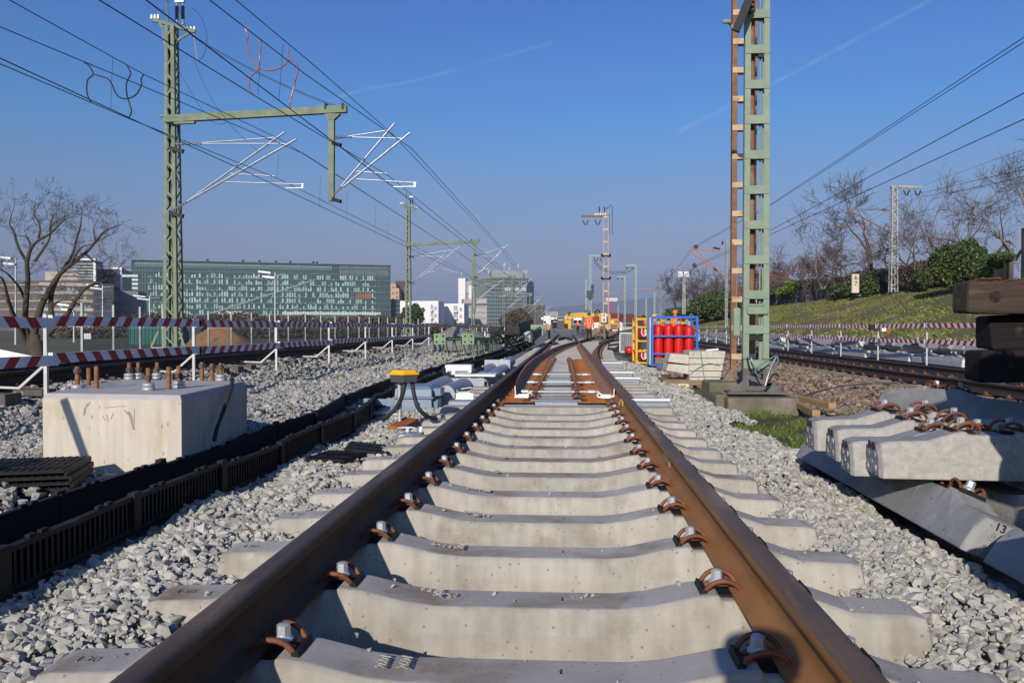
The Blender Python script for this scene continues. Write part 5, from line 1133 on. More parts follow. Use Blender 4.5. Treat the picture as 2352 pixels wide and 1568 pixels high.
# ------------------------------------------------------------------ masts between the tracks and on the right
def vees(root, pts, r, drop, wid):
    mb = MB(); wr = MB()
    for c in pts:
        c = Vector(c); bt = c+Vector((0,0,-drop)); 
        for s in (-1, 1):
            a = c+Vector((s*wid/2,0,0)); m_ = a.lerp(bt,.25); e = a.lerp(bt,.85); porcelain(mb, m_, e, r, 6); wr.tube([a, m_], r*.25, 4); wr.tube([e, bt], r*.25, 4)
    mb.build('vee_insulator', PORC, parent=root, smooth=50); wr.build('hanger_wire', GALV, parent=root)
def ladder_mast(name, lb, xv, ytop, ybase, Y, wv, mats, batm, pitch, arm=None, vee=None, grp='distant masts down the line'):
    b = px(xv, ybase, Y); tp = px(xv, ytop, Y); wd = wv*Y/FPX
    t = thing(name, lb, 'mast', b, grp)
    for s in (-1, 1): MB().bar(b+Vector((s*wd/2,0,0)), tp+Vector((s*wd*.42,0,0)), wd*.22, .14, up=(0,1,0)).build('leg', mats, parent=t)
    mb = MB(); h = tp.z-b.z; k = int(h/pitch)
    for i in range(k): mb.box((b.x+(tp.x-b.x)*i/k,Y-.08,b.z+h*(i+.6)/k), (wd*1.0,.02,.14))
    mb.build('battens', batm, parent=t)
    if arm:
        a, c = px(arm[0],arm[1],Y), px(arm[2],arm[3],Y); MB().bar(a, c, .16,.16).build('cross_arm', mats if len(arm) < 5 else arm[4], parent=t)
    if vee: vees(t, [px(x, y, Y) for x, y in vee[0]], vee[1], vee[2], vee[3])
    return t
lm = ladder_mast('ladder_mast', 'tall rusty ladder mast with a cross arm to the left, behind the number board', 1391.5, 487, 770, 68, 12, mat('pale rusty mast', (.42,.31,.24), (.33,.22,.16), scale=3, rough=.85), TANST, 1.0, arm=(1335,497,1398,496,RUSTPAINT), vee=([(1345,501),(1373,501)], .07, .65, .62))
T = px(1385,492,68); hd = MB()
for x in (-.2,.22): porcelain(hd, T+Vector((x-.1,0,.15)), T+Vector((x-.1,0,.62)), .08, 6)
hd.build('post_insulator', PORC, parent=lm, smooth=50); hd = MB()
for x in (-.6,-.4,-.2,0,.2): hd.lathe([(.07,0),(.06,.2)], T+Vector((x,0,-.12)), 8)
hd.build('pin_insulator', WHITE, parent=lm)
hk = MB(); hk.tube(crom([px(x,y,68) for x, y in ((1388,482),(1398,476),(1403,471),(1406,478),(1406.5,500),(1406,525),(1408,538))], 5), .022, 5); hk.tube([px(1400,490,68), px(1400,538,68)], .015, 5); hk.build('loose_cable', RUBBER, parent=lm)
for yv in (640,588):
    a = px(1391,yv+192-0 if False else yv+0,68); q = MB(); q.bar(px(1381,yv,68)+Vector((0,-.2,0)), px(1401,yv,68)+Vector((0,-.2,0)), .1,.1); q.lathe([(.08,-.12),(.08,.12)], px(1382,yv-1,68)+Vector((0,-.2,0)), 8); q.lathe([(.08,-.12),(.08,.12)], px(1401,yv-1,68)+Vector((0,-.2,0)), 8); q.build('clamp_collar', BLACK, parent=lm)
def lat_mast(lb, xv, ytop, ybase, Y, wv, mats, nb=14, arm=None, vee=None, name='lattice_mast', grp='distant masts down the line'):
    b = px(xv, ybase, Y); tp = px(xv, ytop, Y); wd = wv*Y/FPX; t = thing(name, lb, 'mast', b, grp)
    lattice(t, b, tp.z-b.z, wd, wd, wd*.75, wd*.75, nb, mats, c=max(.07,wd*.16), rb=max(.05,wd*.10))
    if arm: MB().bar(px(arm[0],arm[1],Y), px(arm[2],arm[3],Y), .16,.18).build('cross_arm', mats, parent=t)
    if vee: vees(t, [px(x, y, Y) for x, y in vee[0]], vee[1], vee[2], vee[3])
    return t
PALEGR = mat('faded green mast', (.33,.40,.34), (.27,.34,.28), scale=3, rough=.7)
GREYST = mat('grey green mast', (.36,.40,.37), (.28,.27,.25), scale=3, rough=.7, c3=(.25,.17,.13), s3=2, amt3=.4)
gmm = lat_mast('green lattice mast with arm to the right, left of the tall rusty ladder mast', 1355.5, 587, 757, 104, 6.5, PALEGR, 16, (1353,587.5,1386,587.5), ([(1369,589),(1383,589)], .09, .75, .7))
q = MB(); q.box(px(1355,676,103.5), (.8,.5,.9)); q.box(px(1361,664,103.5), (.35,.4,1.1)); q.build('tension_gear', mat('dull green gear', (.07,.09,.07), (.05,.06,.05)), parent=gmm)
lat_mast('green lattice mast standing close left of the one with the arm', 1346.5, 641, 757, 112, 5, PALEGR, 12)
lat_mast('grey green lattice mast with arm to the left, beyond the number board', 1460, 610, 757, 116, 5, PALEGR, 14, (1437.5,609.5,1462,609.5), ([(1441,611),(1453,611)], .09, .45, .5))
lat_mast('smaller faint green mast with insulators, left of the arm mast', 1435, 636, 757, 150, 4, PALEGR, 12, (1417,636,1437,636), ([(1419,637),(1428.5,637)], .1, .4, .5))
lat_mast('slim green mast with a crossbar, above the red roofed sheds', 1484, 686, 757, 190, 3.5, PALEGR, 10)
lat_mast('dark green lattice mast left of the bare trees', 1516.5, 651, 757, 92, 7, mat('mid green mast', (.20,.26,.20), (.16,.21,.16), scale=3, rough=.7), 16)
lat_mast('slim lattice mast beside the dark green one', 1503, 671, 757, 140, 4, PALEGR, 12)
lat_mast('faint green lattice mast far off over the sheds', 1420, 700, 757, 210, 3, PALEGR, 8)
sm = lat_mast('grey green lamp mast on the bank in front of the bare trees', 1570.5, 636, 722, 74, 7, GREYST, 14)
q = MB()
for dx in (-.3,.25): q.box(px(1570,632,74)+Vector((dx,0,.1)), (.42,.5,.30), rx=.5)
q.build('floodlight', WHITE, parent=sm)
im = lat_mast('grey green lattice mast with hanging vee insulators on top of the bank', 2051.5, 428, 671, 66, 16, GREYST, 20, (2046,428,2118,430.5), ([(2082,431),(2108,432)], .085, .72, .6))
ca = MB(); a = px(2043,482,66); ca.tube([a, px(1945,480,66)], .03, 6); ca.tube([px(1945,480,66), px(2041,532,66)], .045, 6); ca.tube([px(1912,519,66), px(2006,519,66)], .03, 6); porcelain(ca, px(2026,482,66), px(2038,482,66), .12, 4); ca.build('cantilever_tube', RUSTPAINT, parent=im)
im2 = lat_mast('dark green mast glimpsed just left of the rust brown frame mast', 1668, 548, 752, 62, 6, mat('grey green ladder', (.24,.28,.25), (.18,.20,.18), scale=3, rough=.7), 18)
ca = MB(); Yq = 62
for a, b, r in (((1661,577),(1577,573),.035),((1660,575),(1594,570),.03),((1577,573),(1660,628),.045),((1595,571),(1661,630),.05),((1550,616),(1631,611),.03),((1586,612),(1628,609),.025)): ca.tube([px(*a,Yq), px(*b,Yq)], r, 6)
ca.build('cantilever_tube', mat('pink rusty tube', (.40,.24,.19), (.30,.17,.13), scale=5, rough=.7), parent=im2)
q = MB(); q.lathe([(.12,-.05),(.17,0),(.12,.05)], px(1598.5,567,Yq), 12, axis='Y'); q.lathe([(.12,-.05),(.17,0),(.12,.05)], px(1595,610,Yq), 12, axis='Y'); porcelain(q, px(1638,569,Yq), px(1654,572,Yq), .12, 4); porcelain(q, px(1640,615,Yq), px(1648,623,Yq), .12, 3); porcelain(q, px(1659,562,Yq), px(1660,554,Yq), .1, 4); q.build('insulator', PORC, parent=im2)
im3 = lat_mast('pale thin lattice mast seen between the two frame masts', 1690, 592, 722, 95, 5, GREYST, 16); MB().box(px(1685,660,94.5), (.5,.05,.9)).build('mast_sign', mat('cream sign', (.75,.62,.45), rough=.6), parent=im3)
rl_ = thing('light_pole', 'magenta far-off light pole above the sheds', 'light pole', px(1405,745,230)); MB().tube([px(1405,745,230), px(1405,690,230)], .35, 6).build('pole', mat('magenta paint', (.42,.08,.22), rough=.6), parent=rl_); MB().box(px(1405,688,230), (3.2,.6,.8)).build('lamp_head', WHITE, parent=rl_)
for i, (x0, x1, yv, Y) in enumerate(((1395,1446,674,116),(1382,1436,688,150),(1329,1336,675,112),(1452,1502,664,140))):
    tg_ = MB().tube([px(x0,yv+.6,Y), px(x1,yv-1.0,Y)], .09, 6); tag(tg_.build('cantilever_arm', MATS['pink rusty tube']), 'rusty cantilever arm far off across the sky, %s' % ['upper one right of the rusty ladder mast','lower one crossing the rusty ladder mast','short one left of the green masts','thin one left of the dark green mast'][i], 'cantilever', 'far cantilever arms')

# ------------------------------------------------------------------ overhead wires
def wire(name, label, pts, r, m=WIRE, grp='overhead line wires', droppers=None, sag=0):
    P = []
    for a, b in zip(pts, pts[1:]):
        a, b = Vector(a), Vector(b); k = 10
        for i in range(k): 
            u = i/k; P.append(a.lerp(b,u)+Vector((0,0,-sag*4*u*(1-u))))
    P.append(Vector(pts[-1])); t = thing(name, label, 'overhead wire', P[0], grp)
    MB().tube(P, r, 5).build('wire', m, parent=t)
    if droppers:
        d = MB()
        for a, b in droppers: d.tube([a, b], .004, 4); d.tube(crom([Vector(a), Vector(a)+Vector((.03,0,-.10)), Vector(a)+Vector((0,0,-.18))], 3), .007, 4)
        d.build('droppers', m, parent=t)
    return t
def lev(x, y, z): return gp(x, y, z)           # point of a wire held at height z
TIPS = dict(A=px(898,305,23.2), B=px(946,342,22.2), Cc=px(645,321,23.2), Dd=px(697,353,22.2))
FARX = lambda v, Y: Vector((v.x, Y, v.z))
def wl(p, q, Y):                                # continue line p-q until the cross plane Y
    p, q = Vector(p), Vector(q); t = (Y-p.y)/(q.y-p.y); return p.lerp(q, t)
zA, zB, zC, zD = TIPS['A'].z, TIPS['B'].z, TIPS['Cc'].z, TIPS['Dd'].z
def wline(lb, zz0, pts2d, tip, far=None, r=.009, name='messenger_wire'):
    P = [gp(x, y, zz0) for x, y in pts2d]
    if tip is not None: P.append(Vector(tip))
    if far: P += [Vector(f) for f in far]
    d = P[0]-P[1]; P = [P[0]+d.normalized()*6] + P
    return wire(name, lb, P, r)
def m2(v): return [Vector((v.x+.25,59.5,v.z+.10)), Vector((v.x+.0,101,v.z)), Vector((v.x,150,v.z))]
wline('messenger wire running to the upper tip of the right cantilever pair', zA+.05, [(541,0),(715,145)], TIPS['A'], m2(TIPS['A']))
wline('messenger wire just left of it, to the lower tip of the right cantilever pair', zB+.05, [(481,0),(700,170)], TIPS['B'], m2(TIPS['B']))
wline('contact wire crossing in front of the nearest mast head, steeper one', px(976,445,23).z, [(335,0),(588,191)], px(925,447,22.2), m2(px(925,447,22.2)), name='contact_wire')
wline('contact wire crossing the nearest mast below its head', px(894,403,23).z, [(227,0),(588,222)], px(894,405,23.2), m2(px(894,405,23.2)), name='contact_wire')
wline('messenger wire left of the nearest mast, upper of the pair with a jumper loop', zC+.05, [(21,0),(330,171)], TIPS['Cc'], m2(TIPS['Cc']))
wline('messenger wire left of the nearest mast, lower of the pair with a jumper loop', zD+.05, [(0,62),(310,191)], TIPS['Dd'], m2(TIPS['Dd']))
wline('lowest contact wire at the left picture edge, upper of two', px(690,450,22.2).z, [(0,134),(297,271)], px(690,452,22.2), m2(px(690,452,22.2)), name='contact_wire')
wline('lowest contact wire at the left picture edge, lower of two', px(640,409,23.2).z-.1, [(0,147),(297,273)], px(640,411,23.2), m2(px(640,411,23.2)), name='contact_wire')
h1 = px(415,70,23.5)
for i in (0, 1): wire('feeder_wire', 'thin twin feeder wire from the nearest mast head to its beam end, %s one' % ('upper','lower')[i], [px(440,80+i*3,23.4), px(783,247+i*3,23.2)], .008, sag=.15)
wire('feeder_wire', 'feeder wire from above the picture down to the nearest mast head', [gp(388,-40,11.5), px(432,75,23.4), Vector((-10.9,59.5,10.0))], .009)
wire('feeder_wire', 'thin slack wire from the mast head down across the beam to the left cantilever', [px(446,138,23.4), px(470,200,23.2), px(500,250,23.1), px(540,300,23), px(590,345,23)], .007)
wire('feeder_wire', 'thin slack wire from low on the mast head to below the beam', [px(402,148,23.4), px(455,240,23.2), px(482,278,23.1), px(505,286,23.1), px(522,281,23)], .007)
wire('feeder_wire', 'grey bow shaped lead from the switch contact round to the hanging insulator', crom([px(440,18,23.4), px(462,40,23.4), px(475,80,23.4), px(472,115,23.4), px(460,138,23.4), px(448,136,23.4)], 4), .008)
for i, lv_ in enumerate((('A',15),('B',26),('Cc',35))):
    pass
dl = [((1048/4,131),(1018/4,250)),((250/4+588-60,0),(0,0))]
# droppers between messenger and contact wire, left pair and right pair
def dropw(lb, pairs, Y):
    mb = MB()
    for (a, b) in pairs: mb.tube([px(*a,Y), px(*b,Y)], .005, 4)
    return tag(mb.build('dropper', WIRE), lb, 'dropper', 'droppers between the overhead wires')
dropw('thin dropper between the jumper loops left of the nearest mast', [((259,131),(254,250))], 17)
dropw('thin dropper below the copper jumper, left one', [((600,95),(593,218))], 16.5)
dropw('thin dropper below the copper jumper, right one', [((650,102),(641,230))], 16.5)
for i, (a, b) in enumerate((((640,355),(637,403)),((736,407),(734,475)),((798,436),(796,506)),((863,472),(861,539)),((890,500),(890,557)),((942,523),(942,578)))): dropw('thin dropper right of the left cantilevers, %s from the mast' % ordw(i+1), [(a, b)], 27+i*5)
# jumper loops
def loop(lb, pts, Y, m, r=.014):
    return tag(MB().tube(crom([px(x, y, Y) for x, y in pts], 6), r, 6).build('jumper_cable', m, smooth=60), lb, 'jumper cable', 'jumper cables between the overhead wires')
loop('dark jumper cable hanging in a bow from the left wires, left loop', [(193,144),(203,150),(214,170),(201,185),(200,215),(209,235)], 16, WIRE)
loop('dark jumper cable running between both left loops in a deep bow', [(214,170),(230,175),(247,181),(256,192),(270,220),(290,227),(312,218),(325,195),(324,184),(330,170)], 16, WIRE)
loop('dark jumper cable hanging in a bow from the left wires, right loop', [(290,149),(297,160),(300,171),(291,190),(291,215),(298,240),(302,258),(295,271)], 16, WIRE)
loop('copper coloured jumper cable with a wide bow left of the beam', [(562,61),(570,85),(566,92),(570,115),(580,140),(600,158),(625,162),(650,152),(666,135)], 15.5, COPPER)
loop('copper and dark jumper cable falling to the lower wire, left side', [(590,83),(598,100),(597,130),(592,160),(577,175),(572,195),(578,217)], 15.5, COPPER)
loop('copper and dark jumper cable falling to the lower wire, right side', [(661,108),(666,135),(680,143),(684,160),(676,195),(669,225),(665,240),(667,250)], 15.5, COPPER)
# wires over the right hand track
for i, (lb, a, b, z) in enumerate((('upper wire over the right track, highest of four', (2352,86), (1769,470), 7.4), ('upper wire over the right track, second of four', (2352,97), (1769,472.5), 7.25), ('lower wire over the right track, third of four', (2352,214), (1769,529.5), 6.05), ('lower wire over the right track, fourth of four', (2352,274), (1769,539), 5.6))):
    A, Bp = gp(*a,z), gp(*b,z); d = (Bp-A).normalized(); wire('overhead_wire', lb, [A-d*6, A, Bp, px(1590+i*3,(568,570,611,612)[i],62), px(1514,(668,670,690,692)[i],92)], .010 if i < 2 else .012)
e1, e2 = px(2083,451,66), px(2107,453,66)
for i, (lb, pts) in enumerate((('feeder wire on the left vee insulator of the bank mast', [(2356,388),(2339,392),(2083,451)]), ('feeder wire on the right vee insulator of the bank mast', [(2356,404),(2230,434),(2107,453)]))):
    P = [px(x, y, 30+ (2352-x)*.13) for x, y in pts]; P[-1] = (e1, e2)[i]; wire('feeder_wire', lb, P+[px(1905-i*4,545+i*8,110), px(1740,648,190)], .012)
wire('feeder_wire', 'thin faint wire high over the bank at the right edge', [px(2356,342,40), px(2142,418,60), px(1905,512,95), px(1775,566,140)], .009)
wire('feeder_wire', 'slack twin feeder between green mast and grey green arm mast, upper', [px(1365,597,104), px(1395,619,108), px(1425,622,112), px(1441,618,116)], .03, sag=.25)
wire('feeder_wire', 'slack twin feeder between green mast and grey green arm mast, lower', [px(1365,602,104), px(1392,622,108), px(1425,626,112), px(1453,618,116)], .03, sag=.25)
# ------------------------------------------------------------------ buildings across the yard
TEAL = mat('teal glass facade', (.065,.125,.125), (.045,.095,.10), scale=.05, rough=.22, spec=.6)
TEALD = mat('dark glass recess', (.035,.055,.06), (.05,.075,.08), scale=.2, rough=.25, spec=.6)
BLIND = mat('pale green blind', (.40,.56,.48), (.30,.44,.38), scale=.6, rough=.6)
MULL = mat('facade steel', (.16,.20,.20), (.12,.15,.155), scale=.5, rough=.5)
LITP = mat('white blind panel', (.62,.68,.67), (.5,.56,.56), scale=.7, rough=.6)
class Face:                                    # a wall face between two ground points, for laying out floors and windows
    def __init__(s, a, b, z0): s.a = Vector((a.x,a.y,0)); s.b = Vector((b.x,b.y,0)); s.L = (s.b-s.a).length; s.d = (s.b-s.a)/s.L; s.n = Vector((s.d.y,-s.d.x,0)); s.z0 = z0
    def p(s, u, z, o=0): q = s.a+s.d*u+s.n*o; return Vector((q.x,q.y,z))
    def slab(s, mb, u0, u1, z0, z1, o0, o1, m=0):
        c = [s.p(u0,z0,o1),s.p(u1,z0,o1),s.p(u1,z0,o0),s.p(u0,z0,o0)]; c += [Vector((v.x,v.y,z1)) for v in c]; return mb.hexa(c, m)
def house(name, lb, va, vb, Ya, Yb, ytop, depth, wallm, z0=-.3, cat='building'):
    a, b = px(va,752,Ya), px(vb,752,Yb); f = Face(a, b, z0); zt = px((va+vb)/2,ytop,(Ya+Yb)/2).z
    t = thing(name, lb, cat, (a.x,a.y,z0)); mb = MB(); f.slab(mb, 0, f.L, z0, zt, -depth, 0); mb.build('wall', wallm, parent=t)
    return t, f, zt
def bands(t, f, zt, n_, h0, pitch, hh, m, u0=.5, u1=None, o=.06, name='window_band'):
    u1 = f.L-.5 if u1 is None else u1
    for i in range(n_): mb = MB(); f.slab(mb, u0, u1, h0+i*pitch, h0+i*pitch+hh, -.02, o); mb.build(name, m, parent=t)
def grid(t, f, n_, h0, pitch, hh, nu, wu, m, u0=1, u1=None, o=.05, name='window_row', prob=1, seed=1, mats2=None):
    u1 = f.L-1 if u1 is None else u1; rr = random.Random(seed)
    for i in range(n_):
        mb = MB(); k = 0
        for j in range(nu):
            if rr.random() > prob: continue
            u = u0+(u1-u0)*(j+.5)/nu; f.slab(mb, u-wu/2, u+wu/2, h0+i*pitch, h0+i*pitch+hh*(1 if mats2 is None else rr.choice((1,1,.9,.6))), -.02, o+.002*(j%2), 0 if mats2 is None else rr.choice((0,0,0,1))); k += 1
        if k: mb.build(name, [m] if mats2 is None else [m, mats2], parent=t)
# long glass block
t, f, zt = house('glass_office', 'long teal glass office block with pale blinds behind the nearest lattice mast', 303, 897, 436, 486, 604, 30, TEAL)
fl = (zt-.3-4.5)/9.6
bands(t, f, zt, 10, 4.2, fl, .55, mat('facade slab edge', (.12,.155,.155), (.09,.12,.12), scale=.3, rough=.6), 0, f.L, .5, 'floor_edge')
grid(t, f, 8, 4.2+.2*fl, fl, fl*.72, 94, .95, BLIND, 8, f.L-10, .18, 'blind_row', .5, 5, BLIND)
grid(t, f, 8, 4.2+.14*fl, fl, .30, 47, .9, LITP, 8, f.L-8, .22, 'vent_row', .8, 6)
mb = MB()
for i in range(100): u = f.L*i/99; f.slab(mb, u-.05, u+.05, .5, zt+.4, .3, .52)
mb.build('mullions', MULL, parent=t)
mb = MB(); f.slab(mb, 20, f.L-25, .5+fl*.62, .5+fl*1.0, -.02, .25); f.slab(mb, 30, f.L*.55, .8, .4+fl*.5, -.02, .2); mb.build('white_ground_floor', LITP, parent=t)  # white panels set along the ground floor
mb = MB(); f.slab(mb, f.L-62, f.L-6, 4.2+fl*1.25, 4.2+fl*1.7, -.02, .26); f.slab(mb, f.L-98, f.L-78, 4.2+fl*1.25, 4.2+fl*1.7, -.02, .26); mb.build('white_band', LITP, parent=t)  # white strips set across the facade
mb = MB(); f.slab(mb, 2, f.L-34, zt-fl*.95, zt-fl*.35, -.02, .2); mb.build('top_storey', mat('pale teal glass', (.22,.33,.33), (.17,.27,.28), scale=.3, rough=.3), parent=t)
mb = MB(); f.slab(mb, -.5, f.L+.5, zt-.1, zt+.35, -30, .9); f.slab(mb, f.L-30, f.L-1, zt-fl*2.0, zt-fl*.2, -.02, .15, 0); mb.build('roof_edge', MULL, parent=t)
mb = MB()
for u in (38,57,66,75,83,96,98): f.slab(mb, u, u+1.4, zt, zt+1.6, -4, -2.5)
mb.build('roof_vent', BLACK, parent=t)
mb = MB(); f.slab(mb, f.L-20, f.L-11, 4.2+fl*3.9, 4.2+fl*4.9, -.02, .24); mb.build('orange_panel', mat('terracotta panel', (.36,.14,.07), (.28,.11,.06), scale=.5, rough=.7), parent=t)
mb = MB(); mb.bar(f.p(f.L-100,4.2+fl*1.4,.56), f.p(f.L-45,4.2+fl*7,.56), .25, .9, up=(0,0,1)); mb.build('stair_stringer', mat('stair steel', (.26,.31,.31), (.2,.25,.25), rough=.5), parent=t)
tr_, fx_, zx_ = house('stair_wing', 'small dark wing at the right end of the long glass block', 897, 921, 492, 494, 687, 20, TEALD); bands(tr_, fx_, 0, 6, 2, 2.6, .5, MULL)
# stepped beige offices at the far left
BEIGE = mat('beige parapet', (.50,.43,.35), (.42,.36,.29), scale=.2, rough=.85); DKW = mat('brown window band', (.10,.085,.08), (.14,.12,.115), scale=.4, rough=.4, spec=.5)
t, f, zt = house('beige_office', 'stepped beige office block with dark window bands behind the bare tree', 91, 216, 330, 340, 645, 25, DKW); bands(t, f, zt, 6, .9, (zt-1)/5.6, 1.35, BEIGE, 0, f.L, .35, 'parapet_band')
grid(t, f, 5, 2.4, (zt-1)/5.6, 1.2, 12, 1.2, mat('pale blue glass', (.35,.42,.48), (.22,.27,.32), scale=2, rough=.25), 1, f.L-1, .12, 'window_row', .35, 8)
f2 = Face(px(105,752,336), px(150,752,338), 0); mb = MB(); f2.slab(mb, 0, f2.L, zt-.05, px(120,624,336).z, -14, 0); mb.build('stair_tower', BEIGE, parent=t)
f3 = Face(px(143,752,337), px(180,752,338), 0); mb = MB(); f3.slab(mb, 0, f3.L, zt-.05, px(150,617,336).z, -14, -.5); mb.build('upper_storey', DKW, parent=t)
mb = MB(); bz = zt
for i in range(3): f3.slab(mb, 0, f3.L, bz+.6+i*1.9, bz+1.3+i*1.9, -.6, .1)
mb.build('parapet_band', BEIGE, parent=t)
f4 = Face(px(176,752,337), px(220,752,339), 0); z1 = px(200,598,338).z; mb = MB(); f4.slab(mb, 0, f4.L, zt-.05, z1, -12, -1.0); mb.build('glass_tower', TEALD, parent=t)
mb = MB(); f4.slab(mb, -.2, .6, zt-.04, z1+.05, -1, .3) if False else None; f4.slab(mb, f4.L-.7, f4.L+.2, zt-.04, z1+.05, -1.1, .3); f4.slab(mb, -.2, f4.L+.2, z1+.05, z1+.75, -1.1, .3); mb.build('white_frame', WHITE, parent=t)
mb = MB()
for i in range(6): f4.slab(mb, .4, f4.L-.8, zt+1+i*1.25, zt+1.25+i*1.25, -.98, -.7)
mb.build('sun_louvres', LITP, parent=t)
t, f, zt = house('brown_office', 'dark brown office block with beige bands at the left picture edge', -60, 92, 338, 330, 648, 25, mat('brown wall', (.13,.10,.085), (.10,.08,.07), scale=.2, rough=.8)); bands(t, f, zt, 6, 1.5, (zt-1)/5.6, .7, mat('dull beige band', (.33,.28,.23), (.27,.23,.19), scale=.2), 0, f.L, .3, 'parapet_band'); bands(t, f, zt, 6, 2.4, (zt-1)/5.6, 1.2, DKW, 1, f.L-1, .12)
t, f, zt = house('dark_office', 'dark blue grey office tower between beige block and glass block', 218, 262, 330, 334, 652, 20, mat('slate wall', (.075,.08,.10), (.06,.065,.08), scale=.3, rough=.5)); bands(t, f, zt, 6, 2, (zt-2)/6, .35, mat('slate line', (.16,.17,.2), rough=.5), 0, f.L, .1)
t, f, zt = house('navy_tower', 'tall navy glass tower with white roof frame left of the glass block', 235, 280, 352, 354, 618, 18, mat('navy glass', (.035,.05,.085), (.05,.07,.11), scale=.3, rough=.25, spec=.6)); mb = MB(); f.slab(mb, f.L*.45, f.L*1.02, zt, zt+.9, -6, .4); f.slab(mb, f.L*.96, f.L*1.02, zt-12, zt, -1, .4); mb.build('white_frame', WHITE, parent=t)
t, f, zt = house('terrace_office', 'grey stepped office with white edges joining the glass block', 262, 318, 345, 348, 668, 18, mat('grey cladding', (.20,.20,.235), (.16,.16,.19), scale=.3, rough=.7)); bands(t, f, zt, 3, 4, 3.2, 1.5, DKW, .5, f.L*.6); mb = MB(); f.slab(mb, f.L*.35, f.L, zt+6.0, zt+7.0, -8, .5)
for i in range(3): f.slab(mb, f.L*.75, f.L, zt+.8+i*1.8, zt+1.7+i*1.8, -.5, .4)
mb.build('terrace_edge', LITP, parent=t)
# middle distance
t, f, zt = house('brown_tower', 'dark brown tower block with a stepped orange annex', 910, 938, 598, 600, 645, 30, mat('dark brown tower wall', (.10,.085,.085), (.08,.065,.07), scale=.1, rough=.8)); mb = MB(); f.slab(mb, f.L*.62, f.L*1.02, -.3, zt-4, .0, .4); mb.build('tower_bay', mat('brown clad', (.21,.135,.11), rough=.8), parent=t)
OR = mat('pale orange render', (.58,.38,.24), (.5,.33,.2), scale=.2, rough=.85)
fo = Face(px(897,752,590), px(925,752,590), 0)
for i, (u0, u1, yt) in enumerate(((0,.45,652),(.45,.72,662),(.72,1.08,690))): mb = MB(); fo.slab(mb, fo.L*u0, fo.L*u1, -.3, px(905,yt,590).z, -12, 0); mb.build('annex_wall', OR, parent=t)
mb = MB()
for i in range(7):
    for j in range(3): 
        if i < 5 or j < 2: fo.slab(mb, fo.L*(.14+j*.30), fo.L*(.14+j*.30)+1.6, 8+i*4.2 if j < 1 else 6+i*3.2, 9.8+i*4.2 if j < 1 else 7.8+i*3.2, -.02, .06)
mb.build('windows', DKW, parent=t)
WH = mat('white render', (.78,.76,.73), (.70,.68,.66), scale=.1, rough=.8); GB = mat('grey balcony recess', (.28,.29,.32), (.36,.37,.40), scale=2, rough=.6)
def flats(name, lb, va, vb, Y, ytop, u_front, nb_):
    t, f, zt = house(name, lb, va, vb, Y, Y, ytop, 16, WH); n_ = int((zt-2)/3); 
    for (u0, u1) in u_front: grid(t, f, n_, 2.0, 3, 1.5, max(1,int((u1-u0)*f.L/2.6)), 1.1, GB, f.L*u0, f.L*u1, .05, 'window_row', .9, int(va))
    for i in range(n_):
        for q in nb_: mb = MB(); f.slab(mb, f.L*q[0], f.L*q[1], 1.4+i*3, 2.3+i*3, 0, 1.2); mb.build('balcony', mat('white balcony', (.62,.62,.63), (.55,.55,.57), rough=.6), parent=t)
        mb = MB()
        for q in nb_: f.slab(mb, f.L*q[0], f.L*q[1], 2.35+i*3, 4.3+i*3, -.02, .1)
        mb.build('balcony_door', GB, parent=t)
    return t, f, zt
flats('white_flats', 'white flat roofed apartment block left of the second lattice mast', 919, 1007, 330, 691, ((.02,.35),(.86,.99)), ((.36,.46),(.80,.86)))
flats('white_flats', 'smaller white apartment block with balconies right of the second lattice mast', 1009, 1066, 350, 697, ((.75,.98),), ((.02,.18),(.58,.74)))
t, f, zt = house('low_dark_building', 'low dark building at the foot of the white flats', 975, 1075, 300, 305, 742, 8, mat('dark low wall', (.09,.09,.10), rough=.7))
t, f, zt = house('white_slab', 'tall white windowless slab with a grey louvred wing', 1053, 1069, 520, 520, 639, 14, WH)
fg = Face(px(1069,752,521), px(1118,752,523), 0); z1 = px(1090,645,521).z; mb = MB(); fg.slab(mb, 0, fg.L, -.3, z1, -14, -.3); mb.build('grey_wing', mat('grey louvre wall', (.36,.37,.40), (.30,.31,.34), scale=.2, rough=.7), parent=t)
for i in range(10): mb = MB(); fg.slab(mb, .5, fg.L-.3, z1-9-i*2.6, z1-7.6-i*2.6, -.32, -.2); mb.build('window_band', mat('brown grey glass', (.16,.145,.15), (.22,.2,.2), scale=1, rough=.4), parent=t)
mb = MB(); fg.slab(mb, fg.L*.15, fg.L*.42, 6, px(1085,656,521).z, -.2, .5); mb.build('white_shaft', WH, parent=t)
t, f, zt = house('sign_office', 'beige office with horizontal window bands and a small magenta sign letter', 1065, 1118, 380, 382, 686, 16, mat('warm grey cladding', (.46,.42,.385), (.40,.365,.335), scale=.2, rough=.8)); 
bands(t, f, zt, 4, 2.2, 2.6, 1.1, mat('silver window band', (.36,.36,.36), (.25,.25,.26), scale=1.2, rough=.4), f.L*.1, f.L*.96); mb = MB(); f.slab(mb, 0, f.L, zt-3.1, zt-2.1, -.02, .1); mb.build('dark_band', DKW, parent=t)
mb = MB(); text_mesh(mb, 'T', 1.3, Matrix.Translation(f.p(f.L*.12,zt-1.1,.12)) @ Matrix.Rotation(pi/2,4,'X'), .05); mb.build('sign_letter', mat('magenta sign', (.60,.05,.10), rough=.5), parent=t)
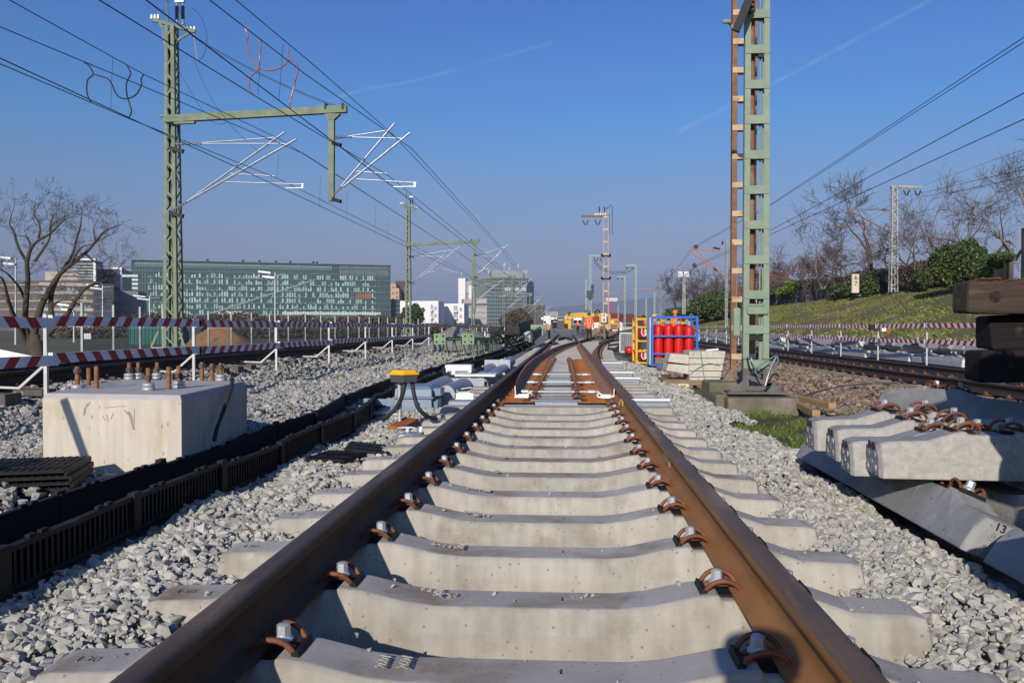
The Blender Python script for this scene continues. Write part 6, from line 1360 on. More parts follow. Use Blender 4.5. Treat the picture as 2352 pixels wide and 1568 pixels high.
# dark glass tower
DG = mat('dark tower glass', (.065,.085,.095), (.09,.115,.125), scale=.12, rough=.25, spec=.6); SP = mat('grey green spandrel', (.17,.20,.20), (.21,.24,.24), scale=.3, rough=.5)
t, f, zt = house('glass_tower', 'dark grid windowed glass tower block with aerials on its roof', 1115, 1209, 500, 512, 637, 22, SP)
n_ = 13; ph = (zt-2)/n_
grid(t, f, n_, 2+.5, ph, ph*.62, 34, .62, DG, .4, f.L-.4, .06, 'window_row', 1, 4)
mb = MB()
for i in range(18): u = f.L*i/17; f.slab(mb, u-.05, u+.05, 0, zt, .0, .12)
mb.build('mullions', mat('pale mullion', (.33,.38,.40), rough=.5), parent=t)
mb = MB(); f.slab(mb, 0, f.L*.55, 0, zt*.97, .07, .09); 
side = Face(px(1209,752,512), px(1226,752,560), 0); mb2 = MB(); side.slab(mb2, 0, side.L, -.3, zt-.2, -1, .05); mb2.build('side_wall', mat('blue shaded glass', (.06,.07,.095), (.045,.055,.08), scale=.2, rough=.35), parent=t)  # shade of the turned-away side put into its darker blue
mb = MB(); f.slab(mb, f.L*.18, f.L*.92, zt, px(1170,621,505).z, -12, -.5); mb.build('roof_storey', mat('roof storey grey', (.36,.38,.39), rough=.7), parent=t)
an = MB()
for u, h in ((.12,4.5),(.5,5.5),(.62,3),(.84,5),(.98,5),(1.05,5)): a = f.p(f.L*u, zt+(3.5 if .18 < u < .92 else 0), -3); an.box(a+Vector((0,0,h/2)), (.25,.25,h)); an.box(a+Vector((.3,0,h*.8)), (.5,.4,h*.4)); an.box(a+Vector((-.3,0,h*.75)), (.4,.4,h*.35))
an.build('roof_aerial', mat('aerial grey', (.45,.46,.47), (.3,.3,.32), scale=.5, rough=.5), parent=t)
mb = MB()
for x in (1175,1182,1189,1201,1211,1218,1228): pass
for u in (.47,.52,.57,.73,.78,.86,.9,.94): f.slab(mb, f.L*u, f.L*u+1.0, zt-8.2, zt-6.0, .07, .16)
mb.build('glint_window', LITP, parent=t)  # sky reflections in the panes laid on as white panels
for i, (n1, lb, va, vb, Y, yt, m_) in enumerate((('low_office','low dark office right of the glass tower',1226,1252,470,700,DKW),('pale_office','pale low block with a tower cap far down the line',1254,1282,520,716,mat('pale block', (.45,.42,.40), rough=.8)),('low_shed','grey low sheds far down the line',1262,1325,430,737,mat('grey shed', (.24,.22,.22), rough=.8)),
    ('grey_blocks','faint grey blocks on the skyline left of the green masts',1330,1352,700,733,mat('faint grey', (.2,.2,.23), rough=.8)),('red_roof_shed','white shed with long red roof beyond the yellow machine',1428,1462,210,738,WH),('red_roof_shed','white house with dull red roof next to the long red roofed shed',1463,1492,215,739,WH))):
    t, f, zt = house(n1, lb, va, vb, Y, Y+4, yt, 12, m_)
    bands(t, f, zt, max(1, int(zt/3.2)), 1.2, 3, .9, DKW)
    if n1 == 'red_roof_shed':
        q = f.p(f.L/2,0,0); mb = MB(); a, b, c, d_ = f.p(-.4,zt,.5), f.p(f.L+.4,zt,.5), f.p(f.L+.4,zt+2.2,-6), f.p(-.4,zt+2.2,-6); e, g_ = f.p(-.4,zt,-12.5), f.p(f.L+.4,zt,-12.5)
        mb.add([a,b,c,d_,e,g_], [(0,1,2,3),(3,2,5,4),(0,3,4),(1,5,2)]); mb.build('roof', mat('red tiles', (.30,.055,.045), (.24,.05,.045), scale=.3, rough=.8), parent=t)
# white canopy roofs of the platform far down the line
for i, (x0, x1, yv, Y) in enumerate(((1244,1274,730,170),(1317,1336,731,175),(1277,1312,729,185))):
    a, b = px(x0,yv,Y), px(x1,yv+3,Y); t = thing('platform_canopy', 'white canopy roof far down the line, %s' % ['left one','right one behind the yellow boom','middle one'][i], 'canopy', (a.x,Y,-.3), 'white canopies down the line')
    MB().box(((a.x+b.x)/2,Y,(a.z+b.z)/2), (b.x-a.x,5,.5)).build('roof', WHITE, parent=t); MB().box(((a.x+b.x)/2,Y+.5,(b.z-.3)/2), ((b.x-a.x)*.8,3,b.z+.3)).build('shaded_wall', mat('shade wall', (.10,.11,.12), rough=.7), parent=t)  # dark box colour stands in for the shade below the canopy
# houses half hidden on the right bank
for i, (va, vb, Y, yt) in enumerate(((1772,1815,150,640),(1700,1760,190,668),(2090,2135,120,640))):
    t, f, zt = house('hillside_house', 'pale red roofed house half hidden by trees, %s' % ['behind the graffiti wall','seen through the frame masts','right of the bank mast'][i], va, vb, Y, Y, yt+14, 9, mat('pink render', (.62,.50,.44), rough=.85), z0=3); grid(t, f, 2, 5, 2.8, 1.3, 4, .9, DKW)
    a, b, c, d_ = f.p(-.4,zt,.4), f.p(f.L+.4,zt,.4), f.p(f.L+.4,zt+2.6,-4.5), f.p(-.4,zt+2.6,-4.5); mb = MB(); mb.add([a,b,c,d_,f.p(-.4,zt,-9.4),f.p(f.L+.4,zt,-9.4)], [(0,1,2,3),(3,2,5,4),(0,3,4),(1,5,2)]); mb.build('roof', mat('brown tiles', (.20,.085,.06), rough=.85), parent=t)

# ------------------------------------------------------------------ retaining walls on top of the bank, with graffiti
WALLM = mat('dark stained wall', (.085,.07,.062), (.055,.045,.042), scale=.7, rough=.95, bump=.2, bscale=3, c3=(.13,.11,.10), s3=.4, amt3=.4)
def bankwall(lb, Y0, Y1, h0, h1, x=26.6, pw=3.3):
    t = thing('bank_wall', lb, 'wall', (x, Y0, 3.5)); k = max(1, int((Y1-Y0)/pw))
    for i in range(k):
        a = Y0+(Y1-Y0)*i/k; b = Y0+(Y1-Y0)*(i+1)/k; h = h0+(h1-h0)*(i+.5)/k; MB().box((x,(a+b)/2,3.75+h/2-.2), (.14,(b-a)-.10,h+.4)).build('wall_panel', WALLM, parent=t); 
        MB().box((x+.0,a,3.75+h/2-.15), (.24,.16,h+.55)).build('wall_post', WALLM, parent=t)
    return t
gw = bankwall('dark panelled wall with pale graffiti letters on top of the bank', 78, 118, 1.75, 1.55)
for i, (ch, Y) in enumerate(((']',79.2),('T',84.4),('C',89.3),('E',93.6),('F',97.6),('M',102),('I',107))):
    mb = MB(); M_ = Matrix.Translation((26.52,Y,4.45)) @ Matrix.Rotation(-pi/2,4,'Z') @ Matrix.Rotation(pi/2,4,'X') @ Matrix.Scale(1.9,4,(1,0,0)); text_mesh(mb, ch, 1.9, M_, .006); mb.build('graffiti_letter', mat('grey spray paint', (.34,.33,.345), (.24,.23,.25), scale=1.2, rough=.7, c3=(.25,.10,.10), s3=2, amt3=.3), parent=gw)
bankwall('dark overgrown wall run behind the bank mast', 52, 77, 1.9, 2.0, 26.8)
bankwall('tall grey plank wall at the right edge of the bank', 24, 51, 3.4, 3.1, 26.9)
cs = thing('cable_cabinet', 'cream concrete number post with two digits standing before the ivy', 'number post', (26.2,73,3.7)); a = px(1964,668,72)
MB().box((a.x,72,a.z+.62), (.58,.3,1.6)).build('post_body', mat('cream concrete', (.60,.54,.42), (.52,.46,.36), scale=2, rough=.85), parent=cs, bevel=.03); mb = MB()
for q, ch in enumerate('67'): text_mesh(mb, ch, .5, Matrix.Translation((a.x,71.83,a.z+1.1-q*.5)) @ Matrix.Rotation(pi/2,4,'X'), .01)
mb.build('digit', BLACK, parent=cs)
kb = thing('kilometre_sign', 'small white and red sign box on a stand behind the right barrier', 'sign', px(2030,748,26)); a = px(2000,751,26); 
MB().box(px(2012,751.5,26), (.42,.12,.17)).build('black_panel', BLACK, parent=kb); MB().box(px(2029,756,25.9), (.13,.1,.13)).build('white_panel', WHITE, parent=kb); mb = MB(); mb.box(px(2037,758,25.9), (.055,.1,.2)); mb.build('red_panel', mat('signal red', (.6,.03,.03), rough=.5), parent=kb); mb = MB(); mb.box(px(2015,772,26), (.34,.1,.02)); mb.box(px(2015,765,26), (.03,.03,.3)); mb.build('stand', GALV, parent=kb)

# ------------------------------------------------------------------ background of the yard on the left
t = thing('mesh_fence', 'long grey green mesh fence with thin posts along the yard edge', 'fence', (-14,30,-.3))
fa = [px(190,800,26), px(420,800,36), px(620,795,46), px(800,782,58), px(990,772,80)]
pts = [Vector((v.x,v.y,-.3)) for v in fa]
MESHM = mat_clear('fence mesh', (.20,.235,.19), .42)
pm_ = MB()
for a, b in zip(pts, pts[1:]): pm_.add([a+Vector((0,0,.05)), b+Vector((0,0,.05)), b+Vector((0,0,1.25)), a+Vector((0,0,1.25)), a+Vector((0,.02,.05)), b+Vector((0,.02,.05)), b+Vector((0,.02,1.25)), a+Vector((0,.02,1.25))], [(0,1,2,3)], 0)
pm_.build('mesh_panel', MESHM, parent=t)
for a, b in zip(pts, pts[1:]):
    k = int((b-a).length/2.1)
    for i in range(k): q = a.lerp(b, i/k); MB().box(q+Vector((0,-.02,1.05)), (.07,.07,2.1)).build('fence_post', mat('fence grey', (.40,.43,.42), rough=.6), parent=t)
for i, (xv, yt, yb, Y) in enumerate(((36,592,800,60),(632,625,790,75),(170,700,800,70),(344,680,790,120),(236,655,790,110))):
    b_, tp_ = px(xv,yb,Y), px(xv,yt,Y); lp = thing('street_lamp', 'grey twin headed yard lamp post, %s' % ['by the bare tree at the left edge','in front of the glass block','thin one right of the bare tree','left of the nearest mast','beside the beige office'][i], 'street lamp', b_, 'yard lamp posts')
    MB().tube([b_, tp_], [.10*Y/70,.06*Y/70], 8).build('pole', GALV, parent=lp, smooth=60)
    for s in (-1, -.6): MB().box(tp_+Vector((s*.9*Y/70,0,.0 if s < -.8 else -.45)), (1.1*Y/70,.35,.16), ry=.12).build('lamp_head', WHITE, parent=lp)
    MB().tube([tp_+Vector((0,0,-.3)), tp_+Vector((.9*Y/70,0,-.2))], .05, 5).build('bracket', GALV, parent=lp)
wt_ = thing('white_tent', 'white sloping tarpaulin roof at the left picture edge', 'tent', px(20,815,26)); a, b, c = px(-60,790,27), px(106,824,27), px(-60,836,27)
mb = MB(); mb.add([a, b, c, a+Vector((-1,1.2,0)), b+Vector((-1,1.2,0)), c+Vector((-1,1.2,0))], [(2,1,0),(3,4,5),(0,1,4,3),(1,2,5,4)]); mb.build('canvas', mat('white canvas', (.80,.78,.74), (.74,.72,.68), scale=1, rough=.8), parent=wt_)
gc_ = thing('green_container', 'green yard container behind the mesh fence', 'container', px(345,790,62)); MB().box(px(345,772,62)+Vector((0,1.2,0)), (3.4,2.4,2.2)).build('container_body', mat('teal green container', (.04,.16,.13), (.03,.13,.11), scale=2, rough=.6), parent=gc_, bevel=.03); mb = MB()
for i in range(12): mb.box(px(345,772,62)+Vector((-1.6+i*.29,-.03,0)), (.1,.06,2.1))
mb.build('wall_ribs', MATS['teal green container'], parent=gc_)
bc_ = thing('dark_container', 'dark blue graffitied container right of the nearest mast foot', 'container', px(440,790,64)); MB().box(px(440,772,64)+Vector((0,1.2,0)), (1.6,2.4,2.0)).build('container_body', mat('dark blue container', (.03,.04,.08), (.05,.05,.07), scale=2, rough=.6), parent=bc_, bevel=.03)
for i, (xv, yv, Y, w_, m_) in enumerate(((333,768,90,1.7,LITP),(440+0,762,95,1.3,LITP),(455,763,96,1.5,mat('purple poster', (.35,.22,.5), (.6,.6,.62), scale=.6, rough=.5)),(200,772,88,.9,WHITE))):
    q = px(xv if i != 1 else 480,yv,Y); s_ = thing('banner', 'pale advertising banner on the yard fence, %s' % ['left one','wide right one','purple edged one','small one by the tree'][i], 'banner', q, 'banners on the yard fence'); MB().box(q, (w_,.05,.62)).build('banner_sheet', m_, parent=s_)

# ------------------------------------------------------------------ bare winter trees, evergreens and ivy
BARK = mat('dark bark', (.055,.045,.033), (.085,.07,.05), scale=3, rough=.95, bump=.3, bscale=12)
BARKG = mat('grey brown twigs', (.105,.078,.06), (.078,.058,.045), scale=.8, rough=.95)
BARKP = mat('pale bark', (.19,.165,.145), (.14,.12,.10), scale=1, rough=.95)
BARKR = mat('red brown twigs', (.125,.082,.06), (.09,.06,.045), scale=.8, rough=.95)
def tree(name, lb, base, h, seed, barkm, twigm, spread=.55, stems=1, levels=6, r0=None, group=None, lean=(0,0), crook=.25, low=.25, minr=.006):
    rr = random.Random(seed); base = Vector(base); t = thing(name, lb, 'tree', base, group); tk = MB(); tw = MB(); r0 = r0 or h*.018
    def branch(p, d, L, r, lev):
        n_ = 4 if lev < 3 else 3; pts = [p]; rs_ = [r]; q = p; dd = d
        for i in range(n_):
            dd = (dd+Vector((rr.gauss(0,crook),rr.gauss(0,crook),rr.gauss(.03,crook*.8)))*.75).normalized(); q = q+dd*(L/n_); pts.append(q); rs_.append(max(minr, r*(1-.5*(i+1)/n_)))
        (tk if lev < 3 else tw).tube(pts, rs_, 7 if lev < 2 else (5 if lev < 3 else 3), caps=lev < 2)
        if lev >= levels: return
        kids = rr.randint(2,3) if lev < 2 else rr.randint(3,4)
        for j in range(kids):
            u = 1 if j == 0 else rr.uniform(.3 if lev else low+.3, .95); i = min(n_-1, int(u*n_)); f_ = u*n_-i; pp = pts[i].lerp(pts[i+1], f_); r2 = rs_[i]*(1-f_)+rs_[i+1]*f_
            a_ = rr.uniform(0,2*pi); sp_ = spread*(.55 if j == 0 else rr.uniform(.8,1.35))*(1 if lev < 2 else 1.45); o_ = dd.orthogonal().normalized(); o2 = dd.cross(o_); nd = (dd+(o_*math.cos(a_)+o2*math.sin(a_))*math.tan(min(1.2,sp_))+Vector((0,0,.03))).normalized()
            branch(pp, nd, L*rr.uniform(.56,.84), max(minr, r2*rr.uniform(.58,.8)), lev+1)
    for s in range(stems):
        a_ = rr.uniform(0,2*pi) if stems == 1 else 2*pi*s/stems+rr.uniform(-.4,.4); sp_ = 0 if stems == 1 else rr.uniform(.25,.6)
        branch(base+Vector((math.cos(a_)*r0*sp_,math.sin(a_)*r0*sp_,-.2)), Vector((math.cos(a_)*sp_+lean[0],math.sin(a_)*sp_*.7+lean[1],1)).normalized(), h*.31, r0*(1 if stems == 1 else .8), 0)
    tk.build('trunk', barkm, parent=t, smooth=60); tw.build('crown', twigm, parent=t)
    return t
LIMBS = [([(72,795),(85,737),(95,702),(112,670),(135,632),(160,610),(195,582),(220,555),(240,532),(272,517)],.17,0),([(118,735),(117,692),(122,662),(140,627),(165,587),(175,552),(185,517),(188,487)],.12,.8),([(66,790),(58,737),(60,692),(64,642),(62,602),(72,570),(88,552),(115,537),(140,512),(150,502)],.14,-.6),
 ([(62,790),(36,735),(20,692),(8,645),(-6,632)],.12,-1.1),([(58,688),(42,657),(15,627),(-8,614)],.07,-.9),([(80,796),(150,727),(175,687),(200,660),(238,645),(262,627),(286,600)],.12,1.0),([(61,602),(42,567),(32,532),(22,512),(34,470)],.07,-.4),([(72,570),(62,545),(40,540),(10,520)],.05,.4),([(80,600),(112,552),(120,517),(150,497)],.06,.9),([(165,687),(182,700),(212,705)],.04,.7),([(122,700),(140,690),(165,690),(205,695)],.05,-.8),([(195,582),(225,605),(250,592)],.05,.3),([(160,610),(185,570),(212,560),(250,540)],.05,-.5),([(88,552),(92,520),(80,490),(96,462)],.045,.2),([(115,537),(118,505),(135,480)],.04,-.2),([(220,555),(215,525),(228,500)],.04,.5)]
lt = thing('bare_tree', 'big bare spreading tree with crooked limbs at the left edge, before the beige offices', 'tree', px(90,806,34)); lk = MB(); lw = MB(); rr = random.Random(4)
def twig(p, d, L, r, lev):
    pts = [p]; q = p; n_ = 3
    for i in range(n_): d = (d+Vector((rr.gauss(0,.3),rr.gauss(0,.3),rr.gauss(.06,.28)))).normalized(); q = q+d*L/n_; pts.append(q)
    lw.tube(pts, [r,r*.8,r*.65,r*.5], 3, caps=False)
    if lev < 3:
        for k in range(rr.choice((2,3,3))): nd = (d+Vector((rr.gauss(0,.7),rr.gauss(0,.7),rr.gauss(.1,.6)))).normalized(); twig(pts[rr.choice((1,2,3,3))], nd, L*rr.uniform(.55,.8), max(.006,r*.66), lev+1)
for pl_, r_, dy in LIMBS:
    k_ = len(pl_); P = crom([px(x, y, 34+dy*(i/(k_-1))*2.2) for i, (x, y) in enumerate(pl_)], 4); m_ = len(P)
    lk.tube(P, [max(.012, r_*(1-.88*i/(m_-1))) for i in range(m_)], 8)
    for i in range(2, m_):
        if i/m_ > .28 and rr.random() < .62:
            d = (P[i]-P[i-1]).normalized(); nd = (d*.6+Vector((rr.gauss(0,.6),rr.gauss(0,.6),rr.gauss(.25,.5)))).normalized(); twig(P[i], nd, rr.uniform(.45,.85), max(.008, .014*(1.2-i/m_)), 0)
    twig(P[-1], (P[-1]-P[-2]).normalized(), .6, .011, 0)
lk.tube([px(88,812,34)+Vector((0,0,-.3)), px(84,790,34), px(80,770,34)], [.34,.28,.2], 9)
lk.build('trunk', BARK, parent=lt, smooth=60); lw.build('crown', BARK, parent=lt)
TGp = 'bare trees on the right bank'
spots = [(2000,640,78,17.5,'tall slender bare tree left of the bank mast, highest on the bank',1,.34,BARKG,BARKG,1,7),(1890,660,86,12,'bare crooked tree between graffiti wall and tall slender tree',2,.5,BARKP,BARKG,2,3),(1920,660,95,9,'low dark leafed bare tree behind the crooked one',3,.6,BARKG,BARKR,3,2),(1815,668,100,8.5,'bushy brown bare tree over the graffiti wall',4,.62,BARKG,BARKR,3,2),(1780,672,112,8.5,'small brown bare tree at the mast side of the graffiti wall',5,.62,BARKG,BARKG,3,2),
 (2115,640,70,10,'grey bare bushy tree right of the bank mast',6,.6,BARKG,BARKG,3,2),(2175,620,66,13,'pale grey branched tree over the ivy mound',7,.42,BARKP,BARKP,2,2),(2255,615,60,11,'reddish brown leafed tree right of the pale one',8,.58,BARKR,BARKR,2,2),(2330,590,52,8,'slim shrubby bare tree at the right picture edge',9,.35,BARKP,BARKG,3,1),(2060,650,74,10,'bare tree directly behind the bank mast',10,.52,BARKG,BARKG,2,2),(2380,560,50,11,'bare tree whose twigs reach in from the right edge',11,.5,BARKP,BARKG,1,1),
 (1600,712,135,13,'big round bare brown tree behind the lamp mast',12,.58,BARKG,BARKG,2,2),(1565,716,145,11,'bare brown tree left of the lamp mast, leftmost on the bank',13,.6,BARKG,BARKG,3,2),(1632,708,128,10.5,'bare brown tree right of the lamp mast',14,.6,BARKG,BARKG,3,2),(1655,700,140,9,'bare tree just left of the frame masts',15,.6,BARKG,BARKR,3,2),(1715,692,120,9,'bare tree seen through the battens of the frame masts',16,.6,BARKG,BARKR,3,2),(1850,664,92,6.5,'low twiggy bush tree behind the middle of the graffiti wall',17,.65,BARKR,BARKR,3,2),(1955,655,84,7.5,'twiggy brown bush tree at the foot of the tall slender tree',18,.65,BARKG,BARKR,3,2)]
for (xv, yv, Y, h, lb, sd, spd, bm_, tm_, stm, nl) in spots:
    b = px(xv,yv,Y); b.z = max(3.4, min(b.z, 6.5)) if xv > 1700 else max(2.2, b.z-1); tree('bare_tree', lb, b, h*.84, 100+sd, bm_, tm_, spd, stm, 5 if stm > 1 else 6, group=TGp, crook=.26, minr=.011*Y/70)
IVY = mat_attr('dark ivy leaves', [(0,(.020,.035,.012)),(.5,(.05,.078,.022)),(.82,(.105,.135,.038)),(1,(.17,.17,.05))], rough=.5, bump=0, spec=.35)
BRUSH = mat_attr('brown dry brush', [(0,(.06,.045,.033)),(.5,(.11,.085,.06)),(1,(.17,.13,.09))], rough=.9, bump=0)
def leafy(name, lb, blobs, n_, size, m, seed, cat='shrub', grp=None):
    rs = np.random.RandomState(seed); P = []; wts = np.array([b[3]*b[4]*b[5] for b in blobs])**.67; wts /= wts.sum()
    for b, k in zip(blobs, (wts*n_).astype(int)):
        d = rs.normal(size=(k,3)); d /= np.linalg.norm(d,axis=1)[:,None]; r = 1-np.abs(rs.normal(0,.14,k)); nz = 1+.18*np.sin(d[:,0]*5+b[0])*np.sin(d[:,2]*6+b[1])
        P.append(np.array(b[:3])+d*(r*nz)[:,None]*np.array(b[3:6]))
    P = np.concatenate(P); k = len(P); a = rs.normal(size=(k,3)); a /= np.linalg.norm(a,axis=1)[:,None]; c = np.cross(a, rs.normal(size=(k,3))); c /= np.linalg.norm(c,axis=1)[:,None]; s = size*rs.uniform(.6,1.4,k)[:,None]
    V = np.stack([P-a*s*.5, P+c*s*.35, P+a*s*.6, P-c*s*.35],1).reshape(-1,3)
    me = bpy.data.meshes.new(name); me.from_pydata(V.tolist(), [], np.arange(k*4).reshape(-1,4).tolist()); at = me.attributes.new('tone','FLOAT','POINT'); at.data.foreach_set('value', np.repeat(rs.beta(2,2.2,k),4).astype(np.float32)); me.materials.append(m); me.update()
    o = bpy.data.objects.new(name, me); COL.objects.link(o)
    c0 = np.mean(np.array([b[:3] for b in blobs]),axis=0); return tag(o, lb, cat, grp)
def pb_(x, y, Y, a, b, c): q = px(x,y,Y); return (q.x,q.y,q.z,a,b,c)
leafy('ivy_mound', 'big dark ivy covered mound against the plank wall', [pb_(2180,605,51,1.0,1.2,1.15),pb_(2220,590,50,.95,1.2,.95),pb_(2240,612,49,.55,1.0,.9),pb_(2195,635,51,.9,1.0,.7),pb_(2160,600,52,.6,.9,.8),pb_(2225,635,50,.7,1.0,.7)], 15000, .15, IVY, 1)
leafy('ivy_mound', 'dark ivy draped over the wall left of the bank mast', [pb_(1998,655,72,.75,1.2,1.05),pb_(1978,655,74,.5,1.2,.75),pb_(1942,665,78,.6,1.5,.7),pb_(1922,668,80,.6,2,.7)], 8000, .16, IVY, 2)
leafy('ivy_mound', 'ivy hanging right of the bank mast', [pb_(2112,648,62,.45,1.0,.9),pb_(2122,640,60,.35,.9,.7)], 4000, .13, IVY, 3)
leafy('ivy_mound', 'ivy on the plank wall near the right picture edge', [pb_(2262,625,42,.2,.7,.7),pb_(2300,592,40,.5,.8,.22),pb_(2290,600,41,.25,.5,.4)], 2500, .11, IVY, 4)
leafy('green_shrub', 'bright green shrub on top of the graffiti wall', [pb_(1830,665,100,1.8,1.8,1.1),pb_(1810,672,102,1.5,1.5,.7)], 3000, .25, GRASS, 5)
leafy('evergreen_hedge', 'dark evergreen hedge left of the rust brown frame mast', [pb_(1650,700,105,2.6,3,1.7),pb_(1625,708,110,2.8,3,1.4),pb_(1672,704,103,2,3,1.5),pb_(1700,706,100,2.2,2,1.2)], 9000, .30, IVY, 6)
leafy('evergreen_hedge', 'dark evergreen hedge around the foot of the lamp mast', [pb_(1560,718,120,2.2,2.5,.8),pb_(1595,716,116,2.0,2.5,.8)], 5000, .22, IVY, 7)
leafy('dry_brush', 'brown dry brambles along the top of the graffiti wall', [pb_(x,664-(x-1780)*.06,108-(x-1780)*.1,2.2,1.6,.9) for x in range(1775,1960,30)], 9000, .22, BRUSH, 8)
leafy('dry_brush', 'brown dry undergrowth along the foot of the bank trees', [pb_(x,648-(x-1960)*.11,84-(x-1960)*.12,1.6,1.5,1.0) for x in range(1975,2160,35)], 9000, .2, BRUSH, 9)
leafy('dark_conifer', 'dark shrubby conifer at the foot of the white flats', [pb_(942,728,250,3.5,3,3.5),pb_(952,722,250,3,3,3),pb_(935,738,250,3,3,2.2)], 4500, .6, IVY, 10)
leafy('brown_thicket', 'brown leafless thicket at the foot of the dark glass tower', [pb_(1188,732,210,3,3,2.6),pb_(1172,738,210,3,3,2),pb_(1202,738,210,2.5,3,1.8)], 5000, .45, BRUSH, 11)
leafy('brown_thicket', 'brown leafless shrubs in front of the long glass block', [pb_(x,738,190,4.2,3,(1.3,2.4,1.5,2.9,1.2)[(x//30)%5]*(.5 if x > 640 else .9)) for x in range(280,900,28)], 16000, .5, BRUSH, 12)
leafy('brown_thicket', 'brown shrubs behind the mesh fence right of the glass block', [pb_(x,757,120,2.5,2.5,.9) for x in range(900,1110,22)], 7000, .3, BRUSH, 13)
leafy('brown_thicket', 'low scrub behind the mesh fence at the yard edge', [pb_(x,765,100,2.5,2.5,.8) for x in range(150,900,26)], 12000, .3, BRUSH, 14)
# ------------------------------------------------------------------ people
def skin_mesh(chains, name, sub=1):
    """chains: list of [(x,y,z,rx,ry), ...]; a chain starting with an int continues from that joint"""
    vs = []; es = []; rad = []
    for ch in chains:
        prev = None
        for q in ch:
            if isinstance(q, int): prev = q; continue
            vs.append(q[:3]); rad.append((q[3], q[4] if len(q) > 4 else q[3])); i = len(vs)-1
            if prev is not None: es.append((prev, i))
            prev = i
    me = bpy.data.meshes.new('s'); me.from_pydata(vs, es, []); o = bpy.data.objects.new('s', me); COL.objects.link(o)
    m = o.modifiers.new('skin', 'SKIN'); m.use_smooth_shade = True
    for i, r in enumerate(rad): me.skin_vertices[0].data[i].radius = r
    me.skin_vertices[0].data[0].use_root = True
    s = o.modifiers.new('sub', 'SUBSURF'); s.levels = sub; s.render_levels = sub
    dg = bpy.context.evaluated_depsgraph_get(); out = bpy.data.meshes.new_from_object(o.evaluated_get(dg)); out.name = name
    bpy.data.objects.remove(o); bpy.data.meshes.remove(me); return out
def mesh_part(me, name, m, parent):
    me.materials.clear(); me.materials.append(m); o = bpy.data.objects.new(name, me); COL.objects.link(o); o.parent = parent; KIDS.setdefault(parent.name, []).append(o); return o
def hand(w_, sx, fwd):
    x, y, z = w_; ch = []
    ch.append([(x,y,z-.05,.030,.018),(x,y+.005,z-.09,.034,.018)])
    return ch
def person(lb, loc, rz, h=1.75, jacket=None, legs=((0,0),(0,0)), arms=((-.02,.05),(-.02,.05)), bend=0, hat=None, trousers=None):
    jacket = jacket or ORANGE; trousers = trousers or NAVY
    t = thing('person', lb, 'person', loc, 'workers in orange'); t.rotation_euler = (0,0,rz); k = h/1.75; t.scale = (k,k,k)
    by = lambda z: bend*max(0,(z-.9))
    bz = lambda z: z-bend*.35*max(0,z-.95)
    B = lambda x, y, z, r, r2=None: (x, y+by(z), bz(z), r, r2 or r)
    ch = [[B(0,0,.95,.125,.09), B(0,0,1.12,.12,.085), B(0,-.01,1.33,.15,.10), B(0,0,1.46,.06), B(0,.01,1.53,.052), B(0,.02,1.60,.080,.092), B(0,.02,1.68,.078,.09), B(0,.015,1.74,.05,.055)]]
    idx = 8; legj = []; armj = []
    for s, (kf, ff) in zip((-1,1), legs):
        c = [0, (s*.085,0,.88,.088), (s*.095,kf+.01,.50,.058), (s*.10,kf*.4+ff-.02,.10,.042), (s*.105,kf*.4+ff+.10,.035,.038,.03)]; ch.append(c); legj.append(c[1:]); idx += 4
    for s, (ef, wf) in zip((-1,1), arms):
        sh, el, wr = B(s*.19,-.01,1.40,.062), B(s*.245,ef,1.13,.044), B(s*.27,wf,.89,.030)
        ch.append([2, sh, el, wr]); a0 = idx+2; idx += 3; armj.append((sh, el, wr))
        pm_ = (wr[0], wr[1]+.005, wr[2]-.05, .036, .016); ch.append([a0, pm_]); p0 = idx; idx += 1
        kn = (wr[0], wr[1]+.01, wr[2]-.085, .036, .015); ch.append([p0, kn]); k0 = idx; idx += 1
        for fi, (dy, ln) in enumerate(((-.030,.065),(-.010,.078),(.010,.080),(.030,.068))):
            x, y, z = kn[:3]; ch.append([k0, (x,y+dy,z-.02,.0095), (x-s*.006,y+dy+.004,z-.02-ln*.5,.0085), (x-s*.016,y+dy+.008,z-.02-ln,.007)]); idx += 3
        x, y, z = pm_[:3]; ch.append([p0, (x-s*.012,y+.038,z-.01,.011), (x-s*.018,y+.055,z-.05,.009)]); idx += 2
    body = skin_mesh(ch, 'body'); bo = mesh_part(body, 'body', SKIN, t)
    fc = MB()
    for s in (-1,1): fc.lathe([(.004,-.006),(.011,0),(.004,.006)], B(s*.03,.108,1.645,0)[:3], 8, axis='Y')
    fc.build('eyes', BLACK, parent=bo, offset=(0,0,0))
    tr_ = [[(0,0,.96,.15,.115),(0,0,.90,.15,.115)]]; n_ = 2
    for c in legj: tr_.append([1]+[(q[0],q[1],q[2],q[3]+.022) for q in c[:3]]); 
    mesh_part(skin_mesh(tr_, 'trousers'), 'trousers', trousers, t)
    jk = [[B(0,0,.74,.185,.135), B(0,0,.86,.185,.135), B(0,0,1.0,.18,.13), B(0,-.005,1.2,.185,.13), B(0,-.01,1.36,.18,.125), B(0,0,1.47,.085,.085)]]
    for (sh, el, wr) in armj: jk.append([4]+[(q[0],q[1],q[2],r) for q, r in ((sh,.085),(el,.072),(wr,.058))])
    jo = mesh_part(skin_mesh(jk, 'jacket'), 'jacket', jacket, t)
    tp = MB()
    for z in (.93, 1.10): 
        n2 = 18; tp.tube([Vector((.198*math.cos(2*pi*i/n2), by(z)+.150*math.sin(2*pi*i/n2), bz(z))) for i in range(n2+1)], .014, 6, caps=False)
    for s in (-1,1): tp.tube([Vector(B(s*.09,-.145,z,0)[:3]) for z in (1.1,1.25,1.4)], .016, 5)
    for (sh, el, wr) in armj: c = Vector(el[:3]).lerp(Vector(wr[:3]),.3); tp.lathe([(.073,-.012),(.073,.012)], c, 10)
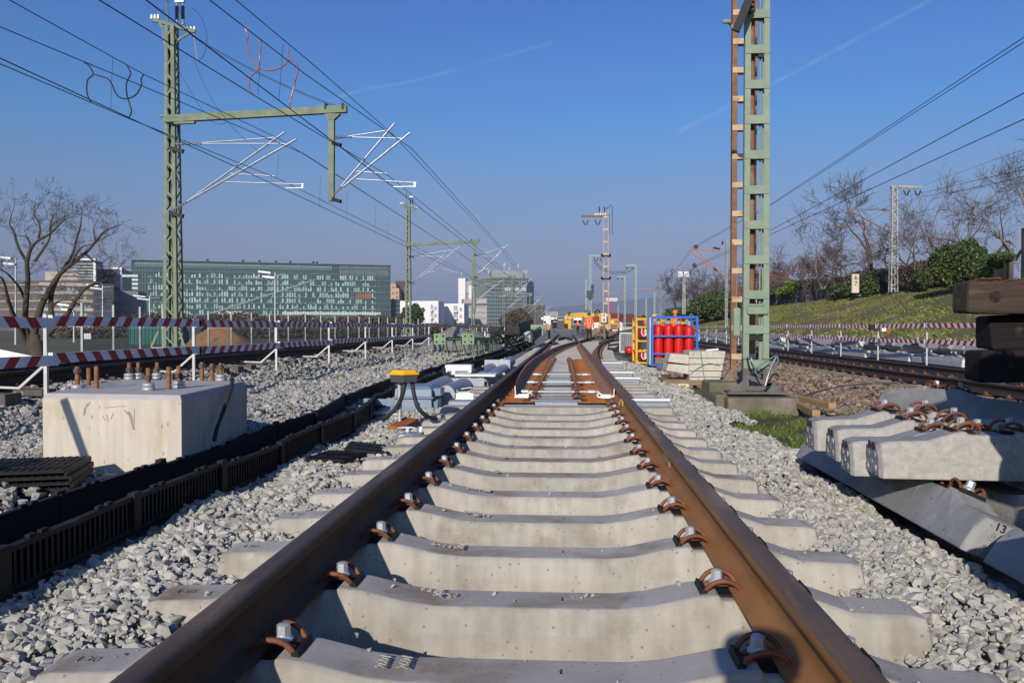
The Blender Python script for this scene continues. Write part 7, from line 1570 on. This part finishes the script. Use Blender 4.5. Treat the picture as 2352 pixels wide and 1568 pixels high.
    tp.build('reflective_tape', REFL, parent=jo, offset=(0,0,0))
    bt = MB()
    for c in legj: q = c[2]; bt.box((q[0],q[1]+.06,.05), (.095,.27,.10)); bt.lathe([(.055,.08),(.058,.2)], (q[0],q[1],0), 10)
    bt.build('boots', BLACK, parent=t, offset=(0,0,0), bevel=.02)
    ht = MB(); c = B(0,.018,1.66,0)
    ht.lathe([(.096,-.03),(.106,.02),(.100,.07),(.06,.11),(.01,.122)], c[:3], 14); ht.build('helmet' if hat else 'hair', hat or HAIR, parent=t, offset=(0,0,0), smooth=60)
    return t
p = gp(1353,784,.115); person('person seen from behind in long orange reflective coat, walking away on the bearers', p, -.05, 1.80, legs=((.05,.10),(-.01,-.10)), arms=((-.03,.06),(-.02,-.02)))
p = px(1327,765,112); person('person in orange jacket standing small at the end of the straight track', p, .3, 1.72, legs=((.0,.05),(0,-.05)), hat=mat('white helmet', (.7,.7,.68), rough=.4))
p = px(1261,770,72); p.z = -.05; person('person in orange jacket bending among the scrap left of the track', p, 1.2, 1.72, bend=.5, arms=((.1,.25),(.1,.25)))
p = px(1405,764.5,160); person('person in orange vest beside the yellow machine, left of two', p, .2, 1.75, hat=MATS['white helmet'])
p = px(1420.5,763,155); person('person in orange vest with dark arms by the yellow machine, right of two', p, -.4, 1.82, jacket=mat('orange red vest', (.85,.10,.04), rough=.7), legs=((.03,.1),(0,-.08)))
p = px(1551,745,33); p.z = -.07; person('person in orange jacket standing behind the blue bottle cage', p, 2.6, 1.74, hat=mat('orange helmet', (.75,.2,.05), rough=.4))
p = px(1524,745,34); p.z = -.07; person('person in orange jacket stooping behind the bottle cage, lower than his neighbour', p, 2.0, 1.72, bend=.55, arms=((.12,.25),(.12,.25)), hat=mat('yellow helmet', (.75,.55,.05), rough=.4))
p = px(1492,745,36); p.z = -.07; person('person in faded orange jacket half hidden by the yellow rack', p, 1.7, 1.66, jacket=mat('faded orange', (.85,.25,.13), rough=.7), bend=.35)
# the photographer, crouching behind the camera; only the shadow falls into view
ph = thing('photographer', 'crouching photographer behind the camera whose shadow falls by the right rail', 'person', (.16,-.73,.1))
c = [[(.22,-.98,.42,.16,.13),(.20,-.90,.62,.15,.12),(.18,-.80,.84,.18,.12),(.17,-.75,.98,.06),(.16,-.72,1.07,.085,.10),(.16,-.71,1.15,.07,.08)],[0,(.32,-.85,.40,.10),(.36,-.50,.48,.07),(.34,-.72,.16,.05),(.34,-.58,.13,.04)],[0,(.10,-.85,.36,.10),(.06,-.60,.18,.07),(.06,-.95,.16,.05),(.06,-1.05,.13,.04)],[2,(.0,-.76,.90,.07),(-.10,-.70,.72,.05),(-.0,-.60,.90,.035),(.04,-.57,.95,.035)],[2,(.36,-.76,.90,.07),(.42,-.68,.74,.05),(.24,-.60,.90,.035),(.20,-.57,.94,.035)]]
mesh_part(skin_mesh([[tuple(Vector(q[:3])-Vector((.16,-.73,.1)))+tuple(q[3:]) if not isinstance(q,int) else q for q in ch] for ch in c], 'body'), 'body', NAVY, ph)
MB().lathe([(.10,1.10),(.115,1.14),(.10,1.19),(.04,1.215)], (.16,-.71,0), 14).build('hat', BLACK, parent=ph); ph.location = (-.06,-.24,.1)

# ------------------------------------------------------------------ number board, machines and rubble down the line
nb_ = thing('number_board', 'white board with black digits four over eight on a wooden post', 'sign', px(1388,776,60)); a, b = px(1380.5,718.5,60), px(1393.5,741,60)
MB().box(((a.x+b.x)/2,60,(a.z+b.z)/2), (b.x-a.x,.03,a.z-b.z)).build('board', BLACK, parent=nb_); MB().box(((a.x+b.x)/2,59.98,(a.z+b.z)/2), (b.x-a.x-.04,.03,a.z-b.z-.04)).build('board_face', mat('cream board', (.74,.68,.55), rough=.5), parent=nb_)
mb = MB()
for ch, z in (('4',.74),('8',.27)): text_mesh(mb, ch, .36, Matrix.Translation(((a.x+b.x)/2,59.955,b.z+(a.z-b.z)*z)) @ Matrix.Rotation(pi/2,4,'X'), .008)
mb.build('digit', BLACK, parent=nb_); MB().bar(px(1388,741,60.05), px(1388,778,60.05), .14).build('post', WOODGR, parent=nb_)
EY = 108
ex = thing('excavator', 'yellow track excavator with long low boom working across the line', 'excavator', px(1390,757,EY)); E_ = lambda x, y, dy=0: px(x,y,EY+dy)
MB().bar(E_(1300,730), E_(1340,725), .4,.34).bar(E_(1340,725), E_(1380,722), .45,.50).bar(E_(1297,729), E_(1304,722), .3,.25).build('boom', YELP, parent=ex, bevel=.05)
MB().bar(E_(1310,722), E_(1345,719), .25,.25).build('hydraulic_ram', mat('boom upper yellow', (.62,.36,.03), rough=.5), parent=ex)
MB().bar(E_(1300,733), E_(1309,742), .55,.4).build('bucket', mat('steel bucket', (.2,.13,.06), rough=.7), parent=ex)
mb = MB(); mb.tube(crom([E_(1340,720),E_(1348,713),E_(1356,716),E_(1362,721)], 5), .07, 5); mb.tube(crom([E_(1366,718),E_(1372,712),E_(1378,717),E_(1379,729)], 5), .07, 5); mb.tube(crom([E_(1303,724),E_(1308,718),E_(1314,722)], 5), .07, 5); mb.build('hydraulic_hose', RUBBER, parent=ex)
a = E_(1378,722); b = E_(1401,745); MB().box(((a.x+b.x)/2,EY+1,(a.z+b.z)/2), (b.x-a.x,2.2,a.z-b.z)).build('cab', mat('cab dark', (.05,.06,.055), (.08,.085,.08), scale=.6, rough=.3), parent=ex, bevel=.1)
mb = MB(); 
for x in (1378.5,1400.5): mb.bar(E_(x,722,-.2), E_(x,745,-.2), .16)
mb.bar(E_(1378,721.5,-.2), E_(1401,721.5,-.2), .16); mb.build('cab_frame', YELP, parent=ex)
a = E_(1376,746); b = E_(1402,752); MB().box(((a.x+b.x)/2,EY+1,(a.z+b.z)/2), (b.x-a.x,2.4,a.z-b.z)).build('chassis', YELP, parent=ex)
for s in (-.2,2.0): mb = MB(); mb.box((E_(1389,756).x,EY+s,(E_(0,752).z+.0)/2), (1.9,.5,.55)); mb.build('crawler_track', BLACK, parent=ex, bevel=.2)
yc2 = thing('compressor', 'yellow box shaped machine body behind two workers', 'machine', px(1410,757,125)); a, b = px(1401,731.5,125), px(1419,746,125)
MB().hexa([(a.x+.1,125,b.z),(b.x-.1,125,b.z),(b.x-.1,126.6,b.z),(a.x+.1,126.6,b.z),(a.x+.1,125,a.z-.1),(b.x,125,a.z),(b.x,126.6,a.z),(a.x+.1,126.6,a.z-.1)]).build('hood', YELP, parent=yc2, bevel=.06)
mb = MB()
for i in range(4): mb.box((b.x-.30,124.98,a.z-.25-i*.14), (.45,.04,.05))
mb.build('louvres', BLACK, parent=yc2); MB().box((a.x+.35,124.97,(a.z+b.z)/2), (.28,.04,.22)).build('label_plate', WHITE, parent=yc2); MB().box(((a.x+b.x)/2,125.8,b.z-.35), (1.0,1.2,.75)).build('chassis', mat('grey chassis', (.2,.17,.1), rough=.7), parent=yc2)
for s in (-.35,.35): MB().lathe([(.32,-.1),(.32,.1)], ((a.x+b.x)/2+s,125.1,.2), 12, axis='Y').build('wheel', RUBBER, parent=yc2)
sm_ = thing('small_machine', 'small yellow machine with a black grille standing left of the straight track', 'machine', px(1238,752,95)); MB().box(px(1303,745,100), (.9,.8,1.1)).build('hood', YELP, parent=sm_, bevel=.05); MB().box(px(1300,748,99.4), (.4,.1,.5)).build('grille', BLACK, parent=sm_)
rr = random.Random(77); pr = []
CH = [mat('brown broken sleeper', (.23,.165,.115), (.15,.105,.075), scale=3, rough=.95, rnd=.25), MATS['weathered concrete']]
cnt = 0
for i in range(58):
    xv = rr.uniform(1352,1404); lay = rr.random()**1.5; yv = 771-lay*20*(1-abs(xv-1382)/34); Y = 66+rr.uniform(-5,6)
    if yv > 772: continue
    q = px(xv, yv, Y); q.z = max(-.02, q.z); lb = 'broken brown sleeper piece in the heap below the number board'
    if len(pr) < 4:
        o = thing('broken_sleeper', lb, 'broken sleeper', q, 'broken sleeper pieces in the heap'); L_ = (.5,.7,.4,.9)[len(pr)]
        m_ = MB(); m_.hexa([Vector((sx*L_/2*rr.uniform(.8,1.05),sy*.16*rr.uniform(.8,1.2),sz*.13*rr.uniform(.8,1.2))) for sx, sy, sz in ((-1,-1,-1),(1,-1,-1),(1,1,-1),(-1,1,-1),(-1,-1,1),(1,-1,1),(1,1,1),(-1,1,1))]); m_.build('rubble_body', CH[0], parent=o, offset=(0,0,0), bevel=.03); pr.append(o)
    else: o = dup(rr.choice(pr[:4]), q)
    o.rotation_euler = (rr.uniform(-.8,.8), rr.uniform(-.5,.5), rr.uniform(0,3))
for i, (xv, yv, Y, w_, h_, m_, nm, lb, cat) in enumerate(((1288,741,88,.8,1.2,DGREY,'tool_cabinet','dark grey tool cabinet far down the track on the left','cabinet'),(1276,744,92,.7,1.0,MATS['navy trousers'],'tool_cabinet','navy tool chest left of the grey one','cabinet'),(1257,738,96,.9,1.3,GALV,'site_box','grey galvanised site box left of the track','box'),(1318,748,120,1.0,.8,DGREY,'site_box','low dark box right of the far frog','box'),(1245,752,74,1.6,.5,GREENNEW,'scrap_frame','green steel frame in the scrap behind the dark channel','frame'),(1222,751,62,2.2,.35,GREENNEW,'scrap_frame','long green steel frame lying behind the lying mast','frame'))):
    q = px(xv,yv,Y); t = thing(nm, lb, cat, q); MB().box(q, (w_,.6,h_)).build('case', m_, parent=t, bevel=.04); MB().box(q+Vector((0,-.31,h_*.25)), (w_*.8,.03,h_*.06)).build('edge_strip', GALV, parent=t)
rr = random.Random(9)
for i in range(30):                                # white capped stakes and cable ends left of the far track
    Y = rr.uniform(40,110); q = Vector((rr.uniform(-5.3,-3.2), Y, -.05)); o = MB().tube([q, q+Vector((0,0,rr.uniform(.5,.9)))], .03, 5); o.lathe([(.05,0),(.05,.1)], q+Vector((0,0,.55)), 6)
    tag(o.build('marker_stake', WHITE), 'white capped marker stake in the scrap along the far left verge', 'stake', 'marker stakes along the far left verge')
# ------------------------------------------------------------------ condensation trails high in the sky
CT = bpy.data.materials.new('vapour trail'); CT.use_nodes = True; n = CT.node_tree; b = n.nodes['Principled BSDF']; b.inputs['Base Color'].default_value = (.9,.92,.95,1); b.inputs['Roughness'].default_value = 1
tc = n.nodes.new('ShaderNodeTexCoord'); tx = n.nodes.new('ShaderNodeTexNoise'); tx.inputs['Scale'].default_value = .006; tx.inputs['Detail'].default_value = 6; n.links.new(tc.outputs['Object'], tx.inputs['Vector'])
mr = n.nodes.new('ShaderNodeMapRange'); mr.inputs['From Min'].default_value = .3; mr.inputs['From Max'].default_value = .75; mr.inputs['To Max'].default_value = .035; n.links.new(tx.outputs['Fac'], mr.inputs['Value']); n.links.new(mr.outputs[0], b.inputs['Alpha'])
for i, (pts, r, lb) in enumerate(((((1560,302),(1770,195),(2160,-12)), 17, 'faint white vapour trail rising to the upper right'), (((690,262),(820,210),(960,184),(1270,98)), 13, 'faint white vapour trail across the middle of the sky'))):
    P = []
    for x, y in pts:
        d = ray(x, y); P.append(Vector((0,0,CAMH))+d*(2600/d.z) if False else Vector((d.x*6000, d.y*6000, CAMH+d.z*6000)))
    tag(MB().tube(crom(P, 8), r, 10).build('vapour_trail', CT, smooth=80), lb, 'vapour trail', kind='stuff')
# ------------------------------------------------------------------ the hazy air itself
hz_ = MB().box((0,4550,166), (19000,9700,340)); ha = hz_.build('haze', None); ha['kind'] = 'stuff'
hm_ = bpy.data.materials.new('haze air'); hm_.use_nodes = True; n = hm_.node_tree; n.nodes.clear(); o_ = n.nodes.new('ShaderNodeOutputMaterial'); v_ = n.nodes.new('ShaderNodeVolumePrincipled')
v_.inputs['Color'].default_value = (.55,.62,.80,1); v_.inputs['Density'].default_value = .00016; v_.inputs['Anisotropy'].default_value = 0; n.links.new(v_.outputs[0], o_.inputs['Volume'])
ha.data.materials.clear(); ha.data.materials.append(hm_); ha['label'] = 'thin bluish haze filling the air over the yard'; ha['category'] = 'haze'
